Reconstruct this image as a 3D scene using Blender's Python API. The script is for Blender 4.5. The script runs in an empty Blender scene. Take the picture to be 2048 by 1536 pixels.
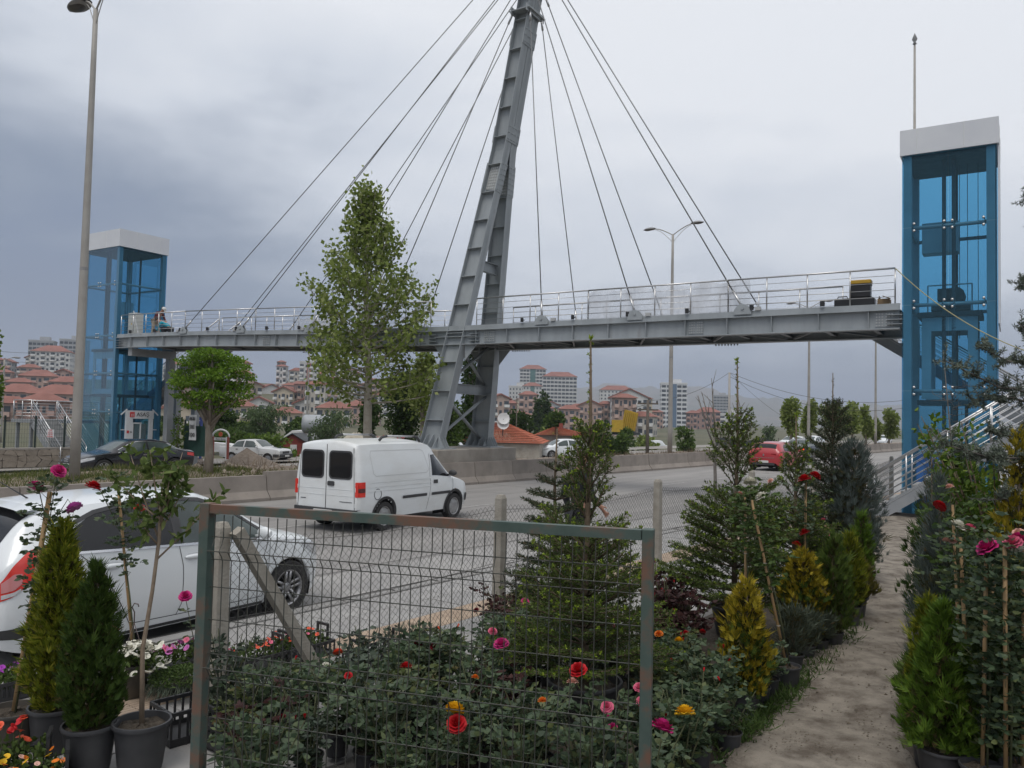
import bpy, bmesh, math, random
import numpy as np
from mathutils import Vector, Matrix
R = math.radians
rng = np.random.default_rng(7)
random.seed(7)
scene = bpy.context.scene
COL = scene.collection

# ------------------------------------------------------------------ camera
CAM_H = 2.3; PITCH = R(2.5); ROLL = R(1.3); FPX = 1607.0
_F = Vector((0, math.cos(PITCH), math.sin(PITCH)))
_U0 = Vector((0, -math.sin(PITCH), math.cos(PITCH)))
_R0 = Vector((1, 0, 0))
_R = _R0*math.cos(ROLL) + _U0*math.sin(ROLL)
_U = _U0*math.cos(ROLL) - _R0*math.sin(ROLL)
cd = bpy.data.cameras.new('camera'); cam = bpy.data.objects.new('camera', cd); COL.objects.link(cam)
cd.sensor_width = 36.0; cd.lens = FPX*36.0/2048.0
cd.clip_start = 0.1; cd.clip_end = 20000
M = Matrix((( _R.x, _U.x, -_F.x, 0), (_R.y, _U.y, -_F.y, 0), (_R.z, _U.z, -_F.z, CAM_H), (0, 0, 0, 1)))
cam.matrix_world = M
scene.camera = cam

# ------------------------------------------------------------------ sky, sun, exposure
SUN_EL, SUN_AZ = R(62), R(204)     # azimuth measured clockwise from +Y
world = bpy.data.worlds.new('World'); scene.world = world; world.use_nodes = True
nt = world.node_tree; nt.nodes.clear()
def N(t, **k):
    n = nt.nodes.new(t)
    for a, b in k.items(): setattr(n, a, b)
    return n
def L(a, b): nt.links.new(a, b)
out = N('ShaderNodeOutputWorld'); bg = N('ShaderNodeBackground'); L(bg.outputs[0], out.inputs[0])
sky = N('ShaderNodeTexSky'); sky.sky_type = 'NISHITA'; sky.sun_disc = False
sky.sun_elevation = SUN_EL; sky.sun_rotation = SUN_AZ; sky.dust_density = 3.0
tc = N('ShaderNodeTexCoord'); sep = N('ShaderNodeSeparateXYZ'); L(tc.outputs['Generated'], sep.inputs[0])
# overcast deck: darker and bluer rain cloud low down, thin bright cloud higher up
mp = N('ShaderNodeMapping'); mp.inputs['Scale'].default_value = (1.1, 1.1, 3.6); L(tc.outputs['Generated'], mp.inputs[0])
nz = N('ShaderNodeTexNoise'); nz.inputs['Scale'].default_value = 1.5; nz.inputs['Detail'].default_value = 8; nz.inputs['Roughness'].default_value = .55
nz.inputs['Distortion'].default_value = .25; L(mp.outputs[0], nz.inputs['Vector'])
m1 = N('ShaderNodeMath', operation='MULTIPLY_ADD'); L(nz.outputs['Fac'], m1.inputs[0]); m1.inputs[1].default_value = .46; m1.inputs[2].default_value = -.225
mp2 = N('ShaderNodeMapping'); mp2.inputs['Scale'].default_value = (1.6, 1.6, 3.4); mp2.inputs['Location'].default_value = (3.1, 1.7, .4); L(tc.outputs['Generated'], mp2.inputs[0])
nz2 = N('ShaderNodeTexNoise'); nz2.inputs['Scale'].default_value = 3.2; nz2.inputs['Detail'].default_value = 6; nz2.inputs['Roughness'].default_value = .5; nz2.inputs['Distortion'].default_value = .6; L(mp2.outputs[0], nz2.inputs['Vector'])
m1b = N('ShaderNodeMath', operation='MULTIPLY_ADD'); L(nz2.outputs['Fac'], m1b.inputs[0]); m1b.inputs[1].default_value = .14; L(m1.outputs[0], m1b.inputs[2])
m1c = N('ShaderNodeMath', operation='SUBTRACT'); L(m1b.outputs[0], m1c.inputs[0]); m1c.inputs[1].default_value = .07
m2 = N('ShaderNodeMath', operation='ADD'); L(sep.outputs['Z'], m2.inputs[0]); L(m1c.outputs[0], m2.inputs[1])
# the rain is thicker towards the west (left of the road)
mn = N('ShaderNodeMath', operation='MINIMUM'); L(sep.outputs['X'], mn.inputs[0]); mn.inputs[1].default_value = .12
mx = N('ShaderNodeMath', operation='MULTIPLY_ADD'); L(mn.outputs[0], mx.inputs[0]); mx.inputs[1].default_value = .30; L(m2.outputs[0], mx.inputs[2])
rp = N('ShaderNodeValToRGB'); L(mx.outputs[0], rp.inputs[0])
e = rp.color_ramp.elements
e[0].position = 0.0; e[0].color = (.225, .275, .385, 1)
e[1].position = 1.0; e[1].color = (.98, .99, 1.02, 1)
for p_, c_ in ((.06, (.24, .295, .41)), (.11, (.29, .345, .445)), (.27, (.74, .785, .86)), (.40, (.93, .955, 1.0))):
    q = rp.color_ramp.elements.new(p_); q.color = c_ + (1,)
nish = N('ShaderNodeVectorMath', operation='SCALE'); L(sky.outputs[0], nish.inputs[0]); nish.inputs['Scale'].default_value = .10
mixs = N('ShaderNodeMix', data_type='RGBA'); mixs.inputs['Factor'].default_value = .10
L(rp.outputs[0], mixs.inputs['A']); L(nish.outputs[0], mixs.inputs['B'])
L(mixs.outputs['Result'], bg.inputs[0]); bg.inputs[1].default_value = 1.0

sd = bpy.data.lights.new('sun', 'SUN'); sd.energy = 1.35; sd.angle = R(28); sd.color = (1, .96, .9)
sun = bpy.data.objects.new('sun', sd); COL.objects.link(sun)
sdir = Vector((math.sin(SUN_AZ)*math.cos(SUN_EL), math.cos(SUN_AZ)*math.cos(SUN_EL), math.sin(SUN_EL)))
sun.rotation_euler = sdir.to_track_quat('Z', 'Y').to_euler()
scene.view_settings.view_transform = 'Standard'; scene.view_settings.look = 'None'
scene.view_settings.exposure = 0.0; scene.view_settings.gamma = 1.0
scene.render.engine = 'CYCLES'
scene.cycles.max_bounces = 6; scene.cycles.transparent_max_bounces = 12
scene.cycles.use_denoising = True

# ------------------------------------------------------------------ placing helpers (photo measurement -> point in the place)
def pray(x, y): return _F + _R*((x-1024)/FPX) + _U*((768-y)/FPX)
def gz(x, y, z=0.0):
    d = pray(x, y); k = (z-CAM_H)/d.z; return Vector((0, 0, CAM_H)) + d*k
def gy(x, y, Y):
    d = pray(x, y); return Vector((0, 0, CAM_H)) + d*(Y/d.y)
RA = R(52.5); ru = Vector((math.cos(RA), math.sin(RA), 0)); rn = Vector((-math.sin(RA), math.cos(RA), 0))
def rd(s, t, z=0.0): return ru*s + rn*t + Vector((0, 0, z))
def st(p): return ru.dot(p), rn.dot(p)
def rray(x, t, z=0.0):
    """point on the line of constant t seen in column x near the ground"""
    d = pray(x, 880); d = Vector((d.x, d.y, 0)); k = t/rn.dot(d); p = d*k; p.z = z; return p

# ------------------------------------------------------------------ materials
MATS = {}
def mat(name, c1, c2=None, rough=.7, metal=0.0, scale=6.0, detail=5, bump=0.0, bscale=40.0, coat=0.0, spec=.5, stretch=None, lo=.35, hi=.65, c3=None, island=0.0):
    if name in MATS: return MATS[name]
    m = bpy.data.materials.new(name); m.use_nodes = True; t = m.node_tree; b = t.nodes['Principled BSDF']
    b.inputs['Roughness'].default_value = rough; b.inputs['Metallic'].default_value = metal
    b.inputs['Specular IOR Level'].default_value = spec
    if coat: b.inputs['Coat Weight'].default_value = coat; b.inputs['Coat Roughness'].default_value = .04
    def nn(tp, **k):
        x = t.nodes.new(tp)
        for a, v in k.items(): setattr(x, a, v)
        return x
    vec = None
    if c2 is not None or bump:
        co = nn('ShaderNodeTexCoord'); vec = co.outputs['Object']
        if stretch:
            mp = nn('ShaderNodeMapping'); mp.inputs['Scale'].default_value = stretch; t.links.new(vec, mp.inputs[0]); vec = mp.outputs[0]
    if c2 is not None:
        z = nn('ShaderNodeTexNoise'); z.inputs['Scale'].default_value = scale; z.inputs['Detail'].default_value = detail; z.inputs['Roughness'].default_value = .6
        t.links.new(vec, z.inputs['Vector'])
        r = nn('ShaderNodeValToRGB'); r.color_ramp.elements[0].position = lo; r.color_ramp.elements[1].position = hi
        r.color_ramp.elements[0].color = tuple(c1)+(1,); r.color_ramp.elements[1].color = tuple(c2)+(1,)
        if c3 is not None:
            q = r.color_ramp.elements.new(min(.95, hi+.12)); q.color = tuple(c3)+(1,)
        t.links.new(z.outputs['Fac'], r.inputs[0]); colout = r.outputs[0]
        if island:
            g = nn('ShaderNodeObjectInfo'); mm = nn('ShaderNodeMath', operation='MULTIPLY_ADD'); t.links.new(g.outputs['Random'], mm.inputs[0])
            mm.inputs[1].default_value = island; mm.inputs[2].default_value = 1-island/2
            vm = nn('ShaderNodeVectorMath', operation='SCALE'); t.links.new(colout, vm.inputs[0]); t.links.new(mm.outputs[0], vm.inputs['Scale']); colout = vm.outputs[0]
        t.links.new(colout, b.inputs['Base Color'])
    else:
        b.inputs['Base Color'].default_value = tuple(c1)+(1,)
    if bump:
        z2 = nn('ShaderNodeTexNoise'); z2.inputs['Scale'].default_value = bscale; z2.inputs['Detail'].default_value = 6
        t.links.new(vec, z2.inputs['Vector'])
        bp = nn('ShaderNodeBump'); bp.inputs['Strength'].default_value = bump; bp.inputs['Distance'].default_value = .02
        t.links.new(z2.outputs['Fac'], bp.inputs['Height']); t.links.new(bp.outputs[0], b.inputs['Normal'])
    MATS[name] = m
    return m
def leafmat(name, c1, c2, c3=None, trans=.35, rough=.55, spec=.14):
    """foliage: each leaf takes its own tint; some light passes through"""
    if name in MATS: return MATS[name]
    m = bpy.data.materials.new(name); m.use_nodes = True; t = m.node_tree; b = t.nodes['Principled BSDF']
    g = t.nodes.new('ShaderNodeNewGeometry'); r = t.nodes.new('ShaderNodeValToRGB')
    r.color_ramp.elements[0].color = tuple(c1)+(1,); r.color_ramp.elements[1].color = tuple(c2)+(1,)
    if c3 is not None:
        r.color_ramp.elements[1].position = .8
        q = r.color_ramp.elements.new(.97); q.color = tuple(c3)+(1,)
    t.links.new(g.outputs['Random Per Island'], r.inputs[0]); t.links.new(r.outputs[0], b.inputs['Base Color'])
    b.inputs['Roughness'].default_value = rough; b.inputs['Specular IOR Level'].default_value = spec
    if trans:
        tr = t.nodes.new('ShaderNodeBsdfTranslucent'); ms = t.nodes.new('ShaderNodeMixShader'); ms.inputs[0].default_value = trans
        t.links.new(r.outputs[0], tr.inputs[0]); t.links.new(b.outputs[0], ms.inputs[1]); t.links.new(tr.outputs[0], ms.inputs[2])
        t.links.new(ms.outputs[0], t.nodes['Material Output'].inputs[0])
    MATS[name] = m; return m
def glassmat(name, tint, refl=.25, opacity=.25):
    """thin tinted pane: tinted see-through, a clear reflection and a little body colour"""
    if name in MATS: return MATS[name]
    m = bpy.data.materials.new(name); m.use_nodes = True; t = m.node_tree; t.nodes.remove(t.nodes['Principled BSDF'])
    tr = t.nodes.new('ShaderNodeBsdfTransparent'); tr.inputs[0].default_value = tuple(tint)+(1,)
    gl = t.nodes.new('ShaderNodeBsdfGlossy'); gl.inputs['Roughness'].default_value = .02; gl.inputs[0].default_value = (.75, .85, .9, 1)
    df = t.nodes.new('ShaderNodeBsdfDiffuse'); df.inputs[0].default_value = tuple(c*.55 for c in tint)+(1,)
    fr = t.nodes.new('ShaderNodeLayerWeight'); fr.inputs[0].default_value = refl
    a = t.nodes.new('ShaderNodeMixShader'); a.inputs[0].default_value = opacity
    t.links.new(tr.outputs[0], a.inputs[1]); t.links.new(df.outputs[0], a.inputs[2])
    b = t.nodes.new('ShaderNodeMixShader'); fm = t.nodes.new('ShaderNodeMath'); fm.operation = 'MULTIPLY'; fm.inputs[1].default_value = .25; t.links.new(fr.outputs['Fresnel'], fm.inputs[0]); t.links.new(fm.outputs[0], b.inputs[0]); t.links.new(a.outputs[0], b.inputs[1]); t.links.new(gl.outputs[0], b.inputs[2])
    t.links.new(b.outputs[0], t.nodes['Material Output'].inputs[0])
    MATS[name] = m; return m

# ------------------------------------------------------------------ mesh helpers
def npmesh(name, v, f):
    """v (N,3), f (M,k) arrays -> mesh"""
    v = np.asarray(v, np.float32); f = np.asarray(f, np.int32); k = f.shape[1]
    me = bpy.data.meshes.new(name); me.vertices.add(len(v)); me.vertices.foreach_set('co', v.ravel())
    me.loops.add(f.size); me.loops.foreach_set('vertex_index', f.ravel())
    me.polygons.add(len(f)); me.polygons.foreach_set('loop_start', np.arange(0, f.size, k, dtype=np.int32))
    me.polygons.foreach_set('loop_total', np.full(len(f), k, np.int32))
    me.update(calc_edges=True); me.validate(); return me
def link(name, me, m, parent=None, smooth=False, loc=None):
    o = bpy.data.objects.new(name, me); COL.objects.link(o)
    if m is not None and me is not None and len(me.materials) == 0: me.materials.append(m)
    if parent is not None: o.parent = parent
    if smooth and me is not None: me.polygons.foreach_set('use_smooth', [True]*len(me.polygons))
    if loc is not None: o.location = loc
    return o
class MB:
    def __init__(s): s.v = []; s.f = []
    def add(s, vs, fs):
        n = len(s.v); s.v += [tuple(x) for x in vs]; s.f += [tuple(i+n for i in f) for f in fs]; return s
    def box(s, c, d, rz=0.0, M=None):
        x, y, z = d[0]/2, d[1]/2, d[2]/2
        vs = [Vector((a, b, e)) for a in (-x, x) for b in (-y, y) for e in (-z, z)]
        if rz: vs = [Matrix.Rotation(rz, 3, 'Z') @ q for q in vs]
        if M is not None: vs = [M @ q for q in vs]
        c = Vector(c)
        return s.add([q+c for q in vs], [(0,1,3,2),(4,6,7,5),(0,4,5,1),(2,3,7,6),(0,2,6,4),(1,5,7,3)])
    def hexa(s, p):  # 8 points: bottom 4 then top 4, same winding
        return s.add(p, [(3,2,1,0),(4,5,6,7),(0,1,5,4),(1,2,6,5),(2,3,7,6),(3,0,4,7)])
    def bar(s, p0, p1, w, h, up=(0,0,1)):
        p0 = Vector(p0); p1 = Vector(p1); d = (p1-p0).normalized(); up = Vector(up)
        a = d.cross(up)
        if a.length < 1e-5: a = d.cross(Vector((1,0,0)))
        a.normalize(); b = a.cross(d).normalized(); a *= w/2; b *= h/2
        return s.hexa([p0-a-b, p0+a-b, p0+a+b, p0-a+b, p1-a-b, p1+a-b, p1+a+b, p1-a+b])
    def tube(s, pts, r, n=6, cap=True):
        pts = [Vector(p) for p in pts]; k = len(pts)
        rs = r if hasattr(r, '__len__') else [r]*k
        base = len(s.v); ref = Vector((0.123, .31, .94))
        for i, p in enumerate(pts):
            d = (pts[min(i+1, k-1)]-pts[max(i-1, 0)]).normalized()
            a = d.cross(ref)
            if a.length < .05: a = d.cross(Vector((1, 0, 0)))
            a.normalize(); b = d.cross(a)
            for j in range(n):
                t = 2*math.pi*j/n; s.v.append(tuple(p+(a*math.cos(t)+b*math.sin(t))*rs[i]))
        for i in range(k-1):
            for j in range(n):
                q = base+i*n; s.f.append((q+j, q+(j+1) % n, q+n+(j+1) % n, q+n+j))
        if cap:
            s.f.append(tuple(base+j for j in range(n))[::-1]); s.f.append(tuple(base+(k-1)*n+j for j in range(n)))
        return s
    def lathe(s, prof, n=20, c=(0,0,0), M=None, cap=False):
        base = len(s.v); c = Vector(c)
        for (r, z) in prof:
            for j in range(n):
                t = 2*math.pi*j/n; q = Vector((r*math.cos(t), r*math.sin(t), z))
                if M is not None: q = M @ q
                s.v.append(tuple(q+c))
        for i in range(len(prof)-1):
            for j in range(n):
                q = base+i*n; s.f.append((q+j, q+(j+1) % n, q+n+(j+1) % n, q+n+j))
        if cap:
            s.f.append(tuple(base+j for j in range(n))[::-1]); s.f.append(tuple(base+(len(prof)-1)*n+j for j in range(n)))
        return s
    def prism(s, poly, fr, d):
        """poly 2D list, fr(u,v,w)->point, depth range d=(w0,w1)"""
        n = len(poly); a = [fr(u, v, d[0]) for u, v in poly]; b = [fr(u, v, d[1]) for u, v in poly]
        return s.add(a+b, [tuple(range(n))[::-1], tuple(range(n, 2*n))] + [(i, (i+1) % n, n+(i+1) % n, n+i) for i in range(n)])
    def grid(s, P):
        r = len(P); c = len(P[0]); base = len(s.v)
        for row in P: s.v += [tuple(q) for q in row]
        for i in range(r-1):
            for j in range(c-1):
                q = base+i*c+j; s.f.append((q, q+1, q+c+1, q+c))
        return s
    def mesh(s, name):
        me = bpy.data.meshes.new(name); me.from_pydata(s.v, [], s.f); me.update(); return me
    def build(s, name, m, parent=None, smooth=False, loc=None, weld=False):
        me = s.mesh(name)
        if weld or smooth:
            bm = bmesh.new(); bm.from_mesh(me)
            if weld: bmesh.ops.remove_doubles(bm, verts=bm.verts, dist=1e-5)
            bmesh.ops.recalc_face_normals(bm, faces=bm.faces); bm.to_mesh(me); bm.free()
        return link(name, me, m, parent, smooth, loc)
def tag(o, label=None, cat=None, group=None, kind=None):
    if label: o['label'] = label
    if cat: o['category'] = cat
    if group: o['group'] = group
    if kind: o['kind'] = kind
    return o
def thing(name, label, cat, loc=(0,0,0), rz=0.0, group=None):
    o = bpy.data.objects.new(name, None); COL.objects.link(o); o.empty_display_size = .2
    o.location = loc; o.rotation_euler = (0, 0, rz)
    return tag(o, label, cat, group)
def copy_tree(o, parent=None):
    c = o.copy(); COL.objects.link(c)
    if parent is not None: c.parent = parent
    for ch in o.children: copy_tree(ch, c)
    return c
def setmat(o, m):
    o.material_slots[0].link = 'OBJECT'; o.material_slots[0].material = m
def autosmooth(o, ang=35):
    me = o.data
    me.polygons.foreach_set('use_smooth', [True]*len(me.polygons))
    me.set_sharp_from_angle(angle=R(ang))
def text(body, size, m, parent, loc, rot, ext=.004, align='CENTER', name='lettering', sx=1.0):
    cu = bpy.data.curves.new(name, 'FONT'); cu.body = body; cu.size = size; cu.extrude = ext; cu.align_x = align; cu.align_y = 'CENTER'
    tmp = bpy.data.objects.new(name, cu); COL.objects.link(tmp); me = bpy.data.meshes.new_from_object(tmp.evaluated_get(bpy.context.evaluated_depsgraph_get())); bpy.data.objects.remove(tmp); me.materials.clear(); me.materials.append(m)
    o = bpy.data.objects.new(name, me); COL.objects.link(o); o.parent = parent; o.location = loc; o.rotation_euler = rot; o.scale = (sx, 1, 1)
    return o

# leaves: rhombic blades, each its own island
def blades(P, D, U, ln, wd, fold=.15):
    """P base points, D unit directions, U unit side directions, lengths, widths -> verts, quads"""
    n = len(P); ln = np.broadcast_to(ln, n)[:, None]; wd = np.broadcast_to(wd, n)[:, None]
    W = np.cross(D, U)
    v = np.stack([P, P + D*ln*.45 + U*wd*.5 + W*wd*fold, P + D*ln, P + D*ln*.45 - U*wd*.5 + W*wd*fold], 1).reshape(-1, 3)
    f = np.arange(4*n).reshape(n, 4); return v, f
def unit(a): return a/np.maximum(np.linalg.norm(a, axis=1, keepdims=True), 1e-9)
def rdir(n, up=0.0):
    d = rng.normal(size=(n, 3)); d[:, 2] += up; return unit(d)
def side_of(D):
    return unit(np.cross(D, rng.normal(size=D.shape)))
def cat(*vf):
    V = []; Fs = []; n = 0
    for v, f in vf:
        V.append(v); Fs.append(f+n); n += len(v)
    return np.concatenate(V), np.concatenate(Fs)
# ================================================================== THE SETTING
def sstep(a, b, x):
    x = min(max((x-a)/(b-a), 0), 1); return x*x*(3-2*x)
def hT(X, Y):
    """height of the far ground: a hillside carrying the town to the west"""
    if Y < 30: return -.78
    ax = X/Y; t_ = X*-.793+Y*.609
    return -.78 - 1.2*sstep(41, 47, t_)*sstep(-.30, -.17, ax)*sstep(420, 200, Y) + 25*sstep(170, 600, Y)*sstep(.05, -.32, ax)*(1-.5*sstep(900, 2500, Y))
FZ = -.6                      # the far carriageway lies lower than ours
soil = mat('dry soil', (.17, .135, .10), (.26, .21, .16), rough=.95, scale=1.2, detail=8, bump=.5, bscale=18, c3=(.12, .10, .07))
field = mat('dry steppe', (.075, .08, .04), (.115, .105, .062), rough=.95, scale=.02, detail=8, bump=.2, bscale=1, c3=(.09, .11, .05))
m = MB(); rings = [0, 8, 20, 30, 36, 42, 48, 54, 60, 68, 78, 90, 108, 130, 180, 240, 310, 390, 480, 580, 700, 900, 1300, 2000, 3200, 4900]
P = []
for r_ in rings:
    row = []
    for j in range(145):
        a = 2*math.pi*j/144; X = r_*math.sin(a); Y = r_*math.cos(a); row.append((X, Y, hT(X, Y)))
    P.append(row)
m.grid(P); g = m.build('ground', field, smooth=True, weld=True); tag(g, kind='structure')

asph = mat('worn asphalt', (.19, .183, .177), (.295, .282, .268), rough=.88, scale=1.1, detail=11, bump=.25, bscale=160, c3=(.35, .328, .295), stretch=(.10, 1.0, 1), lo=.3, hi=.66)
asph2 = mat('dusty asphalt', (.22, .207, .192), (.31, .29, .262), rough=.9, scale=.8, detail=8, bump=.2, bscale=120)
def strip(name, t0, t1, s0, s1, z, m_, ns=60, nt_=4, zf=None, kind='structure', crown=0.0):
    o = bpy.data.objects.new(name, None); b = MB(); P = []
    for i in range(ns+1):
        s_ = s0+(s1-s0)*i/ns; row = []
        for j in range(nt_+1):
            t_ = t0+(t1-t0)*j/nt_; a = ru*s_+rn*t_ ; zz = z + (zf(s_, t_) if zf else 0); row.append((s_, t_, zz))
        P.append(row)
    bpy.data.objects.remove(o)
    b.grid(P); o = b.build(name, m_, smooth=True); o.rotation_euler = (0, 0, RA)   # local x = along road, local y = across
    return tag(o, kind=kind)
strip('road', 7.4, 18.3, -40, 420, 0.0, asph, 120, 6)
def zfar(t_): return -.16-.44*sstep(26.5, 36, t_)
strip('far_road', 27.2, 39.3, -60, 420, 0, asph2, 120, 10, zf=lambda s_, t_: zfar(t_))
# painted markings and edge of the old surface
paint = mat('worn road paint', (.38, .37, .35), (.24, .23, .22), rough=.8, scale=9, lo=.4, hi=.6)
tar = mat('crack sealing tar', (.06, .058, .056), (.13, .125, .12), rough=.8, scale=5)
mk = MB()
for s_ in np.arange(-10, 200, 6.0):
    mk.hexa([(s_, 13.55, .004), (s_+3.0, 13.55, .004), (s_+3.0, 13.67, .004), (s_, 13.67, .004), (s_, 13.55, .006), (s_+3, 13.55, .006), (s_+3, 13.67, .006), (s_, 13.67, .006)])
o = mk.build('road_marking', paint); o.rotation_euler = (0, 0, RA); tag(o, kind='structure')
mk = MB(); 
for t_, w_ in ((9.25, .03), (12.1, .02)):
    P = []
    for i in range(221):
        s_ = -10+i*.5; dj = .03*math.sin(i*1.7)+.02*math.sin(i*.61+2); P.append([(s_, t_+dj-w_/2, .0045), (s_, t_+dj+w_/2, .0045)])
    mk.grid(P)
random.seed(3)
for c_ in range(16):
    s_ = random.uniform(4, 40); t_ = random.uniform(9.5, 16); P = []; dx = random.uniform(-.5, .5)
    for i in range(14):
        w_ = .010+.008*random.random(); P.append([(s_-w_, t_, .0055), (s_+w_, t_, .0055)]); t_ += .14; s_ += dx*.1+random.gauss(0, .05)
        if t_ > 17.8: break
    if len(P) > 2: mk.grid(P)
o = mk.build('road_seam', tar); o.rotation_euler = (0, 0, RA); tag(o, kind='structure')
# lay-by strip of lighter concrete gutter between the carriageway and the kerb
gut = mat('gutter concrete', (.25, .243, .237), (.33, .32, .305), rough=.9, scale=1.5, detail=8, bump=.2, bscale=60, c3=(.20, .195, .19))
strip('gutter_lane', 7.45, 9.1, -30, 200, .005, gut, 80, 2)

# pavement: base sheet, slabs and ribbed guiding tiles as pieces, kerb
pave = mat('grey pavement concrete', (.25, .25, .25), (.33, .326, .322), rough=.88, scale=2.2, detail=8, bump=.25, bscale=90, c3=(.15, .148, .145))
joint = mat('sandy joint', (.13, .125, .118), (.18, .17, .16), rough=.95, scale=20)
slabm = mat('pavement slab', (.255, .25, .245), (.33, .322, .31), rough=.86, scale=3.0, detail=8, bump=.2, bscale=80, c3=(.21, .207, .204), island=.12)
tanm = mat('tan guiding tile', (.36, .275, .205), (.45, .355, .27), rough=.85, scale=4, detail=7, bump=.15, bscale=70, c3=(.28, .21, .16), island=.14)
def zpv(s_): return 0.115
sw = strip('pavement', 3.7, 7.25, -30, 18.05, .10, joint, 60, 3)
sw2 = strip('pavement_far', 3.7, 7.25, 18.05, 200, .118, pave, 60, 3)
kerbm = mat('kerb stone', (.24, .235, .228), (.30, .292, .28), rough=.85, scale=3, detail=7, bump=.2, bscale=60, island=.12)
def piece(name, d, bev, m_):
    b = MB(); x, y, z = d[0]/2, d[1]/2, d[2]
    b.hexa([(-x, -y, 0), (x, -y, 0), (x, y, 0), (-x, y, 0), (-x, -y, z-bev), (x, -y, z-bev), (x, y, z-bev), (-x, y, z-bev)])
    b.f.pop(1)
    b.hexa([(-x, -y, z-bev), (x, -y, z-bev), (x, y, z-bev), (-x, y, z-bev), (-x+bev, -y+bev, z), (x-bev, -y+bev, z), (x-bev, y-bev, z), (-x+bev, y-bev, z)])
    b.f.pop(6)
    me = b.mesh(name); me.materials.append(m_); return me
slab_me = {}
rows = [(4.255, .585), (4.845, .585), (5.435, .585), (6.435, .525), (6.963, .525)]
for ri, (tc_, w_) in enumerate(rows):
    me = slab_me.setdefault(w_, piece('slab', (.597, w_-.003, .02), .002, slabm))
    for i in range(28):
        s_ = 1.2+i*.6+(.3 if ri % 2 else 0)
        o = link('slab', me, None, sw); o.location = (s_, tc_, .098+random.uniform(-.0015, .0015)); o.rotation_euler = (random.uniform(-.004, .004), random.uniform(-.004, .004), 0)
tb = MB(); P = []; prof = []
for k in range(10):
    y0 = -.215+k*.043; prof += [(y0, .016), (y0+.012, .016), (y0+.017, .022), (y0+.036, .022), (y0+.041, .016)]
prof.append((.215, .016))
tb.grid([[(-.221, y, z) for y, z in prof], [(.221, y, z) for y, z in prof]])
tb.add([(-.221, -.215, 0), (-.221, .215, 0), (-.221, .215, .016), (-.221, -.215, .016), (.221, -.215, 0), (.221, .215, 0), (.221, .215, .016), (.221, -.215, .016)], [(0, 1, 2, 3), (7, 6, 5, 4), (0, 3, 7, 4), (1, 5, 6, 2)])
tme = tb.mesh('guiding_tile'); tme.materials.append(tanm)
for i in range(38):
    o = link('guiding_tile', tme, None, sw); o.location = (1.1+i*.446, 5.95, .099+random.uniform(-.001, .001))
strip('guiding_strip', 5.73, 6.17, 18.06, 200, .122, tanm, 60, 1)
kb = strip('kerb', 7.25, 7.44, 24.1, 200, .125, kerbm, 60, 1)
kme = piece('kerb_stone', (.792, .19, .16), .012, kerbm)
for i in range(28):
    o = link('kerb_stone', kme, None, sw); o.location = (2.0+i*.8, 7.345, -.025)

# raised median: grass to the west, rubble and dry soil further on
def zmed(s_, t_):
    e = sstep(18.5, 19.4, t_)*sstep(25.3, 24.3, t_)
    return -.26*sstep(24.8, 27.3, t_) + .45*e*(1-.35*sstep(14, 24, s_)) + .05*math.sin(s_*1.3+t_)*e + .04*math.sin(s_*3.1-t_*2)*e
medm = mat('median rubble soil', (.16, .125, .095), (.25, .20, .155), rough=.97, scale=3, detail=9, bump=.9, bscale=14, c3=(.31, .27, .22))
strip('median', 18.4, 27.5, -60, 200, .02, medm, 420, 20, zf=zmed)
def z_med(p):
    a, b = st(p); return .02+zmed(a, b)

# nursery soil and the trodden path
nsoil = mat('nursery soil', (.07, .056, .042), (.12, .098, .075), rough=.97, scale=3, detail=9, bump=.7, bscale=22, c3=(.16, .135, .105))
NZ = .15
def znur(X, Y): return NZ + .02*math.sin(X*2.1+Y)+.015*math.sin(Y*3.3-X*1.4)
m = MB(); P = []
for i in range(101):
    row = []
    for j in range(41):
        s_ = -8+i*.9; t_ = 3.72-18*(j/40)**1.4; q = rd(s_, t_); row.append((q.x, q.y, znur(q.x, q.y)))
    P.append(row)
m.grid(P); tag(m.build('nursery_ground', nsoil, smooth=True), kind='structure')
pathm = mat('trodden path', (.115, .093, .072), (.22, .192, .157), rough=.97, scale=4.6, detail=15, bump=1.0, bscale=60, c3=(.285, .25, .205), lo=.35, hi=.50)
# crisp footprints and damp patches
le = [(1400, 1640), (1440, 1536), (1500, 1480), (1560, 1400), (1600, 1330), (1640, 1270), (1680, 1230), (1705, 1180), (1722, 1120), (1738, 1070), (1748, 1030)]
re_ = [(1850, 1640), (1840, 1536), (1810, 1480), (1800, 1400), (1815, 1330), (1830, 1270), (1838, 1230), (1848, 1180), (1856, 1120), (1860, 1070), (1850, 1030)]
m = MB(); P = []
le = [(np.interp(k, range(11), [c[0] for c in le])+random.uniform(-9, 9), np.interp(k, range(11), [c[1] for c in le])) for k in np.linspace(0, 10, 51)]; re_ = [(np.interp(k, range(11), [c[0] for c in re_]), np.interp(k, range(11), [c[1] for c in re_])) for k in np.linspace(0, 10, 51)]
for (a, b) in zip(le, re_):
    p0 = gz(*a, NZ); p1 = gz(*b, NZ); row = []
    for j in range(25):
        f_ = j/24+(random.uniform(-.035, .035) if j in (0, 24) else 0); q = p0.lerp(p1, f_); q.z = znur(q.x, q.y)+.026-.03*(j in (0, 24))+.012*math.sin(q.x*7+q.y*3)+random.uniform(0, .008); row.append(q)
    P.append(row)
m.grid(P); tag(m.build('path', pathm, smooth=True), kind='structure')
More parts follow.
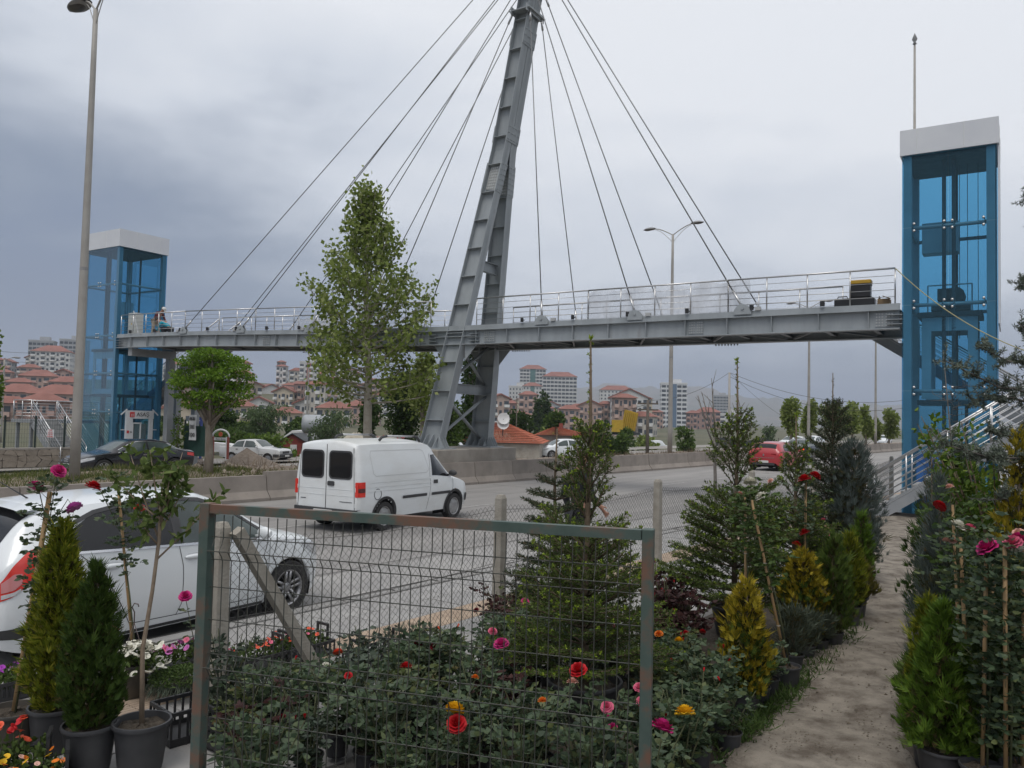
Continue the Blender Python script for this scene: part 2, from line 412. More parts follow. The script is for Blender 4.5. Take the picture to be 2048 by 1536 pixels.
# far hills to the north-east
hm = mat('bare far hills', (.16, .135, .10), (.10, .10, .065), rough=1, scale=.004, detail=9, lo=.4, hi=.62)
m = MB(); P = []
crest = [(880, 832), (980, 815), (1100, 785), (1210, 768), (1290, 778), (1370, 770), (1440, 786), (1520, 797), (1620, 806), (1720, 812), (1850, 806), (1950, 822), (2120, 815), (2300, 835)]
cx = np.array([c[0] for c in crest]); cy = np.array([c[1] for c in crest])
nrw = 16
for i in range(nrw):
    row = []; fr = i/(nrw-1)
    for j in range(161):
        x = 860+(2320-860)*j/160; y = np.interp(x, cx, cy) + 1.5*math.sin(j*.9)+2.2*math.sin(j*.37+1)+1.0*math.sin(j*2.3)
        D = 2500+fr*2400; top = gy(x, y, 4300); a = top.x/4300
        if fr < .75: hgt = (top.z)*(sstep(0, .75, fr)**.8)*(.78+.22*fr/.75) + 9*math.sin(j*.55+i*1.7)*fr+6*math.sin(j*1.3-i)*fr
        else: hgt = top.z*(1-.4*sstep(.75, 1, fr))
        row.append((a*D, D, max(hgt, -1)))
    P.append(row)
m.grid(P); tag(m.build('far_hills', hm, smooth=True), kind='structure')
# ================================================================== THE FOOTBRIDGE
BA = R(148); bb = Vector((math.cos(BA), math.sin(BA), 0)); bc = Vector((math.sin(BA), -math.cos(BA), 0)); B0 = Vector((9.95, 20.6, 0))
def BR(k, w, z): return B0 + bb*k + bc*w + Vector((0, 0, z))
def zd(k): return 5.52 + .45*sstep(13, 34, k)
LEN = 34.4; WD = 2.6
steel = mat('grey bridge paint', (.26, .285, .30), (.34, .367, .385), rough=.5, scale=2.2, detail=10, bump=.05, bscale=30, c3=(.25, .255, .255), stretch=(1, 1, .22), lo=.30, hi=.62)
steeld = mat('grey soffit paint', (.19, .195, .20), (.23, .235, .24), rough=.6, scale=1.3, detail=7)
zinc = mat('galvanised bolt', (.55, .55, .53), rough=.4, metal=.7)
inox = mat('stainless tube', (.58, .58, .58), (.50, .50, .50), rough=.28, metal=.85, scale=8)
rope = mat('cable strand', (.17, .175, .18), (.23, .235, .24), rough=.45, metal=.5, scale=30)
black = mat('black plastic', (.018, .018, .02), rough=.45)
def W(mb, name, m_, parent, smooth=False):
    l = Vector(parent.location); mb.v = [tuple(Vector(p)-l) for p in mb.v]; return mb.build(name, m_, parent, smooth)
def sub2(mb, name, m_, top, part, smooth=False):   # sub-part: part sits at the thing's origin
    l = Vector(top.location); mb.v = [tuple(Vector(p)-l) for p in mb.v]; return mb.build(name, m_, part, smooth)
bridge = thing('footbridge', 'grey steel cable-stayed footbridge with leaning A-shaped pylon and stainless railings', 'footbridge', BR(14.6, 1.3, 0.0))
def prof_bar(mb, k0, k1, w0, w1, za, zb, n=12, f=zd):
    """bar following the deck: za, zb are offsets from the deck line"""
    P0 = []
    for i in range(n+1):
        k = k0+(k1-k0)*i/n; z = f(k); P0.append([BR(k, w0, z+za), BR(k, w1, z+za), BR(k, w1, z+zb), BR(k, w0, z+zb), BR(k, w0, z+za)])
    mb.grid(P0); mb.add(P0[0][:4], [(0, 1, 2, 3)]); mb.add(P0[-1][:4], [(3, 2, 1, 0)])
for side, w0 in ((0, 0.0), (1, WD)):
    sg = 1 if side == 0 else -1
    g = MB(); nseg = 24
    prof_bar(g, .02, LEN-.02, w0+sg*.12, w0+sg*.135, -.645, -.175, nseg)         # web
    prof_bar(g, .0, LEN, w0-sg*.02, w0+sg*.28, -.178, -.155, nseg)               # top flange
    prof_bar(g, .0, LEN, w0-sg*.02, w0+sg*.28, -.668, -.642, nseg)               # bottom flange
    go = W(g, 'girder', steel, bridge)
    u = MB(); prof_bar(u, .0, LEN, w0+sg*.035, w0+sg*.06, -.153, .0, nseg); prof_bar(u, 0, LEN, w0+sg*.062, w0+sg*.16, -.02, .0, nseg); W(u, 'edge_upstand', steel, bridge)
    for i, k in enumerate(np.arange(.75, LEN-.3, 1.25)):
        if abs(k-14.2) < .9: continue
        s_ = MB(); z = zd(k); s_.hexa([BR(k-.007, w0-sg*.012, z-.64), BR(k+.007, w0-sg*.012, z-.64), BR(k+.007, w0+sg*.118, z-.64), BR(k-.007, w0+sg*.118, z-.64), BR(k-.007, w0-sg*.012, z-.18), BR(k+.007, w0-sg*.012, z-.18), BR(k+.007, w0+sg*.118, z-.18), BR(k-.007, w0+sg*.118, z-.18)])
        sub2(s_, 'stiffener', steel, bridge, go)
    if side == 0:
        for k in (.38, 5.45, 12.75, 15.75, 23.9, 33.9):
            pl = MB(); z = zd(k); pl.bar(BR(k-.23, w0+.112, z-.41), BR(k+.23, w0+.112, z-.41), .016, .38); po = sub2(pl, 'splice_plate', steel, bridge, go)
            bo = MB()
            for a in range(6):
                for b_ in range(5):
                    q = BR(k-.19+a*.068+(.03 if a > 2 else 0), w0+.098, z-.56+b_*.075); bo.bar(q, q-bc*.028, .03, .03)
            tag(sub2(bo, 'bolts', zinc, bridge, go), kind='stuff')
        for k in (.12, 13.35, 15.15, 34.2):
            for dz in (.3, .42, .54):
                r_ = MB(); z = zd(k); r_.bar(BR(k-.18, w0+.045, z-dz), BR(k+.18, w0+.045, z-dz), .15, .014); sub2(r_, 'stiffener', steel, bridge, go)
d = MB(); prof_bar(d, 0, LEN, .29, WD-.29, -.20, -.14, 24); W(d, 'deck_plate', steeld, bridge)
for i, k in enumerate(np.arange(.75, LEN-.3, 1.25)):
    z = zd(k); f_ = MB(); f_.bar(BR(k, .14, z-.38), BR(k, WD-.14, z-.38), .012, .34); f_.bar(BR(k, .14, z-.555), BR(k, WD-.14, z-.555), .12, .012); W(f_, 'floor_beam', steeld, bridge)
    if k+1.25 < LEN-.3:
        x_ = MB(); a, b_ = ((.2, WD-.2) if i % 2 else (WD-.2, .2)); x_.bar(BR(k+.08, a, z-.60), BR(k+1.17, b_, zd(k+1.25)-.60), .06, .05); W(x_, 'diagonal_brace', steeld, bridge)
sp = MB()
for k in (5.3, 13.0, 24.0):
    for j in range(8): q = BR(k-.35+j*.1, WD+.0, zd(k)-.67); sp.bar(q, q-Vector((0, 0, .05)), .04, .04)
tag(W(sp, 'bolts', steeld, bridge), kind='stuff')

# railings: posts, handrail and rods as sub-parts of each railing
def railing(top, part_name, f0, f1, n, h, rods, rz=.026, rr=.008, post=.02):
    """f0, f1: end points (Vector); straight railing between them"""
    base = MB(); base.bar(f0+Vector((0, 0, -.012)), f1+Vector((0, 0, -.012)), .05, .012); rl = W(base, part_name, inox, top)
    t = MB(); t.tube([f0+Vector((0, 0, h)), f1+Vector((0, 0, h))], rz, 8); sub2(t, 'handrail', inox, top, rl, True)
    for i in range(n+1):
        q = f0.lerp(f1, i/n); p = MB(); p.tube([q, q+Vector((0, 0, h))], post, 6); sub2(p, 'post', inox, top, rl, True)
    for j in range(rods):
        z = h*(j+1)/(rods+1); t = MB(); t.tube([f0+Vector((0, 0, z)), f1+Vector((0, 0, z))], rr, 5); sub2(t, 'rod', inox, top, rl, True)
    return rl
def rail_line(w, segs):
    for k0, k1 in segs:
        n = max(1, round((k1-k0)/1.06)); railing(bridge, 'railing', BR(k0, w, zd(k0)), BR(k1, w, zd(k1)), n, .93, 4)
rail_line(.10, ((.12, 4.5), (4.5, 9.0), (9.0, 13.3), (15.3, 20.0), (20.0, 24.6), (24.6, 29.3), (29.3, 34.2)))
rail_line(WD-.10, ((1.8, 5.5), (5.5, 9.5), (9.5, 13.3), (15.3, 20.0), (20.0, 24.6), (24.6, 29.8)))

# pylon: two I-section legs that lean together and run on as a pair
def legpt(w, k, z): return BR(k, w, z)
legs = [ [(-.40, 14.75, 1.22), (1.10, 13.12, 11.95), (1.10, 11.95, 18.4), (1.10, 11.6, 20.4)], [(3.0, 14.95, 1.22), (1.50, 13.12, 11.95), (1.50, 11.95, 18.4), (1.50, 11.6, 20.4)] ]
for li, lp in enumerate(legs):
    g = MB(); fw = .19; hw = .46
    pts = [legpt(*q) for q in lp]; hws = [.40, .27, .235, .22]; dk = bb
    def cross(i, j0, j1, w0, w1):
        return
    def plate(fa, fb, w0, w1):
        for i in range(len(pts)-1):
            a, b_ = pts[i], pts[i+1]; h0, h1 = hws[i], hws[i+1]
            g.hexa([a+dk*fa*h0+bc*w0+dk*-.012, a+dk*fa*h0+bc*w1+dk*-.012, a+dk*fb*h0+bc*w1+dk*.012, a+dk*fb*h0+bc*w0+dk*.012, b_+dk*fa*h1+bc*w0+dk*-.012, b_+dk*fa*h1+bc*w1+dk*-.012, b_+dk*fb*h1+bc*w1+dk*.012, b_+dk*fb*h1+bc*w0+dk*.012])
    plate(-1, 1, -.012, .012); plate(1, 1, -fw, fw); plate(-1, -1, -fw, fw)
    lo = W(g, 'pylon_leg', steel, bridge)
    zz = 2.2
    while zz < 20.2:
        i = 0 if zz < 11.95 else (1 if zz < 18.4 else 2); a, b_ = pts[i], pts[i+1]; t_ = (zz-a.z)/(b_.z-a.z); c_ = a.lerp(b_, t_); h = hws[i]+(hws[i+1]-hws[i])*t_
        ax = (b_-a).normalized(); s_ = MB(); s_.bar(c_-dk*(h-.015)+bc*-.10, c_+dk*(h-.015)+bc*-.10, .17, .016, up=ax); s_.bar(c_-dk*(h-.015)+bc*.10, c_+dk*(h-.015)+bc*.10, .17, .016, up=ax); sub2(s_, 'stiffener', steel, bridge, lo); zz += 1.02
    # base plate with gussets
    p0 = pts[0]; s_ = MB(); s_.box(p0+Vector((0, 0, .01)), (1.5, .95, .04), BA); sub2(s_, 'base_plate', steel, bridge, lo)
    ax = (pts[1]-pts[0]).normalized()
    for f_ in (-.42, -.14, .14, .42):
        for sg in (-1, 1):
            s_ = MB(); q = p0+dk*f_*.9
            s_.add([q+bc*sg*.02, q+bc*sg*.42, q+bc*sg*.42+Vector((0, 0, .06)), q+bc*sg*.02+Vector((0, 0, .5))+ax*.0, q+bc*sg*.02+dk*.018, q+bc*sg*.42+dk*.018, q+bc*sg*.42+dk*.018+Vector((0, 0, .06)), q+bc*sg*.02+dk*.018+Vector((0, 0, .5))], [(0, 1, 2, 3), (7, 6, 5, 4), (0, 4, 5, 1), (1, 5, 6, 2), (2, 6, 7, 3), (3, 7, 4, 0)]); sub2(s_, 'gusset', steel, bridge, lo)
    for sg in (-1, 1):
        for w_ in (-.15, 0, .15):
            s_ = MB(); q = p0+dk*sg*.42+bc*w_; o_ = dk*sg*.24; t_ = bc*.018; up = Vector((0, 0, .5))+ax*.0
            s_.add([q, q+o_, q+o_+Vector((0, 0, .06)), q+up, q+t_, q+o_+t_, q+o_+t_+Vector((0, 0, .06)), q+up+t_], [(0, 1, 2, 3), (7, 6, 5, 4), (0, 4, 5, 1), (1, 5, 6, 2), (2, 6, 7, 3), (3, 7, 4, 0)]); sub2(s_, 'gusset', steel, bridge, lo)
    # bolted splice
    for zc in (10.9, 12.5, 15.9):
        i = 0 if zc < 11.95 else 1; a, b_ = pts[i], pts[i+1]; t_ = (zc-a.z)/(b_.z-a.z); c_ = a.lerp(b_, t_); h = hws[i]+(hws[i+1]-hws[i])*t_; ax = (b_-a).normalized()
        L_ = .55 if zc < 11.5 else .3
        for sg in (-1, 1):
            s_ = MB(); s_.bar(c_+dk*sg*(h+.024)-ax*L_, c_+dk*sg*(h+.024)+ax*L_, .022, fw*2+.02, up=bc); sub2(s_, 'splice_plate', steel, bridge, lo)
            bo = MB()
            for a_ in np.linspace(-L_+.08, L_-.08, 6 if L_ > .4 else 3):
                for w_ in (-.15, -.07, .07, .15): q = c_+dk*sg*(h+.03)+ax*a_+bc*w_; bo.bar(q, q+dk*sg*.03, .03, .03)
            tag(sub2(bo, 'bolts', steel, bridge, lo), kind='stuff')
        if zc < 11.5:
            s_ = MB(); s_.bar(c_+bc*-.024-ax*L_*.8, c_+bc*-.024+ax*L_*.8, h*1.6, .018, up=bc); sub2(s_, 'splice_plate', mat('zinc primer plate', (.42, .43, .42), rough=.5), bridge, lo)
            bo = MB()
            for a_ in np.linspace(-.38, .38, 8):
                for e_ in np.linspace(-.62, .62, 5): q = c_+bc*-.03+ax*a_+dk*e_*h; bo.bar(q, q-bc*.03, .045, .045)
            tag(sub2(bo, 'bolts', zinc, bridge, lo), kind='stuff')
def onleg(li, z):
    pts = [legpt(*q) for q in legs[li]]
    for a, b_ in zip(pts, pts[1:]):
        if a.z <= z <= b_.z: return a.lerp(b_, (z-a.z)/(b_.z-a.z))
    return pts[-1]
for z, h, w_ in ((3.35, .34, .2), (7.8, .36, .2)):
    s_ = MB(); a = onleg(0, z)+bc*.03; b_ = onleg(1, z)-bc*.03; s_.bar(a, b_, .016, h)
    for dz in (-h/2, h/2): s_.bar(a+Vector((0, 0, dz)), b_+Vector((0, 0, dz)), w_, .016)
    W(s_, 'cross_beam', steel, bridge)
for za, zb in ((1.55, 3.1), (3.6, 5.0)):
    for q in (0, 1):
        s_ = MB(); a = onleg(0, za if q == 0 else zb)+bc*.1+bb*(.06 if q else -.06); b_ = onleg(1, zb if q == 0 else za)-bc*.1+bb*(.06 if q else -.06); s_.tube([a, b_], .06, 8); W(s_, 'tube_brace', steel, bridge, True)
for k in (14.2,):                                     # knee plates where the legs carry the deck
    for li, w_ in ((0, .0), (1, WD)):
        a = onleg(li, 4.85)
        for sg in (-1, 1):
            s_ = MB(); q = a+bb*sg*.42; s_.hexa([q, q+bc*.02, q+bb*sg*.02+bc*.02+Vector((0, 0, -.55)), q+bb*sg*.02+Vector((0, 0, -.55)), q+bb*sg*.5, q+bb*sg*.5+bc*.02, q+bb*sg*.06+bc*.02+Vector((0, 0, -.5)), q+bb*sg*.06+Vector((0, 0, -.5))]); W(s_, 'knee_plate', steel, bridge)
        s_ = MB(); a = onleg(li, 5.15); s_.bar(a-bb*.9, a+bb*.9, .3, .02); W(s_, 'bearing_plate', steel, bridge)
# cable saddles and stays
tops = {29.3: 19.3, 25.42: 18.4, 21.3: 17.6, 17.65: 16.75, 10.65: 16.7, 7.35: 17.5, 4.05: 18.4}
for z in (16.75, 17.55, 18.4, 19.3):
    s_ = MB(); a = (onleg(0, z)+onleg(1, z))/2; h = .30
    s_.bar(a-bb*(h+.12), a+bb*(h+.12), 1.16, .03); s_.bar(a-bb*(h+.02)+Vector((0, 0, -.12)), a-bb*(h+.02)+Vector((0, 0, .14)), 1.2, .04, up=bb); s_.bar(a+bb*(h+.02)+Vector((0, 0, -.12)), a+bb*(h+.02)+Vector((0, 0, .14)), 1.2, .04, up=bb); W(s_, 'cable_saddle', steel, bridge)
for k, z in tops.items():
    for w_, tw in ((.04, .9), (WD-.04, 1.75)):
        pa = BR(k, w_, zd(k)+.08); ax = (onleg(0, z)+onleg(1, z))/2; sg = 1 if k > 14 else -1
        pb = ax+bc*(-.40 if w_ < 1 else .40)+bb*sg*.36
        d_ = (pb-pa).normalized(); c_ = MB(); c_.tube([pa+d_*.55, pb-d_*.35], .019, 6); W(c_, 'stay_cable', rope, bridge, True)
        e_ = MB(); e_.tube([pa, pa+d_*.62], .035, 8); e_.tube([pb-d_*.4, pb], .04, 8); W(e_, 'cable_socket', inox, bridge, True)
        lug = MB()
        for o_ in (-.06, .06):
            n_ = 8; pr = [(-.25, -.1), (.25, -.1), (.25, .02), (.14, .17), (.02, .22), (-.12, .16), (-.25, .0)]
            lug.prism(pr, lambda u, v, w, k=k, w_=w_, o_=o_, sg=sg: BR(k-u*sg, w_+o_+w, zd(k)+v), (-.01, .01))
        lug.tube([BR(k, w_-.1, zd(k)+.08), BR(k, w_+.1, zd(k)+.08)], .045, 10); W(lug, 'cable_anchor', steel, bridge)
        j = MB(); j.box(BR(k-.42 if k < 14 else k+.42, w_+.0, zd(k)+.05), (.16, .1, .1), BA); W(j, 'junction_box', mat('grey box', (.42, .43, .43), rough=.5), bridge)
for k in list(np.arange(1.9, 13, 1.9))+list(np.arange(16.2, 34, 1.9)):
    s_ = MB(); q = BR(k, .0, zd(k)+.015); s_.bar(q, q+Vector((0, 0, .14)), .09, .1); s_.bar(q+bc*.03+Vector((0, 0, .07)), q+bc*.08+Vector((0, 0, .07)), .12, .03); W(s_, 'spot_lamp', black, bridge)
# concrete plinth carrying the pylon
conc = mat('stained concrete', (.25, .225, .195), (.36, .33, .29), rough=.92, scale=1.4, detail=9, bump=.35, bscale=30, c3=(.19, .165, .14))
pl = thing('pylon_plinth', 'stained concrete plinth under the bridge pylon, behind the median barrier', 'plinth', BR(14.85, 1.3, 0))
s_ = MB(); s_.box((0, 0, .62), (2.0, 5.0, 1.18), BA); o = s_.build('block', conc, pl)
bv = o.modifiers.new('edge', 'BEVEL'); bv.width = .03; bv.segments = 2

# ------------------------------------------------------------------ lift towers
gl = glassmat('blue tower glass', (.36, .665, .845), refl=.25, opacity=.11)
colm = mat('lift frame steel', (.27, .30, .32), (.32, .35, .37), rough=.5, scale=2)
capm = mat('white cladding', (.60, .62, .66), (.65, .67, .70), rough=.45, scale=1.2)
seam = mat('cladding seam', (.72, .73, .74), rough=.6)
dark = mat('dark machinery', (.03, .035, .04), (.06, .065, .07), rough=.6, scale=6)
cabm = mat('cabin panel', (.34, .38, .41), (.40, .43, .46), rough=.4, scale=3)
def tower(label, k0, k1, w0, w1, zb, zt, cap, rows, dirn, car):
    t = thing('lift_tower', label, 'lift tower', BR((k0+k1)/2, (w0+w1)/2, zb))
    def F(mb, n, m_, sm=False): return W(mb, n, m_, t, sm)
    cs = .19
    for k in (k0, k1):
        for w in (w0, w1):
            s_ = MB(); kk = k+(cs/2+.03)*(1 if k == min(k0, k1) else -1); ww = w+(cs/2+.03)*(1 if w == w0 else -1)
            s_.bar(BR(kk, ww, zb), BR(kk, ww, zt-cap+.02), cs, cs, up=bb); F(s_, 'column', colm)
    ka, kb_ = min(k0, k1), max(k0, k1)
    for z in rows:
        for (p, q) in ((BR(ka+.2, w0+.13, z), BR(kb_-.2, w0+.13, z)), (BR(ka+.2, w1-.13, z), BR(kb_-.2, w1-.13, z)), (BR(ka+.13, w0+.2, z), BR(ka+.13, w1-.2, z)), (BR(kb_-.13, w0+.2, z), BR(kb_-.13, w1-.2, z))):
            s_ = MB(); s_.tube([p, q], .05, 8); F(s_, 'crossbar', colm, True)
        # spider fittings holding the panes
        for k in (ka+.28, (ka+kb_)/2-.09, (ka+kb_)/2+.09, kb_-.28):
            s_ = MB()
            for dz in (-.09, .09):
                q = BR(k, w0-.005, z+dz); s_.tube([q-bc*.02, q+bc*.03], .035, 8); s_.tube([q+bc*.03, BR(k+(.06 if k > (ka+kb_)/2 else -.06), w0+.1, z)], .014, 5)
            F(s_, 'spider_fitting', inox, True)
    zz = [zb+.02]+[z for z in rows]+[zt-cap]
    km = (ka+kb_)/2; wm = (w0+w1)/2
    for a, b_ in zip(zz, zz[1:]):
        for (p, q) in ((BR(ka, w0, 0), BR(km-.004, w0, 0)), (BR(km+.004, w0, 0), BR(kb_, w0, 0)), (BR(ka, w1, 0), BR(kb_, w1, 0)), (BR(ka, w0+.01, 0), BR(ka, w1-.01, 0)), (BR(kb_, w0+.01, 0), BR(kb_, w1-.01, 0))):
            s_ = MB(); mid = (a+b_)/2; s_.add([p+Vector((0, 0, a+.004)), q+Vector((0, 0, a+.004)), q+Vector((0, 0, b_-.004)), p+Vector((0, 0, b_-.004))], [(0, 1, 2, 3)]); F(s_, 'glass_pane', gl)
    # cladding box on top
    s_ = MB(); c_ = BR(km, wm, zt-cap/2); s_.box(c_, (kb_-ka+.1, w1-w0+.1, cap), BA); F(s_, 'roof_box', capm)
    for f_ in (.34, .82):
        s_ = MB(); q = BR(kb_+.05-(kb_-ka+.1)*(1-f_), w0-.053, zt-cap); s_.bar(q, q+Vector((0, 0, cap-.004)), .012, .012); F(s_, 'panel_seam', seam)
        q = BR((ka-.053), w0-.05+(w1-w0+.1)*f_, zt-cap); s_ = MB(); s_.bar(q, q+Vector((0, 0, cap-.004)), .012, .012); F(s_, 'panel_seam', seam)
    s_ = MB(); s_.box(BR(km, wm, zt-cap-.06), (kb_-ka-.2, w1-w0-.2, .1), BA); F(s_, 'ceiling_plate', dark)
    # guide rails, ropes, cabin and machine
    for dk_ in (-.1, .12):
        s_ = MB(); s_.bar(BR(km+dk_, w0+.45, zb+.1), BR(km+dk_, w0+.45, zt-cap-.1), .09, .09, up=bb); F(s_, 'guide_rail', dark)
    s_ = MB(); s_.bar(BR(km-.1, w1-.5, zb+.1), BR(km-.1, w1-.5, zt-cap-.1), .07, .07, up=bb); F(s_, 'guide_rail', dark)
    for dk_ in (-.62, -.38, -.2):
        s_ = MB(); s_.tube([BR(km+dk_, wm, car+1.6), BR(km+dk_, wm, zt-cap-.1)], .008, 5); F(s_, 'hoist_rope', dark)
    cw = (kb_-ka)*.30
    zc = car
    for (ke, we, dk_, dw) in ((km, w0+.42, cw*2+.1, .02), (km, w1-.4, cw*2+.1, .02)):
        for a, b_, c2, d2 in ((-cw, -cw+.22, zc, zc+2.1), (cw-.22, cw, zc, zc+2.1), (-cw+.22, cw-.22, zc, zc+.25), (-cw+.22, cw-.22, zc+1.75, zc+2.1)):
            s_ = MB(); s_.bar(BR(km+a, we, (c2+d2)/2), BR(km+b_, we, (c2+d2)/2), .03, d2-c2); F(s_, 'cabin_panel', cabm)
    s_ = MB(); s_.box(BR(km, wm, zc-.08), (cw*2+.2, (w1-w0)-.7, .12), BA); F(s_, 'cabin_floor', dark)
    s_ = MB(); s_.box(BR(km, wm, zc+2.18), (cw*2+.2, (w1-w0)-.7, .12), BA); F(s_, 'cabin_roof', dark)
    s_ = MB(); s_.box(BR(km, wm, zc+2.45), (.9, .3, .22), BA); s_.tube([BR(km-.1, wm-.2, zc+2.7), BR(km-.1, wm+.2, zc+2.7)], .24, 12); s_.box(BR(km+.15, wm, zc+2.75), (.3, .5, .3), BA); F(s_, 'hoist_machine', dark)
    s_ = MB()
    for kk in (-.5, .5): s_.tube([BR(km+kk, w0+.55, zc+2.2), BR(km+kk, w0+.55, zc+2.95)], .018, 6)
    s_.tube([BR(km-.5, w0+.55, zc+2.95), BR(km+.5, w0+.55, zc+2.95)], .018, 6); F(s_, 'cabin_guard_rail', colm)
    s_ = MB(); s_.box(BR(km+.25, wm+.2, zc+4.3), (.85, .5, .8), BA); F(s_, 'control_cabinet', cabm)
    for kk in (-.35, -.02):
        s_ = MB(); s_.bar(BR(km+kk, wm, zb+.05), BR(km+kk, wm, zc-.1), .07, .05); F(s_, 'buffer_strut', dark)
    return t
twR = tower('blue glass lift tower at the near end of the footbridge, beside the nursery', -2.15, -.05, 0.0, 2.1, .1, 10.0, .66, (1.3, 3.25, 5.45, 7.45), 1, 3.05)
twL = tower('blue glass lift tower across the road behind the black sedan', 34.45, 37.6, 0.0, 2.6, -.5, 11.15, .85, (2.2, 4.1, 5.95, 8.5), -1, 3.1)
# white infill on the far side of the near tower
s_ = MB(); s_.bar(BR(-2.19, 1.05, 4.9), BR(-2.19, 1.05, 9.3), 2.0, .03, up=bb); W(s_, 'side_cladding', capm, twR)
# entrance portal of the far tower
asas = thing('lift_portal', 'white lift doorway with red logo and black lettering at the foot of the far tower', 'doorway', BR(34.40, 1.35, -.2), BA+math.pi/2)
wp = mat('white door paint', (.68, .69, .70), (.60, .61, .62), rough=.5, scale=3); redm = mat('red sign paint', (.55, .03, .03), rough=.5); inkm = mat('black lettering', (.015, .015, .015), rough=.6)
# local x runs along the wall (away from the camera), local -y... faces the road
def lb(name, m_, c_, d_, par=asas):
    s_ = MB(); s_.box(c_, d_); return s_.build(name, m_, par)
lb('jamb', wp, (-.62, .06, 1.05), (.2, .12, 2.1)); lb('jamb', wp, (.55, .06, 1.05), (.34, .12, 2.1)); lb('header', wp, (-.01, .06, 2.3), (1.46, .14, .4))
lb('door_leaf', glassmat('door glass', (.5, .6, .62), .3, .35), (.0, .06, .95), (.8, .03, 1.8)); lb('door_frame', wp, (-.05, .09, .95), (.06, .05, 1.85)); lb('door_frame', wp, (.36, .09, .95), (.05, .05, 1.85)); lb('door_frame', wp, (.15, .09, 1.88), (.5, .05, .06))
for x, rt in ((-.85, .9), (.83, -.9)):
    s_ = MB(); s_.box((0, 0, 0), (.42, .04, .05)); o = s_.build('bracket', wp, asas); o.location = (x, .08, 2.42); o.rotation_euler = (0, -rt*.8, 0)
for z in (.5, 1.05, 1.55):
    for x in (-.85, .85): lb('bracket', wp, (x, .06, z), (.22, .04, .04))
AX = (R(90), 0, math.pi)
text('ASAŞ', .27, inkm, asas, (-.14, .14, 2.3), AX, sx=1.05)
lb('logo', redm, (.43, .135, 2.3), (.24, .02, .26)); lb('logo', wp, (.43, .147, 2.27), (.1, .004, .14)); lb('logo', redm, (.43, .15, 2.26), (.045, .004, .16))
for z in (1.45, .25):
    lb('logo', redm, (.62, .125, z), (.11, .012, .14)); text('A', .16, inkm, asas, (.46, .128, z-.01), AX)
lb('notice', redm, (-.28, .08, .55), (.2, .02, .3))

# ------------------------------------------------------------------ staircases
tread = mat('stair tread', (.30, .30, .295), (.38, .375, .365), rough=.8, scale=4, bump=.1, bscale=40)
strm = mat('stair stringer paint', (.24, .255, .265), (.29, .30, .31), rough=.5, scale=2)
def flight(t, k0, z0, k1, z1, w0, w1, n, rails=(0, 1), rods=5):
    for w in (w0, w1):
        s_ = MB(); s_.bar(BR(k0, w, z0-.08), BR(k1, w, z1-.08), .04, .3); W(s_, 'stringer', strm, t)
    for i in range(n):
        f_ = (i+.5)/n; k = k0+(k1-k0)*f_; z = z0+(z1-z0)*(i+1)/n; dk_ = abs(k1-k0)/n
        s_ = MB(); s_.box(BR(k, (w0+w1)/2, z-.02), (dk_*.98, abs(w1-w0)-.06, .035), BA); s_.box(BR(k-(dk_/2-.01)*(1 if k1 > k0 else -1), (w0+w1)/2, z-.02-(z1-z0)/n/2), (.012, abs(w1-w0)-.06, (z1-z0)/n-.04), BA); W(s_, 'step', tread, t)
    for r_ in rails:
        w = (w0, w1)[r_]; a = BR(k0, w, z0+.05); b_ = BR(k1, w, z1+.05); L_ = (b_-a).length
        railing(t, 'railing', a, b_, max(2, round(L_/1.1)), .92, rods, rz=.028, rr=.011)
def landing(t, k0, k1, w0, w1, z, sides):
    s_ = MB(); s_.box(BR((k0+k1)/2, (w0+w1)/2, z-.09), (abs(k1-k0), abs(w1-w0), .16), BA); W(s_, 'landing', strm, t)
    for (a, b_) in sides: railing(t, 'railing', BR(a[0], a[1], z), BR(b_[0], b_[1], z), max(1, round((BR(*a, 0)-BR(*b_, 0)).length/1.1)), .95, 5, rz=.028, rr=.011)
stR = thing('staircase', 'steel stair with stainless handrails rising in front of the near lift tower', 'staircase', BR(.6, -.9, .12))
flight(stR, .55, .12, -2.9, 2.5, -1.55, -.25, 14)
landing(stR, -2.92, -4.3, -1.6, 4.0, 2.5, (((-2.95, 2.4), (-2.95, -.2)), ((-4.25, -1.55), (-4.25, 3.95)), ((-2.95, 3.95), (-4.25, 3.95))))
flight(stR, -2.92, 2.5, 1.6, 5.5, 2.75, 4.0, 16)
for k, w in ((-3.0, 3.9), (-4.2, 3.9), (-4.2, -1.5), (-3.0, -.3)):
    s_ = MB(); s_.bar(BR(k, w, .1), BR(k, w, 2.42), .16, .16, up=bb); W(s_, 'column', strm, stR)
ap = MB(); P0 = [BR(.55, -1.6, .14), BR(.55, -.2, .14), BR(1.9, -.2, .125), BR(1.9, -1.6, .125)]; ap.add([p+Vector((0, 0, -.1)) for p in P0]+P0, [(0, 1, 2, 3), (4, 7, 6, 5), (0, 4, 5, 1), (1, 5, 6, 2), (2, 6, 7, 3), (3, 7, 4, 0)]); W(ap, 'footing', conc, stR)
stL = thing('staircase', 'grey steel stair with stainless handrails left of the far lift tower', 'staircase', BR(36.2, -.9, -.47))
flight(stL, 36.1, -.47, 38.9, 1.75, -1.5, -.25, 11, rods=4)
landing(stL, 38.72, 40.6, -1.6, 4.1, 1.75, (((38.8, -1.55), (40.5, -1.55)), ((40.55, -1.5), (40.55, 4.05)), ((38.8, 4.05), (40.5, 4.05))))
flight(stL, 38.72, 1.75, 30.4, 5.9, 2.8, 4.05, 24, rods=4)
for k, w in ((39.0, -1.4), (40.3, -1.4), (40.3, 3.9), (39.0, 3.9)):
    s_ = MB(); s_.bar(BR(k, w, -.5), BR(k, w, 1.67), .14, .14, up=bb); W(s_, 'column', strm, stL)
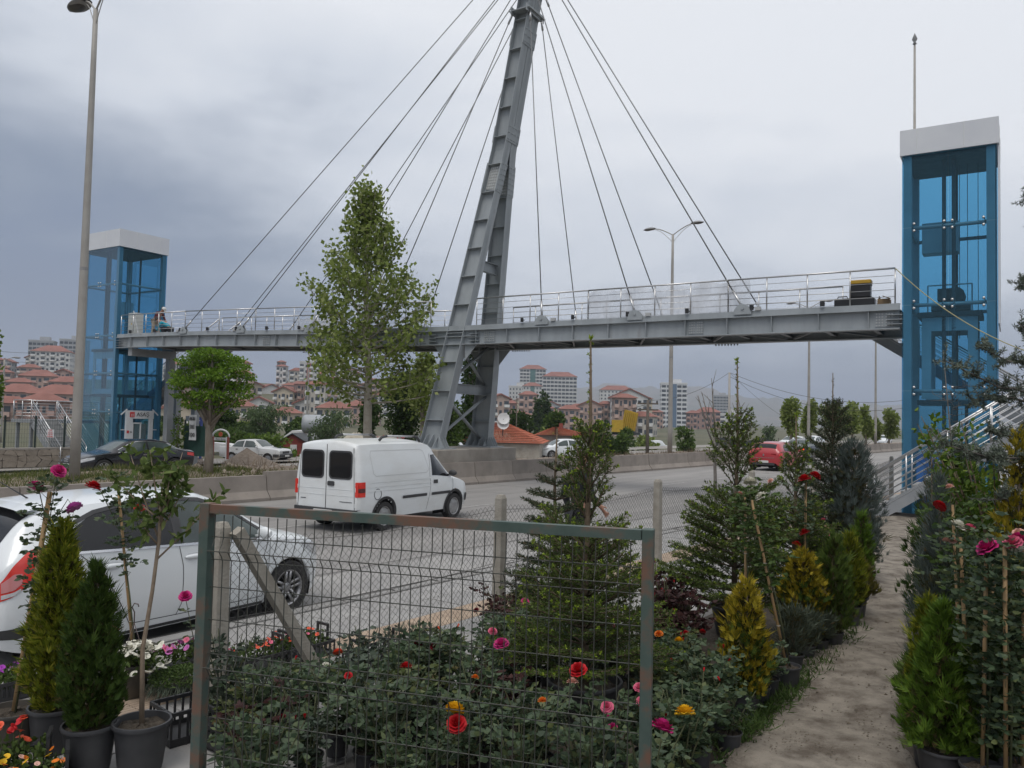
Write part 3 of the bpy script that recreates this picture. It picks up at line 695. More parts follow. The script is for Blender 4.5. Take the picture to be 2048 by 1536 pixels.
for k, w in ((33.6, 2.9), (33.6, 4.0)):
    s_ = MB(); zt_ = 1.75+(5.9-1.75)*(38.72-k)/8.32-.25; s_.bar(BR(k, w, -.5), BR(k, w, zt_), .3, .3, up=bb); s_.bar(BR(k, w, zt_-.9), BR(k-.8, w, zt_+.2), .12, .12); W(s_, 'column', strm, stL)
s_ = MB(); s_.bar(BR(33.4, WD-.3, -.5), BR(33.4, WD-.3, 5.2), .32, .32, up=bb); s_.bar(BR(33.4, .1, 5.1), BR(33.4, WD-.1, 5.1), .3, .36); W(s_, 'end_support', strm, bridge)
# ================================================================== STREET, TREES, TOWN
# ------------------------------------------------------------------ median barrier
barm = mat('barrier concrete', (.205, .18, .158), (.27, .238, .208), rough=.92, scale=1.6, detail=9, bump=.3, bscale=45, c3=(.165, .143, .122), island=.15)
def barrier_mesh(L_, h, dx=.012):
    b = MB(); pr = [(0, 0), (.0, .08), (.15, .26), (.21, h), (.39, h), (.45, .26), (.60, .08), (.60, 0)]
    b.prism(pr, lambda u, v, w: Vector((w, u, v)), (dx, L_-dx)); me = b.mesh('barrier'); me.materials.append(barm); return me
bme = barrier_mesh(2.15, .76)
def ORD(n):
    ones = ['', 'first', 'second', 'third', 'fourth', 'fifth', 'sixth', 'seventh', 'eighth', 'ninth', 'tenth', 'eleventh', 'twelfth', 'thirteenth', 'fourteenth', 'fifteenth', 'sixteenth', 'seventeenth', 'eighteenth', 'nineteenth']
    if n < 20: return ones[n]
    t_ = {2: 'twenty', 3: 'thirty', 4: 'forty', 5: 'fifty'}[n//10]; return t_+'-'+ones[n % 10] if n % 10 else t_[:-1]+'ieth'
for i in range(46):
    s_ = 13.1+i*2.15; o = link('barrier_segment', bme, None); o.location = rd(s_, 18.02+random.uniform(-.015, .015), random.uniform(-.01, .006)); o.rotation_euler = (0, 0, RA+random.uniform(-.005, .005))
    tag(o, '%s concrete barrier segment of the median row, counted from the rear of the white van' % ORD(i+1), 'barrier', 'median barrier segments')
ble = barrier_mesh(6.0, .66)
for i, lb_ in enumerate(('long concrete barrier block behind the rear of the white van', 'long concrete barrier block behind the white hatchback roof', 'long concrete barrier block at the left edge of the photo', 'long concrete barrier block beyond the left picture edge')):
    o = link('barrier_segment', ble, None); o.location = rd(13.1-6*(i+1), 18.02); o.rotation_euler = (0, 0, RA); tag(o, lb_, 'barrier', 'long barrier blocks')
    if i == 3: bpy.data.objects.remove(o)
fb = strip('far_pavement', 39.3, 43.5, -60, 420, FZ+.13, asph2, 60, 2)

# ------------------------------------------------------------------ street lamps
polem = mat('lamp post paint', (.30, .285, .26), (.36, .345, .32), rough=.6, metal=.1, scale=2, detail=6)
headm = mat('lamp head', (.20, .205, .21), (.26, .26, .265), rough=.45, scale=6); lensm = mat('lamp lens', (.045, .042, .04), rough=.3)
def lamp(label, base, h, r0, r1, arms, reach=1.25, rise=.55, az=0.0, hs=1.0, group='street lamps along the road'):
    t = thing('street_lamp', label, 'street lamp', base, az, group)
    p = MB(); n = 8; p.tube([(0, 0, h*i/n) for i in range(n+1)], [r0+(r1-r0)*i/n for i in range(n+1)], 12); p.build('pole', polem, t, True)
    c = MB(); c.lathe([(r0*1.0, 0), (r0*1.02, .02)], 12); c.box((0, 0, .01), (r0*3.2, r0*3.2, .03)); c.build('base_plate', polem, t)
    c = MB(); c.lathe([(r0*.74, h*.44), (r0*.78, h*.44), (r0*.78, h*.447), (r0*.70, h*.447)], 12); c.build('collar', headm, t)
    for sg in arms:
        a = MB(); a.tube([(sg*reach*q, 0, h-.05+rise*math.sin(q*1.35)) for q in np.linspace(0, 1, 8)], r1*.42, 7); a.tube([(sg*reach*q, 0, h-.5+(rise+.38)*math.sin(q*1.45)) for q in np.linspace(.03, .92, 8)], r1*.2, 5); a.build('arm', polem, t, True)
        z = h-.05+rise*math.sin(1.35); hd = MB(); P = []
        for i in range(9):
            f = i/8; w = (.17*math.sin(math.pi*(f*.86+.14))**.6+.02)*hs; hh = .12*math.sin(math.pi*(f*.8+.16))*hs; row = []
            for j in range(10):
                q = 2*math.pi*j/9; row.append((sg*(reach+(-.06+f*.78)*hs), w*math.cos(q), z+.03*f*0+max(hh*math.sin(q), -.035*hs)))
            P.append(row)
        hd.grid(P); ho_ = hd.build('lamp_head', headm, t, True)
        ln = MB(); ln.lathe([(.001, -.075), (.09, -.07), (.15, -.03), (.155, -.02)], 14, c=(sg*(reach+.38*hs), 0, z), M=Matrix.Diagonal((1.9*hs, 1.0*hs, hs))); ln.build('lens', lensm, ho_, True)
    return t
p = rray(152, 21.4); lamp('tall grey street lamp on the grass median behind the white hatchback', (p.x, p.y, .45), 12.35, .128, .06, (-1, 1), reach=.62, rise=.45, az=RA+math.pi/2, hs=1.25)
p = rray(1340, 21.4); lamp('double-armed street lamp rising behind the bridge deck right of the pylon', (p.x, p.y, .3), 13.2, .15, .07, (-1, 1), az=RA+math.pi/2)
p = rray(1617, 21.4); lamp('street lamp pole seen under the deck beside the spruce tops', (p.x, p.y, .3), 12.0, .14, .07, (-1, 1), az=RA+math.pi/2)
p = rray(1751, 21.4); lamp('farthest double street lamp, seen under the deck next to the near lift tower', (p.x, p.y, .3), 12.4, .14, .08, (-1, 1), az=RA+math.pi/2)
p = gz(612, 893, -.3); lamp('grey pole with pasted notices across the road, left of the plane tree trunk', (p.x, p.y, -.2), 7.6, .11, .07, (1,))
nn_ = mat('paper scraps', (.55, .5, .48), (.5, .25, .22), rough=.9, scale=14); c = MB(); c.lathe([(.112, 1.2), (.113, 1.9)], 12); c.build('pasted_paper', nn_, [o for o in bpy.data.objects if o.get('label', '').startswith('grey pole with')][0])
p = gy(1, 880, 52); lamp('small street lamp at the left edge above the hillside houses', (p.x, p.y, 0), 5.4, .08, .05, (1,), reach=.55, rise=.2, hs=.7)
# flagpole behind the near tower
fp = thing('flagpole', 'thin flagpole with finial rising above the near lift tower', 'flagpole', gy(1831, 900, 27.0)*Vector((1, 1, 0)).x if False else Vector((gy(1829, 500, 27).x, 27.0, 0)))
c = MB(); c.tube([(0, 0, 0), (0, 0, 15.4)], [.07, .035], 8); c.build('pole', polem, fp, True); c = MB(); c.lathe([(.0, 15.4), (.07, 15.46), (.03, 15.52), (.09, 15.62), (.0, 15.85)], 10); c.build('finial', headm, fp, True)

# ------------------------------------------------------------------ foliage
barkm = mat('bark', (.16, .13, .10), (.26, .23, .19), rough=.95, scale=5, detail=8, bump=.5, bscale=40, stretch=(1, 1, .3))
barkp = mat('plane tree bark', (.30, .27, .22), (.42, .39, .33), rough=.9, scale=5, detail=7, bump=.3, bscale=30, c3=(.20, .175, .14))
g_plane = leafmat('plane leaves', (.13, .18, .038), (.245, .305, .08), (.36, .40, .16), trans=.42)
g_round = leafmat('bright maple leaves', (.075, .15, .015), (.16, .27, .03), (.22, .34, .05))
g_dark = leafmat('dark leaves', (.028, .055, .014), (.065, .105, .028))
g_mid = leafmat('mid green leaves', (.05, .09, .02), (.11, .165, .04))
g_will = leafmat('willow leaves', (.065, .10, .045), (.12, .165, .075))
g_light = leafmat('light green leaves', (.07, .12, .02), (.15, .22, .04))
g_dry = leafmat('dry brush', (.12, .09, .06), (.22, .17, .12), trans=.1)
def leaves_at(P, D, ln, wd, jit=.5):
    n = len(P); D = unit(D+rng.normal(size=(n, 3))*jit); U = side_of(D); return blades(P, D, U, ln*(.7+.6*rng.random(n)), wd*(.7+.6*rng.random(n)))
def clumps(cl, n, size, hang=0.0, asp=.7):
    V = []
    tot = sum(r[0]*r[1]*r[2] for _, r in cl)
    for c_, r_ in cl:
        k = max(12, int(n*r_[0]*r_[1]*r_[2]/tot)); d = rdir(k); rr = rng.random((k, 1))**.45
        P = np.array(c_)+d*rr*np.array(r_); D = d*.8; D[:, 2] -= hang
        V.append(leaves_at(P, D, size, size*asp))
    return cat(*V)
def tree(name, label, base, h, cl, n, size, lm, bm=barkm, tr=.12, group=None, hang=0.0, asp=.7, limbs=True, rz=0.0):
    t = thing(name, label, 'tree' if 'shrub' not in name else 'shrub', base, rz, group)
    b = MB(); top = max(c_[2] for c_, _ in cl); b.tube([(0, 0, -.1), (.02, .01, h*.18), (-.03, .02, h*.4), (.02, -.02, top)], [tr*1.25, tr, tr*.75, tr*.25], 8)
    if limbs:
        for c_, r_ in cl: 
            z0 = min(c_[2]*.62, h*.45); b.tube([(0, 0, z0), (c_[0]*.5, c_[1]*.5, (z0+c_[2])/2+.05*h*0), (c_[0], c_[1], c_[2])], [tr*.5, tr*.35, tr*.12], 5)
    b.build('trunk', bm, t, True)
    v, f = clumps(cl, n, size, hang, asp); link('crown', npmesh('crown', v, f), lm, t)
    return t
# the tall plane tree on the median
pt = rray(737, 21.6); ptb = Vector((pt.x, pt.y, .35))
t = thing('plane_tree', 'tall plane tree with pale trunk and open crown standing on the median', 'tree', ptb); t.rotation_euler = (0, -R(1.8), 0)
b = MB(); H_ = 10.3; b.tube([(0, 0, -.1), (0, 0, 1.5), (.03, .02, 3.5), (-.05, 0, 6), (.0, .05, 8.3), (-.1, 0, H_)], [.19, .155, .13, .09, .05, .015], 12)
V = []
for i in range(92):
    f = (i+.5)/92; h0 = 2.35+f*6.75; az = i*2.399+random.uniform(-.4, .4); rad = np.interp(h0, [1.7, 2.4, 3.2, 4.8, 6.2, 7.4, 8.4, 9.6], [2.4, 2.9, 2.7, 2.3, 1.75, 1.1, .55, .2])*random.uniform(.5, 1.05)
    rise = (np.interp(h0, [2.3, 3, 5, 9], [.35, .9, 1.5, 1.3]))*random.uniform(.7, 1.2)
    pts = [Vector((0, 0, h0))]+[Vector((math.cos(az+.15*q)*rad*q**.8, math.sin(az+.15*q)*rad*q**.8, h0+rise*q**1.5)) for q in (.3, .6, .85, 1.0)]
    b.tube(pts, [.045-.025*f, .03-.015*f, .02, .012, .005], 5)
    k = int(24+60*rad/2.5); q = .28+.75*rng.random(k); idx = np.clip(q*4, 0, 3.99).astype(int); fr = (q*4-idx)[:, None]; A = np.array([list(x) for x in pts]+[list(pts[-1]+(pts[-1]-pts[-2])*.8)])
    P = A[idx]*(1-fr)+A[idx+1]*fr+rng.normal(size=(k, 3))*np.array([.20, .20, .24]); D = rdir(k, .2); V.append(leaves_at(P, D, .155, .15))
    for j in range(2):
        q0 = A[2+j]; d_ = Vector((math.cos(az+random.choice((-.8, .8))), math.sin(az+random.choice((-.8, .8))), random.uniform(.5, 1.4))).normalized()*rad*.35; b.tube([q0, Vector(q0)+d_], [.012, .004], 4)
        k2 = 18; P = q0+np.array(d_)*(.3+.8*rng.random((k2, 1)))+rng.normal(size=(k2, 3))*.13; V.append(leaves_at(P, rdir(k2, .2), .15, .15))
V.append(leaves_at(np.array([0, 0, 9.3])+rng.normal(size=(160, 3))*np.array([.16, .16, .6]), rdir(160, .3), .14, .14))
b.build('trunk', barkp, t, True); v, f = cat(*V); link('crown', npmesh('crown', v, f), g_plane, t)
c = MB(); c.lathe([(.166, .75), (.164, 1.1)], 12); c.build('lime_band', mat('lime wash', (.62, .6, .56), (.5, .47, .42), rough=.95, scale=8), t)
# low clipped tree
p = rray(418, 21.6); tc_ = []
for (x, y, z, rx, rz_) in ((-.1, 0, 3.62, .62, .17), (.4, .2, 3.45, .55, .16), (-.55, -.1, 3.38, .5, .15), (.7, -.1, 3.22, .48, .15), (-.2, .3, 3.2, .6, .16), (-.85, .1, 3.02, .42, .14), (.95, .1, 2.98, .36, .13), (.2, -.3, 3.0, .6, .16), (-.6, -.25, 2.78, .55, .14), (.65, .2, 2.68, .55, .14), (-1.0, 0, 2.66, .3, .11), (.05, .35, 2.7, .6, .15), (.95, -.1, 2.45, .38, .12), (-.7, .15, 2.35, .5, .13), (.1, -.35, 2.42, .55, .14), (.5, .1, 2.2, .5, .13), (-.35, -.1, 2.12, .5, .12), (.25, .1, 1.95, .35, .11)): tc_.append(((x, y, z), (rx, rx, rz_)))
tree('clipped_tree', 'small tree with dense flat-topped bright green crown on the grassy median', (p.x, p.y, .4), 3.6, tc_, 8500, .085, g_round, tr=.125)
# trees across the road
def cl_rand(n, R_, z0, z1, r):
    return [((random.gauss(0, R_*.5), random.gauss(0, R_*.5), random.uniform(z0, z1)), (r*random.uniform(.7, 1.2),)*2+(r*random.uniform(.6, 1.0),)) for _ in range(n)]
def far_tree(px, py_top, Y, wpx, kind, label, name='tree', base=None, n=1800, group='trees across the road', yb=None):
    q = gy(px, py_top, Y); z0 = hT(q.x, Y) if base is None else base; h = q.z-z0; w = wpx*Y/1607/2
    lm = {'dark': g_dark, 'mid': g_mid, 'will': g_will, 'light': g_light, 'plane': g_plane}[kind]
    if name == 'poplar_tree':
        cl = [((random.gauss(0, w*.25), random.gauss(0, w*.25), h*(.18+.8*i/9)), (w*(1-.45*abs(i/9-.35)*1.6),)*2+(h*.11,)) for i in range(10)]
    else:
        cl = []
        for i in range(9):
            a = random.random()*6.28; rr = w*.62*math.sqrt(random.random()); zz = h*random.uniform(.38, .86); cl.append(((rr*math.cos(a), rr*math.sin(a), zz), (w*random.uniform(.35, .55),)*2+(h*random.uniform(.12, .2),)))
        cl.append(((0, 0, h*.88), (w*.45, w*.45, h*.13)))
        if 'shrub' in name or kind == 'will': cl += [((random.uniform(-w, w)*.6, random.uniform(-w, w)*.5, h*random.uniform(.1, .4)), (w*.5, w*.5, h*.22)) for _ in range(6)]
    sz = max(.10, Y*.0042)
    return tree(name, label, (q.x, Y, z0), h, cl, n, sz, lm, tr=max(.06, h*.022), group=group, hang=.9 if kind == 'will' else 0, asp=.4 if kind == 'will' else .75, limbs=('shrub' not in name))
far_tree(525, 806, 62, 110, 'will', 'drooping pale green willow behind the old white sedan', 'willow_tree', n=4200)
far_tree(672, 815, 58, 105, 'will', 'grey green willow beside the white water tank', 'willow_tree', n=3600)
far_tree(450, 822, 60, 110, 'dark', 'dark leafy tree behind the low clipped tree trunk', n=2600)
far_tree(400, 838, 58, 70, 'mid', 'low dark green tree behind the white banner', n=1500)
far_tree(545, 868, 52, 110, 'light', 'bright green shrub bank behind the old white sedan', 'shrub', n=2400)
far_tree(470, 858, 52, 80, 'mid', 'mid green shrub bank above the dirt mound', 'shrub', n=1700)
far_tree(812, 745, 44, 120, 'dark', 'dense dark tree directly behind the plane tree trunk', n=4200)
far_tree(850, 690, 42, 72, 'plane', 'broad-leaved tree whose branch tip meets the left pylon leg', n=2600)
far_tree(905, 800, 46, 70, 'mid', 'mid green tree between the two pylon legs', n=2200)
far_tree(945, 690, 56, 44, 'dark', 'narrow dark poplar rising behind the pylon legs', 'poplar_tree', n=3000)
far_tree(745, 800, 48, 60, 'dark', 'dark bushy tree left of the plane tree trunk', n=1800)
far_tree(1075, 800, 150, 17, 'dark', 'thin dark poplar in front of the white grid block', 'poplar_tree', n=900)
far_tree(1092, 790, 152, 22, 'dark', 'taller dark poplar leaning beside its thinner neighbour', 'poplar_tree', n=1000)
far_tree(1040, 822, 78, 62, 'dark', 'round dark tree behind the red tiled house', n=1500)
far_tree(1110, 825, 84, 50, 'mid', 'greyish green tree behind the second tiled roof', n=1300)
far_tree(1205, 842, 62, 62, 'dark', 'dense dark green bush beside the yellow dump bed', 'shrub', n=2200)
far_tree(1245, 870, 64, 34, 'mid', 'low green bush under the yellow dump bed', 'shrub', n=900)
far_tree(1370, 856, 80, 36, 'mid', 'small round green bush behind the lamp post', 'shrub', n=800)
for i, (x, y, w, lb_) in enumerate(((1582, 797, 40, 'street tree with upright oval crown beside the black car'), (1622, 800, 44, 'street tree directly behind the bare lamp pole'), (1668, 806, 54, 'wide street tree behind the dark conifer tip'), (1705, 803, 46, 'street tree right of the dark conifer tip'), (1732, 812, 24, 'small slim street tree before the far double lamp'), (1778, 818, 44, 'street tree just left of the near lift tower'), (1752, 838, 20, 'low street tree crown under the far double lamp'))):
    q = rray(x, 21.6 if i not in (2, 6) else 23.5); far_tree(x, y, q.y, w, 'plane', lb_, 'street_tree', base=.1, n=1300, group='street trees on the median')
far_tree(1540, 848, 120, 40, 'will', 'pale shrubby tree beyond the red hatchback', 'shrub', n=700)
far_tree(-6, 655, 17, 34, 'round' if False else 'light', 'bright green branch tip of a tree at the left edge', 'tree', base=.4, n=700)
far_tree(358, 812, 40, 26, 'light', 'sapling with light green leaf tufts in front of the far tower', 'shrub', base=-.6, n=260)
random.seed(31)
for i in range(24):
    px = random.uniform(300, 770) if i < 15 else random.uniform(1085, 1340); Y_ = random.uniform(74, 120); far_tree(px, (842 if i < 15 else 862)+random.uniform(-10, 12), Y_, random.uniform(30, 60)*90/Y_, random.choice(('mid', 'dark', 'plane')), 'leafy tree in the low green belt before the town, %s' % ('left of the pylon' if i < 15 else 'right of the pylon'), 'belt_tree', n=700, group='green belt trees '+('left' if i < 15 else 'right')+' of the pylon')
# bare sapling by the chain-link fence
q = gy(1428, 1100, 13.6); bt = thing('bare_tree', 'leafless grey sapling with forked twigs beside the fence', 'tree', (q.x, 13.6, .12))
b = MB(); b.tube([(0, 0, 0), (.02, 0, .9), (0, .02, 1.6), (-.02, 0, 2.0)], [.035, .03, .026, .02], 7)
for (a, z0, l, up) in ((0.2, 1.7, .55, .75), (2.9, 1.75, .3, .9), (1.2, 1.5, .35, .5), (.1, 1.95, .5, .6), (3.4, 1.9, .25, .8), (2.6, 2.0, .08, .95)):
    e_ = Vector((math.cos(a)*l, math.sin(a)*l*.5, z0+up)); b.tube([(0, 0, z0), (e_.x*.5, e_.y*.5, z0+up*.4), e_], [.018, .013, .005], 5)
    for j in range(4):
        q0 = Vector((0, 0, z0)).lerp(e_, .4+.15*j); b.tube([q0, q0+Vector((random.uniform(-.15, .15), random.uniform(-.1, .1), random.uniform(.1, .3)))], [.007, .003], 4)
b.build('trunk', mat('grey bark', (.13, .115, .10), (.2, .185, .165), rough=.95, scale=12), bt, True)
# grass, dry brush and rubble on the median (too fine to count)
def scatter(n, s0, s1, t0, t1):
    S = rng.uniform(s0, s1, n); T = rng.uniform(t0, t1, n); P = np.zeros((n, 3))
    P[:, 0] = ru.x*S+rn.x*T; P[:, 1] = ru.y*S+rn.y*T
    P[:, 2] = [.02+zmed(a, c_) for a, c_ in zip(S, T)]; return P
P = scatter(15000, 2, 15.5, 18.9, 24.8); D = rdir(len(P)); D[:, 2] = np.abs(D[:, 2])+1.2; D = unit(D)
v, f = blades(P, D, side_of(D), .10+.14*rng.random(len(P)), .014); tag(link('median_grass', npmesh('median_grass', v, f), leafmat('median grass blades', (.06, .085, .02), (.13, .15, .045), (.22, .19, .09), trans=.25)), 'short green and straw grass covering the median by the tall lamp', 'grass', kind='stuff')
P = np.concatenate([scatter(9000, 29, 62, 19.0, 20.2), scatter(500, 14, 29, 18.9, 24)]); D = rdir(len(P)); D[:, 2] = np.abs(D[:, 2])+.7; D = unit(D)
v, f = blades(P, D, side_of(D), .2+.45*rng.random(len(P)), .022); tag(link('dry_brush', npmesh('dry_brush', v, f), g_dry), 'brown dry brush along the median right of the pylon plinth', 'brush', kind='stuff')
b = MB()
for i in range(900):
    s_ = random.uniform(13.5, 30); t_ = random.gauss(19.9, .8) if i % 3 else random.uniform(19, 25); t_ = max(18.8, t_); r_ = abs(random.gauss(0, .06))+.03; c_ = rd(s_, t_, .02+zmed(s_, t_)+r_*.3)
    k = 6; ax = random.random()*6
    pts = [c_+Vector((math.cos(ax+j*1.047)*r_*random.uniform(.7, 1.2), math.sin(ax+j*1.047)*r_*random.uniform(.7, 1.2), random.uniform(-.4, .2)*r_)) for j in range(6)]+[c_+Vector((0, 0, r_*.8)), c_+Vector((0, 0, -r_))]
    b.add(pts, [(j, (j+1) % 6, 6) for j in range(6)]+[((j+1) % 6, j, 7) for j in range(6)])
tag(b.build('rubble', mat('rubble stones', (.19, .155, .12), (.30, .255, .205), rough=.95, scale=5)), 'loose stones and clods strewn along the median', 'rubble', kind='stuff')
# dirt mound and broken ground across the road
p = gz(478, 932, FZ); md = thing('dirt_mound', 'cone of grey brown soil dumped in front of the old white sedan', 'mound', (p.x, p.y+1.2, FZ)); b = MB(); P = []
for i in range(9):
    f = i/8; P.append([(math.cos(a)*1.75*f*(1+.12*math.sin(a*3+1)), math.sin(a)*1.5*f*(1+.1*math.sin(a*5)), .95*(1-f)**1.15+.03*math.sin(a*7+i)-.02) for a in np.linspace(0, 2*math.pi, 29)])
b.grid(P); b.build('heap', mat('mound soil', (.15, .12, .095), (.22, .18, .145), rough=.97, scale=6, bump=.8, bscale=25), md, True)
rb = MB()
for i in range(260):
    q = gz(random.uniform(345, 402), random.uniform(918, 930), FZ+.1); r_ = random.uniform(.04, .16); rb.box((q.x, q.y, FZ+.1+r_*.4), (r_*2, r_*1.4, r_), random.random()*3, M=Matrix.Rotation(random.uniform(-.5, .5), 3, 'X'))
tag(rb.build('brick_debris', mat('brick debris', (.24, .19, .16), (.36, .30, .26), rough=.95, scale=4)), 'heap of broken bricks and concrete left of the blue post', 'debris', kind='stuff')

# ------------------------------------------------------------------ stone retaining wall with fence, across the road
sw_ = thing('stone_wall', 'low crazy-paved stone wall with pale coping at the left edge across the road', 'wall', rd(0, 40.6, FZ+.13), RA)
xs0, xs1 = 7.0, st(rray(146, 40.6))[0]
b = MB(); b.box(((xs0+xs1)/2, .2, .42), (xs1-xs0, .34, .84)); b.build('mortar_core', mat('dark mortar', (.10, .085, .07), (.14, .12, .10), rough=.97, scale=20), sw_)
b = MB(); b.box(((xs0+xs1)/2, .2, .88), (xs1-xs0+.06, .46, .08)); b.build('coping', conc, sw_)
stn = mat('wall stone', (.235, .195, .155), (.32, .275, .225), rough=.95, scale=4, detail=8, bump=.5, bscale=25, island=.25)
nx_ = int((xs1-xs0)/.5); cols = nx_; rws = 3; pj = {}
for i in range(cols+1):
    for j in range(rws+1):
        pj[i, j] = (xs0+(xs1-xs0)*i/cols+(random.uniform(-.15, .15) if 0 < i < cols else 0), .02+.82*j/rws+(random.uniform(-.09, .09) if 0 < j < rws else 0))
for i in range(cols):
    for j in range(rws):
        q = [pj[i, j], pj[i+1, j], pj[i+1, j+1], pj[i, j+1]]; cx_ = sum(a[0] for a in q)/4; cz_ = sum(a[1] for a in q)/4
        poly = []
        for a, c_ in zip(q, q[1:]+q[:1]):
            for f in (.08, .5, .92): poly.append((a[0]+(c_[0]-a[0])*f+random.uniform(-.02, .02), a[1]+(c_[1]-a[1])*f+random.uniform(-.015, .015)))
        poly = [(cx_+(a-cx_)*.965, cz_+(c_-cz_)*.955) for a, c_ in poly]
        s_ = MB(); dpt = random.uniform(.0, .025); s_.prism(poly, lambda u, v, w: Vector((u, w, v)), (-.012-dpt, .03)); s_.build('stone', stn, sw_)
grn = mat('dark green fence paint', (.02, .035, .03), rough=.6)
fn = thing('mesh_fence', 'dark green mesh fence standing on the stone wall', 'fence', rd(0, 40.85, FZ+1.05), RA)
for i in range(9):
    x = xs0+.3+i*(xs1-xs0-.6)/8; s_ = MB(); s_.box((x, 0, .75), (.07, .07, 1.5)); s_.build('post', grn, fn)
ms = MB()
for x in np.arange(xs0+.3, xs1-.3, .11): ms.box((x, 0, .72), (.006, .006, 1.36))
for z in np.arange(.06, 1.45, .2): ms.box(((xs0+xs1)/2, .008, z), (xs1-xs0-.6, .006, .006))
tag(ms.build('mesh_panel', grn, fn), kind='stuff')
# red-lettered notice on the stair railing
sg = thing('notice_board', 'white notice with four lines of red lettering on the far stair railing', 'sign', BR(36.9, -1.58, 1.1), BA+math.pi)
b = MB(); b.box((0, 0, 0), (.62, .02, .42)); b.build('board', wp, sg)
for i, tx in enumerate(('LÜTFEN', 'YAYA ÜST', 'GEÇİDİNİ', 'KULLANINIZ')): text(tx, .1, redm, sg, (0, -.012, .15-i*.1), (R(90), 0, 0), ext=.002, sx=.9)
# banner on a green screen, blue post
q = gy(386, 895, 40); sc_ = thing('green_screen', 'dark green fence sheet behind the hanging banner', 'fence', (q.x, 40.2, -.5), R(-30))
b = MB(); b.box((0, 0, 1.35), (1.6, .03, 1.5)); b.build('sheet', mat('green sheet', (.015, .05, .035), (.02, .065, .05), rough=.7, scale=4), sc_)
for x in (-.8, .8):
    b = MB(); b.box((x, .03, 1.2), (.07, .07, 2.4)); b.build('post', grn, sc_)
bn = thing('banner', 'white hanging banner with three lines of black lettering', 'banner', (q.x-.02, 39.9, 0.9), R(-28))
b = MB(); P = [[(-.25+.5*i/8, .02*math.sin(i*.9+j*.5)-.0, 1.25*j/12) for i in range(9)] for j in range(13)]; b.grid(P); b.build('cloth', mat('banner cloth', (.66, .66, .64), (.58, .58, .57), rough=.85, scale=3), bn, True)
for i, tx in enumerate(('ANKARA', 'ŞUBESİ', 'TAŞINDI')): text(tx, .17, inkm, bn, (0, -.04, 1.05-i*.4), (R(90), 0, 0), sx=.68).scale = (.62, 1.6, 1)
q = gz(400, 925, FZ); bp_ = thing('blue_sign_post', 'dark blue post with small blue sign plate beside the banner', 'sign', (q.x, q.y, FZ), R(-20)); blu = mat('blue sign paint', (.03, .05, .20), (.04, .065, .24), rough=.5, scale=4)
b = MB(); b.box((0, 0, 1.3), (.11, .11, 2.6)); b.build('post', blu, bp_); b = MB(); b.box((-.22, 0, 2.4), (.42, .05, .4)); b.build('plate', blu, bp_); text('BELEDİYE', .1, mat('white lettering', (.7, .7, .7), rough=.6), bp_, (-.22, -.03, 2.4), (R(90), 0, 0), sx=.7)
# arched gate of the tea garden with white awning
q = gy(440, 918, 47); ag = thing('arched_gate', 'white arched gateway with red disc and red posts behind the clipped tree', 'gate', (q.x, 47, q.z), R(-8)); ag.scale = (.62, .62, .72); wht = mat('white paint', (.66, .66, .66), (.58, .58, .57), rough=.6, scale=3); brk = mat('red brick paint', (.27, .075, .055), (.22, .06, .045), rough=.8, scale=5)
for x in (-.75, .75):
    b = MB(); b.box((x, 0, .9), (.16, .2, 1.8)); b.build('post', brk, ag); b = MB(); b.box((x-.14, 0, .9), (.12, .16, 1.8)); b.build('post', wht, ag)
b = MB(); P0 = [(math.cos(a)*.85, 0, 1.75+math.sin(a)*.62) for a in np.linspace(0, math.pi, 15)]; b.tube(P0, .08, 6); b.build('arch', wht, ag, True)
b = MB(); b.lathe([(.001, -.03), (.19, -.03), (.19, .03), (.001, .03)], 16, c=(0, -.06, 2.0), M=Matrix.Rotation(R(90), 3, 'X')); b.build('disc', mat('orange red disc', (.45, .09, .04), rough=.6), ag)
b = MB(); b.box((0, 0, 1.62), (1.5, .06, .22)); b.build('name_board', wht, ag); text('Bizim Bahçe', .2, inkm, ag, (0, -.035, 1.62), (R(90), 0, 0))
q = gy(440, 905, 50); aw = thing('awning', 'low white tarpaulin awning behind the arched gateway', 'awning', (q.x, 50, -.75), R(-8)); aw.scale = (.8, .8, .8); b = MB(); P = [[(-2.2+4.4*i/10, y, 1.5-.35*((i-5)/5)**2-.15*(y > 0)+.02*math.sin(i*2+y)) for i in range(11)] for y in (-1.2, 0, 1.2)]; b.grid(P); P = [[(-2.2+4.4*i/10, -1.2, z*(1.5-.35*((i-5)/5)**2)) for i in range(11)] for z in (.55, 1.0)]; b.grid(P); b.build('sheet', wht, aw, True)
for x in (-2, 2):
    b = MB(); b.tube([(x, -1.1, 0), (x, -1.1, 1.2)], .04, 6); b.build('post', grn, aw)
q = gy(505, 905, 49); gf = thing('sheet_fence', 'dark green sheet fence between the gateway and the old sedan', 'fence', (q.x, 49, -.75), R(-4)); b = MB(); b.box((0, 0, .5), (3.6, .04, 1.0)); b.build('sheet', MATS['green sheet'], gf)
for x in (-1.7, 0, 1.7):
    b = MB(); b.box((x, .05, .55), (.06, .06, 1.1)); b.build('post', grn, gf)
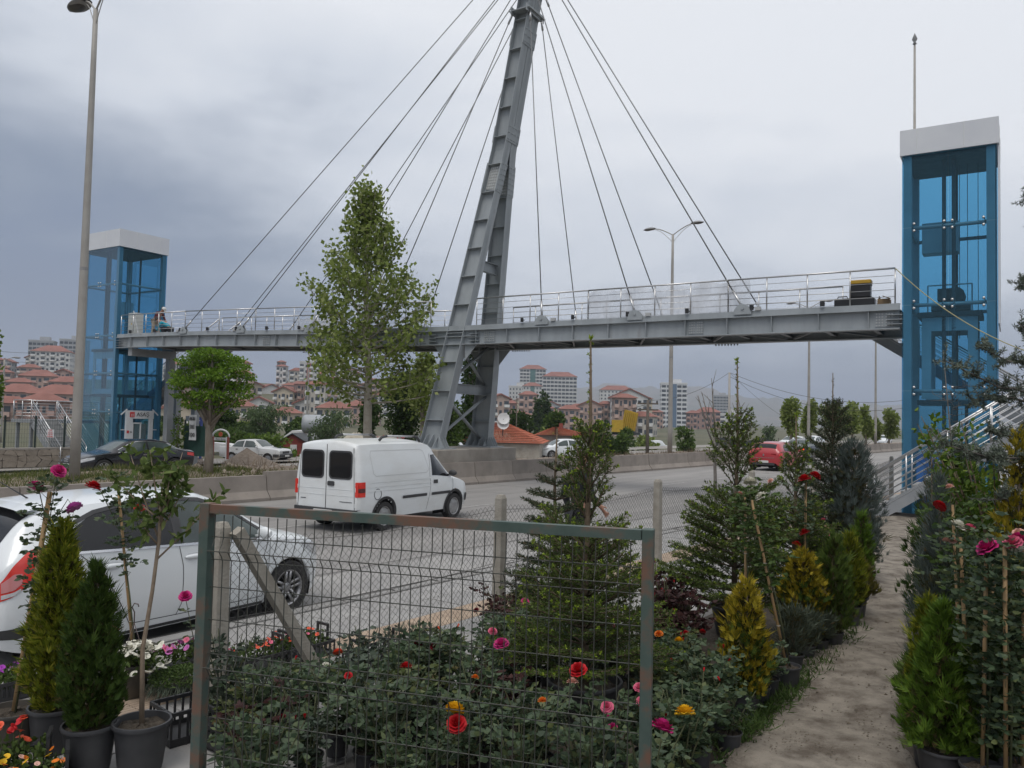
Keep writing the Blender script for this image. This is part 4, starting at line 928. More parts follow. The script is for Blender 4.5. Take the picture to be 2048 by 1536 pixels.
# water tank, red shed, tarp roof
q = gy(618, 848, 62); tk = thing('water_tank', 'white horizontal cylindrical tank raised above the shed', 'tank', (q.x+.9, 62, hT(q.x, 62)), R(18)); b = MB(); b.lathe([(.0, -1.45), (.55, -1.38), (.72, -1.2), (.72, 1.2), (.55, 1.38), (0, 1.45)], 20, c=(.0, 0, q.z-hT(q.x, 62)), M=Matrix.Rotation(R(90), 3, 'Y')); b.build('vessel', mat('tank white', (.36, .38, .40), (.31, .33, .35), rough=.5, scale=2), tk, True)
for x in (-.8, .8):
    b = MB(); z_ = q.z-hT(q.x, 62); b.box((x, 0, (z_-.5)/2), (.16, 1.0, z_-.5)); b.build('stand', dark, tk)
def shed(label, px0, px1, py_eave, py_ridge, Y, wallm, roofm, depth, rz=0.0, name='shed', base=None):
    a = gy(px0, py_eave, Y); c_ = gy(px1, py_eave, Y); rg = gy((px0+px1)/2, py_ridge, Y); w = c_.x-a.x; z0 = (hT(a.x, Y) if base is None else base)-.3
    t = thing(name, label, 'shed' if name == 'shed' else 'house', ((a.x+c_.x)/2, Y, z0), rz); he = (a.z+c_.z)/2-z0; hr = rg.z-z0
    b = MB(); b.box((0, depth/2, he/2), (w*.94, depth, he)); b.build('wall', wallm, t)
    return t, w, he, hr, z0
t, w, he, hr, z0 = shed('small red gabled shed behind the little white van', 558, 612, 884, 868, 62, mat('red shed wall', (.24, .045, .035), (.19, .04, .03), rough=.8, scale=3), None, 3.0)
b = MB(); b.prism([(-w/2, he-.02), (w/2, he-.02), (0, hr)], lambda u, v, ww: Vector((u, ww, v)), (0, 3.0)); b.build('gable', MATS['red shed wall'], t); b = MB(); b.bar((-w*.27, 1.5, (he+hr)/2+.05), (-w*.27, 1.5, (he+hr)/2+.05), 1, 1) if False else None
for sg_ in (-1, 1):
    b = MB(); b.hexa([(0, -.2, hr+.02), (sg_*w*.55, -.2, he-.05), (sg_*w*.55, 3.2, he-.05), (0, 3.2, hr+.02), (0, -.2, hr+.08), (sg_*w*.55, -.2, he+.01), (sg_*w*.55, 3.2, he+.01), (0, 3.2, hr+.08)]); b.build('roof', dark, t)
b = MB(); b.box((.1, -.02, he*.62), (.5, .04, .55)); b.build('window', wht, t)
q = gy(598, 868, 70); tp = thing('tarp_roof', 'white tarpaulin roof above the red shed', 'roof', (q.x, 70, hT(q.x, 70))); b = MB(); zz = q.z-hT(q.x, 70)+.3; b.prism([(-1.9, zz-1.0), (1.2, zz-1.0), (1.2, zz), (-.6, zz)], lambda u, v, ww: Vector((u, ww, v)), (0, 3)); b.build('sheet', wht, tp)
for x in (-1.7, 1.0):
    b = MB(); b.box((x, .2, (zz-1)/2), (.1, .1, zz-1)); b.build('post', dark, tp)
# red tiled houses beyond the far road
tile = mat('red roof tile', (.31, .085, .045), (.42, .135, .075), rough=.85, scale=2.2, detail=8, c3=(.24, .075, .05), bump=.2, bscale=20)
def tiled_house(label, px0, px1, py_eave, pxr, py_ridge, Y, depth, wallm, rz=0.0, dishes=()):
    t, w, he, hr, z0 = shed(label, px0, px1, py_eave, py_ridge, Y, wallm, None, depth, rz, 'tiled_house')
    xr = gy(pxr, py_ridge, Y).x-t.location.x; rows_ = 13; ov = .3; rp = MB()
    E_ = [(-w/2-ov*0, -ov, he), (w/2, -ov, he), (w/2, depth+ov, he), (-w/2, depth+ov, he)]; A = (xr-w*.02, depth*.42, hr); B_ = (xr+w*.05, depth*.58, hr)
    def slope(e0, e1, r0, r1, ncol):
        e0, e1, r0, r1 = map(Vector, (e0, e1, r0, r1)); nrm = (e1-e0).cross(r0-e0).normalized()
        for i in range(rows_):
            f0, f1 = i/rows_, (i+1)/rows_; a0, a1 = e0.lerp(r0, f0), e1.lerp(r1, f0); c0, c1 = e0.lerp(r0, f1), e1.lerp(r1, f1); P = [[], []]
            for j in range(ncol*2+1):
                g_ = j/(ncol*2); up = nrm*(.05 if j % 2 else .0); P[0].append(a0.lerp(a1, g_)+up+nrm*.05); P[1].append(c0.lerp(c1, g_)+up)
            rp.grid(P)
    slope(E_[0], E_[1], A, B_, 34); slope(E_[1], E_[2], B_, B_, 26); slope(E_[3], E_[0], A, A, 26); slope(E_[2], E_[3], B_, A, 20)
    o = rp.build('roof_tiles', tile, t); tag(o, kind='stuff')
    b = MB(); b.box((xr+.5, depth*.4, hr+.05), (.35, .35, .7)); b.build('chimney', brk, t)
    for (px, py) in dishes:
        q = gy(px, py, Y+1)-Vector(t.location); b = MB(); b.lathe([(.001, 0), (.25, .03), (.45, .12)], 14, c=q, M=Matrix.Rotation(R(70), 3, 'X') @ Matrix.Rotation(R(15), 3, 'Y')); d_ = b.build('satellite_dish', wht, t, True); b = MB(); b.tube([q, q-Vector((0, 0, 1.0))], .03, 5); b.build('mast', dark, d_)
    return t, w, he
whs = mat('dirty house wall', (.42, .39, .34), (.30, .27, .23), rough=.9, scale=1.5)
t, w, he = tiled_house('low house with red tiled hip roof and satellite dishes behind the pylon plinth', 872, 1086, 886, 985, 846, 58, 7.5, whs, R(-6), ((1004, 838), (1003, 848)))
b = MB(); b.box((-w*.33, -.02, he-.75), (1.5, .05, .8)); b.build('window', mat('pale green wall', (.38, .46, .42), rough=.9), t)
tiled_house('second low house with weathered brownish tile roof behind the white hatchback', 1070, 1180, 872, 1110, 856, 70, 6, mat('grey mud wall', (.24, .21, .18), (.17, .15, .13), rough=.95, scale=2), R(-4))
# red lettered sign behind the roadside car
q = gy(778, 880, 43); zs = thing('red_sign', 'red lettered sign board half hidden behind the silver car', 'sign', (q.x, 43, -.6)); q.z += .6; b = MB(); b.box((0, .05, q.z), (1.6, .05, .42)); b.build('board', mat('faded sign board', (.45, .42, .38), rough=.8), zs); text('ZİRAAT', .42, redm, zs, (.1, -.0, q.z), (R(90), 0, 0), ext=.01)
for x in (-.7, .7):
    b = MB(); b.box((x, .1, q.z/2), (.08, .08, q.z)); b.build('post', redm, zs)
# raised yellow dump bed on a lorry
q = gy(1252, 862, 92); z0 = hT(q.x, 92); dt = thing('dump_truck', 'yellow dump lorry with its ribbed bed tipped up beyond the field', 'lorry', (q.x, 92, z0), R(-14)); dt.scale = (.72, .72, .92); yel = mat('yellow lorry paint', (.50, .33, .03), (.42, .27, .03), rough=.6, scale=3); zb_ = 2.3-z0
b = MB(); Mr = Matrix.Rotation(R(12), 3, 'Y'); b.box((.55, 0, zb_+.55), (2.1, .12, 2.3), M=Mr); b.box((.55, 1.1, zb_+.55), (2.1, .12, 2.3), M=Mr); b.box((.3, .55, zb_-.55), (2.1, 1.1, .12), M=Mr); b.build('dump_bed', yel, dt)
for i in range(7):
    b = MB(); b.box((0, -.08, 0), (.12, .22, 2.2)); o = b.build('rib', yel, dt); o.location = Mr @ Vector((-.9+i*.3, 0, 0))+Vector((.55, -.1, zb_+.55)); o.rotation_euler = (0, R(12), 0)
b = MB(); b.box((-1.3, .4, zb_-.2), (1.9, 1.6, 1.5)); b.build('cab', yel, dt); b = MB(); b.box((0, .5, zb_-1.1), (4.4, .9, .3)); b.build('chassis', dark, dt)
for x in (-1.5, 1.2, 2.0):
    b = MB(); b.lathe([(.2, -.15), (.5, -.15), (.5, .15), (.2, .15)], 14, c=(x, 0, .5), M=Matrix.Rotation(R(90), 3, 'X')); b.build('wheel', black, dt)
# utility poles and wires
wood = mat('weathered pole', (.09, .075, .06), (.14, .12, .10), rough=.9, scale=5)
def upole(label, px, py_top, Y, r, arms=True, m_=None):
    q = gy(px, py_top, Y); z0 = hT(q.x, Y); t = thing('utility_pole', label, 'pole', (q.x, Y, z0)); b = MB(); b.tube([(0, 0, 0), (0, 0, q.z-z0)], [r, r*.7], 8); b.build('pole', m_ or wood, t, True)
    if arms:
        for dz in (.3, .8):
            b = MB(); b.box((0, 0, q.z-z0-dz), (1.7, .12, .12)); b.build('crossarm', wood, t)
        for x in (-.75, .75):
            b = MB(); b.lathe([(.06, 0), (.08, .08), (.05, .2)], 8, c=(x, 0, q.z-z0-.24)); b.build('insulator', dark, t)
    return Vector((q.x, Y, q.z))
pA = upole('dark wooden pole with two crossarms beside the white tank trailer', 1296, 800, 66, .16)
pB = upole('thin pale leaning utility pole right of the white tower block', 1459, 745, 60, .11, False, polem)
pC = upole('dark thin pole between the tiled house and the poplars', 1034, 796, 70, .06, False)
wr = mat('black wire', (.03, .03, .03), rough=.6)
def wire(label, a, b_, sag, r=.014):
    o = MB(); pts = [a.lerp(b_, i/16)-Vector((0, 0, sag*4*(i/16)*(1-i/16))) for i in range(17)]; o.tube(pts, r, 4); tag(o.build('overhead_wire', wr), label, 'wire', 'overhead wires')
wire('overhead wire from the crossarm pole to the pale pole', pA, pB, .6); wire('upper overhead wire from the pale pole towards the near tower', pB, gy(1830, 798, 60), 1.0); wire('lower overhead wire from the pale pole towards the near tower', pB-Vector((0, 0, .3)), gy(1835, 812, 58), 1.2)
wire('overhead wire from the pale pole down to the far trees', pB, gy(1600, 850, 95), .5); wire('overhead wire from the crossarm pole towards the town', pA-Vector((0, 0, .3)), gy(1130, 820, 120), .8, .02)
wire('high power line crossing the sky left of the far tower', gy(-40, 697, 300), gy(160, 699, 300), 1.5, .06); wire('lower power line left of the far tower', gy(-40, 717, 300), gy(160, 716, 300), 1.5, .06)
# dark shade-net fence beyond the field
q = gy(1560, 880, 100); nf = thing('shade_net_fence', 'long dark shade-net fence in the field beyond the red hatchback', 'fence', (q.x-2, 100, -1.9), R(-3)); b = MB(); P = [[(-6+13*i/20, .1*math.sin(i*1.3), z*(2.3+.25*math.sin(i*.9))) for i in range(21)] for z in (0, .5, 1)]; b.grid(P); b.build('net', mat('shade net', (.03, .035, .035), (.05, .055, .055), rough=.9, scale=3), nf, True)
for i in range(6):
    b = MB(); b.tube([(-6+2.6*i, 0, 0), (-6+2.6*i, 0, 2.6)], .05, 5); b.build('post', wood, nf)

# ------------------------------------------------------------------ the town
def apt(label, px0, px1, py, Y, fl, bays, wallc, roof='hip', balc=True, glassy=False, depth=None, rz=0.0, group=None, accent=None):
    a = gy(px0, py, Y); c_ = gy(px1, py, Y); w = c_.x-a.x; xm = (a.x+c_.x)/2; z0 = hT(xm, Y)-3; H_ = (a.z+c_.z)/2-z0; dp = depth or min(w*.8, 16)
    t = thing('apartment_block', label, 'building', (xm, Y, z0), rz-math.atan2(xm, Y)*.6, group)
    wm = mat('wall %.2f %.2f %.2f' % wallc, tuple(x*.92 for x in wallc), tuple(min(1, x*1.08) for x in wallc), rough=.9, scale=.15)
    b = MB(); b.box((0, dp/2, H_/2), (w, dp, H_)); b.build('wall', wm, t)
    flh = H_/max(1, fl); fh = 3.0; nf = int(H_/fh); wn = MB(); bl = MB(); bw = w/bays
    for i in range(nf):
        z = H_-fh*(i+.55)
        if z < 1: break
        for j in range(bays):
            x = -w/2+bw*(j+.5)
            if glassy: wn.box((x, -.06, z), (bw*.8, .12, fh*.55))
            elif balc and j % 2 == 0:
                bl.box((x, -.45, z-.75), (bw*.86, .9, fh*.34)); wn.box((x, -.05, z+.25), (bw*.8, .1, fh*.5))
            else: wn.box((x, -.05, z), (bw*.42, .1, fh*.46))
        nd = max(2, int(dp/4))
        for sg_ in (-1, 1):
            for j in range(nd): wn.box((sg_*w/2, dp*(j+.5)/nd, z), (.1, dp/nd*.4, fh*.42))
    tag(wn.build('windows', mat('far window glass', (.035, .045, .055), (.07, .085, .10), rough=.3, scale=.3), t), kind='stuff')
    if bl.v: tag(bl.build('balconies', mat('balcony parapet %.1f' % wallc[0], tuple(min(.75, x*1.25) for x in wallc), rough=.8), t), kind='stuff')
    if accent:
        b = MB(); b.box((0, -.08, H_/2), (w*.2, .2, H_)); b.build('facade_strip', mat('accent %.2f %.2f %.2f' % accent, accent, rough=.4), t)
    rm = mat('far roof tiles', (.20, .085, .065), (.28, .125, .10), rough=.9, scale=.2)
    ov = .6
    if roof == 'hip':
        rh = min(w, dp)*.26; ins = min(w, dp)*.42; b = MB(); b.add([(-w/2-ov, -ov, H_), (w/2+ov, -ov, H_), (w/2+ov, dp+ov, H_), (-w/2-ov, dp+ov, H_), (-w/2+ins, dp/2, H_+rh), (w/2-ins, dp/2, H_+rh)], [(0, 1, 5, 4), (2, 3, 4, 5), (1, 2, 5), (3, 0, 4), (3, 2, 1, 0)]); ro = b.build('roof', rm, t)
    elif roof == 'gable':
        rh = w*.24; b = MB(); b.prism([(-w/2-ov, H_), (w/2+ov, H_), (0, H_+rh)], lambda u, v, ww: Vector((u, ww, v)), (.0, dp+ov)); b.build('gable_wall', wm, t); b = MB()
        for sg_ in (-1, 1): b.hexa([(0, -ov, H_+rh), (sg_*(w/2+ov*1.6), -ov, H_-.25), (sg_*(w/2+ov*1.6), dp+ov, H_-.25), (0, dp+ov, H_+rh), (0, -ov, H_+rh+.5), (sg_*(w/2+ov*1.6), -ov, H_+.25), (sg_*(w/2+ov*1.6), dp+ov, H_+.25), (0, dp+ov, H_+rh+.5)])
        b.build('roof', rm, t)
    else:
        b = MB(); b.box((0, dp/2, H_+.5), (w*1.03, dp*1.03, 1.0)); b.box((w*.1, dp/2, H_+2), (w*.4, dp*.5, 3)); b.build('roof', wm if roof == 'flat' else rm, t)
    return t
pk = (.40, .29, .25); be = (.46, .40, .31); wh = (.52, .52, .51); gr = (.36, .37, .385); br_ = (.33, .22, .19); og = (.42, .22, .12)
apt('grey glazed tower, leftmost on the hillside', 60, 104, 683, 530, 20, 6, gr, 'flat', False, True)
apt('grey glazed tower partly hidden by the far lift tower', 122, 170, 681, 540, 20, 6, gr, 'flat', False, True)
apt('broad white balcony block with red roof below the grey towers', 66, 136, 703, 470, 14, 8, wh, 'hip')
gp = 'low pinkish apartment blocks on the west slope'; lp_ = 'low pinkish apartment block with red roof on the slope by the far tower'
for (x0, x1, y, Y, n) in ((14, 60, 764, 300, 5), (40, 108, 752, 340, 6), (100, 160, 764, 320, 5), (-10, 76, 784, 225, 7), (62, 160, 788, 215, 7), (-20, 50, 806, 170, 5), (322, 376, 792, 230, 5), (376, 442, 806, 225, 5)): apt(lp_, x0, x1, y, Y, 4, n, pk, 'hip', group=gp)
apt('brownish house row at the left edge below the slope', 40, 122, 803, 165, 3, 6, br_, 'hip')
apt('pinkish house with red roof high at the left edge', -14, 20, 744, 330, 4, 3, pk, 'hip')
apt('tall white balcony block behind the stair underside', 318, 366, 735, 430, 10, 6, wh, 'flat')
apt('cream gabled apartment house right of the far tower', 312, 398, 826, 190, 4, 6, be, 'gable')
apt('cream row with long red roof behind the clipped tree', 430, 506, 812, 210, 4, 6, be, 'hip')
apt('grey white gabled apartment house left of the plane tree', 508, 578, 786, 390, 7, 6, wh, 'gable', rz=R(20))
apt('orange flat-roofed school block on the hill ridge', 556, 606, 765, 560, 3, 6, og, 'flat', False)
apt('white balcony tower with red strips, left one behind the plane tree', 600, 636, 726, 430, 13, 4, wh, 'flat', accent=(.35, .10, .08))
apt('white balcony tower with red strips, right one behind the plane tree', 646, 688, 732, 432, 13, 4, wh, 'flat', accent=(.35, .10, .08))
for (x0, x1, y, Y, n, rf, co, lb_) in ((495, 540, 806, 260, 4, 'gable', wh, 'small white gabled house above the willow'), (540, 600, 826, 190, 5, 'hip', be, 'cream house with red roof between the two willows'), (590, 634, 808, 250, 4, 'gable', wh, 'white gabled villa below the balcony towers'), (634, 700, 816, 215, 5, 'hip', be, 'yellowish house with deep red roof above the tank'), (690, 760, 812, 240, 5, 'hip', pk, 'pinkish red-roofed house beside the plane tree trunk'), (745, 800, 790, 300, 5, 'hip', wh, 'white red-roofed block seen through the plane tree'), (985, 1034, 806, 310, 4, 'hip', br_, 'brown and white apartment block right of the pylon'), (1118, 1160, 818, 300, 4, 'hip', pk, 'pink apartment block with red roof behind the spruce tip'), (1158, 1204, 812, 330, 5, 'gable', pk, 'pink gabled apartment block left of the spruce leader'), (1196, 1228, 808, 340, 5, 'hip', pk, 'narrow pink block with red roof'), (1222, 1296, 796, 330, 7, 'gable', wh, 'large pale gabled block behind the yellow dump bed'), (1300, 1326, 824, 420, 4, 'hip', pk, 'small pinkish block left of the white tower'), (1374, 1400, 826, 420, 4, 'hip', br_, 'small brownish block right of the white tower'), (1392, 1440, 824, 440, 5, 'hip', br_, 'low brownish block behind the bare sapling'), (1440, 1482, 830, 460, 4, 'flat', wh, 'low pale block below the grey slab tower')):
    apt(lb_, x0, x1, y, Y, 5, n, co, rf)
apt('white block with green strips, left of the central towers', 1018, 1056, 774, 610, 11, 6, wh, 'flat', False)
apt('tallest central tower, white with broad green strip and red roof', 1040, 1092, 738, 720, 18, 8, wh, 'hip', False, True, accent=(.07, .16, .15))
apt('white block with red roof directly under the green-striped tower', 1046, 1084, 772, 590, 11, 6, wh, 'hip', False, accent=(.09, .17, .16))
apt('broad white gridded block with red roof right of the green-striped tower', 1086, 1154, 753, 640, 16, 9, wh, 'hip', False, True)
apt('white slab block with long red roof before the hills', 1200, 1266, 780, 690, 9, 9, wh, 'hip', False)
apt('white tower with blue glass bays, tallest right of the centre', 1323, 1374, 768, 540, 16, 5, (.60, .61, .62), 'flat', False, True, accent=(.10, .16, .24))
apt('distant grey slab tower right of the white tower', 1428, 1458, 792, 820, 16, 5, gr, 'flat', False, True)
gs = 'scattered red-roofed houses of the town'; random.seed(21)
for i in range(58):
    lf = i % 4 == 0 and i < 40; px = (random.uniform(-20, 160) if lf else random.uniform(300, 800)) if i < 40 else random.uniform(985, 1320); Y = random.uniform(330, 560) if lf else random.uniform(230, 540); X = (px-1024)/1607*Y; w_ = random.uniform(22, 46)*260/Y; py = 838-(hT(X, Y)+random.uniform(5, 15)-2.3)/Y*1607+(px-1024)*.0227
    apt('red-roofed town house among the scattered houses of the slope' if i < 40 else 'red-roofed town house on the plain right of the pylon', px-w_/2*1.3, px+w_/2*1.3, py, Y, 3, random.randint(3, 5), random.choice((pk, be, wh, gr, (.45, .34, .29), (.50, .47, .42))), random.choice(('hip', 'hip', 'gable')), group=gs if i < 40 else gs+' right of the pylon', rz=random.uniform(-.4, .4))
# lattice power mast on the ridge
q = gy(566, 742, 600); z0 = hT(q.x, 600); pm = thing('power_mast', 'thin lattice power mast on the hill ridge left of the plane tree', 'mast', (q.x, 600, z0)); b = MB(); hh = q.z-z0
for sx in (-1, 1):
    for sy in (-1, 1): b.tube([(sx*1.6, sy*1.6, 0), (sx*.3, sy*.3, hh)], .12, 4)
b.build('legs', wr, pm); b = MB()
for z in (.8, .9): b.box((0, 0, hh*z), (7, .3, .3))
b.build('crossarm', wr, pm)
# ================================================================== VEHICLES
def carpaint(name, c, rough=.32, dirt=None):
    if dirt is None: return mat(name, c, tuple(x*.97 for x in c), rough=rough, coat=.6, scale=1.5)
    return mat(name, c, dirt, rough=rough, coat=.25, scale=1.2, detail=7, lo=.45, hi=.8, stretch=(.6, 1, 1.5))
tint = mat('tinted car glass', (.010, .011, .013), rough=.06, spec=.45); clear = mat('car window', (.07, .095, .09), (.035, .048, .046), rough=.06, spec=.6, scale=1.6)
rub = mat('tyre rubber', (.022, .022, .023), (.035, .034, .033), rough=.85, scale=9); alloy = mat('alloy rim', (.42, .42, .43), (.34, .34, .35), rough=.35, metal=.7, scale=6)
plast = mat('black trim', (.035, .036, .038), (.05, .05, .052), rough=.6, scale=6); lamp_r = mat('red lamp glass', (.72, .04, .025), (.60, .03, .02), rough=.18, spec=.8, scale=8); lamp_p = mat('pale lamp glass', (.55, .22, .22), rough=.2, spec=.8); lamp_w = mat('clear lamp glass', (.55, .56, .57), (.40, .41, .42), rough=.15, spec=.8, scale=9)
chrome = mat('chrome', (.62, .62, .63), rough=.15, metal=.9); seamm = mat('panel gap', (.03, .03, .032), rough=.8); under = mat('underbody', (.012, .012, .012), rough=.9); platem = mat('number plate', (.60, .60, .58), rough=.5)
def pchip(xk, yk, x):
    xk = np.asarray(xk, float); yk = np.asarray(yk, float); h = np.diff(xk); d = np.diff(yk)/h; m_ = np.zeros(len(xk)); m_[0] = d[0]; m_[-1] = d[-1]
    for i in range(1, len(xk)-1):
        if d[i-1]*d[i] > 0:
            w1 = 2*h[i]+h[i-1]; w2 = h[i]+2*h[i-1]; m_[i] = (w1+w2)/(w1/d[i-1]+w2/d[i])
    i = int(min(max(np.searchsorted(xk, x)-1, 0), len(xk)-2)); t = (x-xk[i])/h[i]
    return (2*t**3-3*t**2+1)*yk[i]+(t**3-2*t*t+t)*h[i]*m_[i]+(-2*t**3+3*t*t)*yk[i+1]+(t**3-t*t)*h[i]*m_[i+1]
class Car:
    NA, NB, NC, ND = 10, 7, 8, 8
    def __init__(s, keys, axles, wr, arch, track):
        s.K = np.array(sorted(keys)); s.ax = axles; s.wr = wr; s.arch = arch; s.track = track; s.x0 = s.K[0, 0]; s.x1 = s.K[-1, 0]; s.cache = {}
    def at(s, x):
        x = min(max(x, s.x0), s.x1); return [pchip(s.K[:, 0], s.K[:, c], x) for c in range(1, 10)]
    def sec(s, x):
        key = round(x, 4)
        if key in s.cache: return s.cache[key]
        zb, zm, zw, zr, zt, yb, ym, yw, yr = s.at(x); P = []
        for i in range(s.NA): f = i/s.NA; P.append((yb+(ym-yb)*math.sin(f*math.pi/2), zb+(zm-zb)*f))
        for i in range(s.NB): f = i/s.NB; P.append((ym+(yw-ym)*(1-math.cos(f*math.pi/2)), zm+(zw-zm)*f))
        for i in range(s.NC): f = i/s.NC; P.append((yw+(yr-yw)*f**1.15+.012*math.sin(math.pi*f), zw+(zr-zw)*f))
        for i in range(s.ND+1): f = i/s.ND; P.append((yr*(1-f), zr+(zt-zr)*(1-(1-f)**2.4)))
        s.cache[key] = P; return P
    def ys(s, x, z):
        P = s.sec(x)[:s.NA+s.NB+s.NC+1]; return float(np.interp(z, [p[1] for p in P], [p[0] for p in P]))
    def zs(s, x, y):
        P = s.sec(x)[s.NA+s.NB+s.NC:][::-1]; return float(np.interp(abs(y), [p[0] for p in P], [p[1] for p in P]))
    def zw(s, x): return s.at(x)[2]
    def zr(s, x): return s.at(x)[3]
    def body(s, t, paint, step=.045):
        n = int((s.x1-s.x0)/step); xs = [s.x0+(s.x1-s.x0)*i/n for i in range(n+1)]; V = []; F = []
        m_ = s.NA+s.NB+s.NC+s.ND+1; full = 2*m_-1
        low = s.NA+s.NB
        for x in xs:
            P = s.sec(x); row = [[x, -y, z] for y, z in P]+[[x, y, z] for y, z in P[-2::-1]]
            for j, q in enumerate(row):
                jj = min(j, full-1-j)
                if jj <= low:
                    for ax in s.ax:
                        dx, dz = q[0]-ax, q[2]-s.wr; d = math.hypot(dx, dz)
                        if d > 1e-6 and abs(d-s.arch) < step*.62:
                            q[0] = ax+dx*s.arch/d; q[2] = s.wr+dz*s.arch/d
            V += [tuple(q) for q in row]
        for i in range(n):
            for j in range(full-1):
                a = i*full+j; q = (a, a+1, a+full+1, a+full); jj = min(j, full-2-j)
                if jj < low:
                    cx = sum(V[k][0] for k in q)/4; cz = sum(V[k][2] for k in q)/4
                    if any(math.hypot(cx-ax, cz-s.wr) < s.arch*.985 for ax in s.ax): continue
                F.append(q)
        for i, rev in ((0, False), (n, True)):
            for j in range(m_-1):
                a = i*full+j; b = i*full+j+1; c = i*full+full-2-j; d = i*full+full-1-j; q = (a, b, c, d) if len({a, b, c, d}) == 4 else (a, b, d)
                F.append(q if rev else q[::-1])
        mb = MB(); mb.v = V; mb.f = F; o = mb.build('body', paint, t, True); autosmooth(o, 40)
        fl = MB(); zb = s.at(0)[0]
        fl.box(((s.x0+s.x1)/2, 0, zb+.12), ((s.x1-s.x0)*.90, s.at(0)[6]*1.45, .2)); fl.build('underbody', under, t)
        for ax in s.ax:
            for sg in (-1, 1):
                w = MB(); y0 = s.at(ax)[6]; P = []
                for k in range(13):
                    a = math.pi*(-.12+1.24*k/12); P.append([(ax+math.cos(a)*s.arch, sg*(y0-.03), s.wr+math.sin(a)*s.arch), (ax+math.cos(a)*s.arch, sg*(y0-.34), s.wr+math.sin(a)*s.arch)])
                w.grid(P); w.box((ax, sg*(y0-.36), s.wr+.1), (s.arch*1.9, .02, s.arch*1.6)); w.build('wheel_well', under, t)
        return o
    def patch(s, name, m_, t, pts, side=-1, off=.004, nx=14, nz=5):
        """pts: list of (x, zlow, zhigh) along x; laid on the side of the body"""
        X = [p[0] for p in pts]; P = []
        for i in range(nx+1):
            x = X[0]+(X[-1]-X[0])*i/nx; a = np.interp(x, X, [p[1] for p in pts]); b = np.interp(x, X, [p[2] for p in pts]); P.append([(x, side*(s.ys(x, a+(b-a)*j/nz)+off), a+(b-a)*j/nz) for j in range(nz+1)])
        g = MB(); g.grid(P); return g.build(name, m_, t, True)
    def line(s, name, m_, t, pts, w=.006, side=-1, off=.003):
        g = MB(); Q = []
        for (a, b) in zip(pts, pts[1:]):
            for f in np.linspace(0, 1, 7)[:-1]: Q.append((a[0]+(b[0]-a[0])*f, a[1]+(b[1]-a[1])*f))
        Q.append(pts[-1]); P = []
        for i, (x, z) in enumerate(Q):
            a = Q[max(i-1, 0)]; b = Q[min(i+1, len(Q)-1)]; dx, dz = b[0]-a[0], b[1]-a[1]; l = math.hypot(dx, dz) or 1; nx, nz = -dz/l*w/2, dx/l*w/2
            P.append([(x+nx, side*(s.ys(x+nx, z+nz)+off), z+nz), (x-nx, side*(s.ys(x-nx, z-nz)+off), z-nz)])
        g.grid(P); return g.build(name, m_, t)
    def top(s, name, m_, t, xa, xb, wa, wb, off=.006, n=12, k=10):
        g = MB(); P = []
        for i in range(n+1):
            x = xa+(xb-xa)*i/n; w = wa+(wb-wa)*i/n; P.append([(x, -w+2*w*j/k, s.zs(x, -w+2*w*j/k)+off) for j in range(k+1)])
        g.grid(P); return g.build(name, m_, t, True)
    def arch_lip(s, t, m_, w=.03, sides=(-1, 1)):
        for ax in s.ax:
            for sg in sides:
                g = MB(); P = []
                for k in range(25):
                    a = math.pi*(-.10+1.2*k/24); q = []
                    for r in (s.arch-.008, s.arch+w):
                        x, z = ax+math.cos(a)*r, s.wr+math.sin(a)*r; q.append((x, sg*(s.ys(x, z)+.010), z))
                    x, z = ax+math.cos(a)*(s.arch-.008), s.wr+math.sin(a)*(s.arch-.008); q.insert(0, (x, sg*(s.ys(x, z)-.05), z)); P.append(q)
                g.grid(P); g.build('arch_trim', m_, t, True)
    def wheels(s, t, style='alloy', rimm=None):
        for ax in s.ax:
            for sg in (-1, 1):
                w = bpy.data.objects.new('wheel', None); COL.objects.link(w); w.parent = t; w.location = (ax, sg*s.track, s.wr); Mx = Matrix.Rotation(R(90)*-sg, 3, 'X')
                r = s.wr; ri = r*.66; g = MB(); g.lathe([(ri, -.10), (r*.93, -.10), (r, -.075), (r, .075), (r*.95, .098), (ri*1.04, .095), (ri, .07), (ri, -.10)], 36, M=Mx); o = g.build('tyre', rub, w, True); autosmooth(o, 40)
                g = MB(); g.lathe([(ri*1.01, .088), (ri*.93, .085), (ri*.9, .02), (ri*.88, -.06)], 32, M=Mx)
                if style == 'alloy':
                    for k in range(5):
                        for d in (-.17, .17):
                            a = k*2*math.pi/5+.3; p0 = Mx @ Vector((math.cos(a+d*2.6)*.06, math.sin(a+d*2.6)*.06, .055)); p1 = Mx @ Vector((math.cos(a+d)*ri*.93, math.sin(a+d)*ri*.93, .075)); g.bar(p0, p1, .026, .03, up=Mx @ Vector((0, 0, 1)))
                    g.lathe([(.001, .07), (.045, .068), (.07, .05), (.07, .02)], 16, M=Mx)
                else:
                    g.lathe([(ri*.9, .06), (ri*.62, .092), (ri*.3, .08), (.001, .085)], 24, M=Mx)
                    for k in range(8):
                        a = k*math.pi/4; q = Mx @ Vector((math.cos(a)*ri*.74, math.sin(a)*ri*.74, .083)); 
                        g.lathe([(.001, .003), (.03, .002)], 8, c=q, M=Mx)
                g.build('rim', rimm or alloy, w, True)
                g = MB(); g.lathe([(.001, -.02), (ri*.9, -.02)], 24, M=Mx); g.build('brake_disc', under, w)
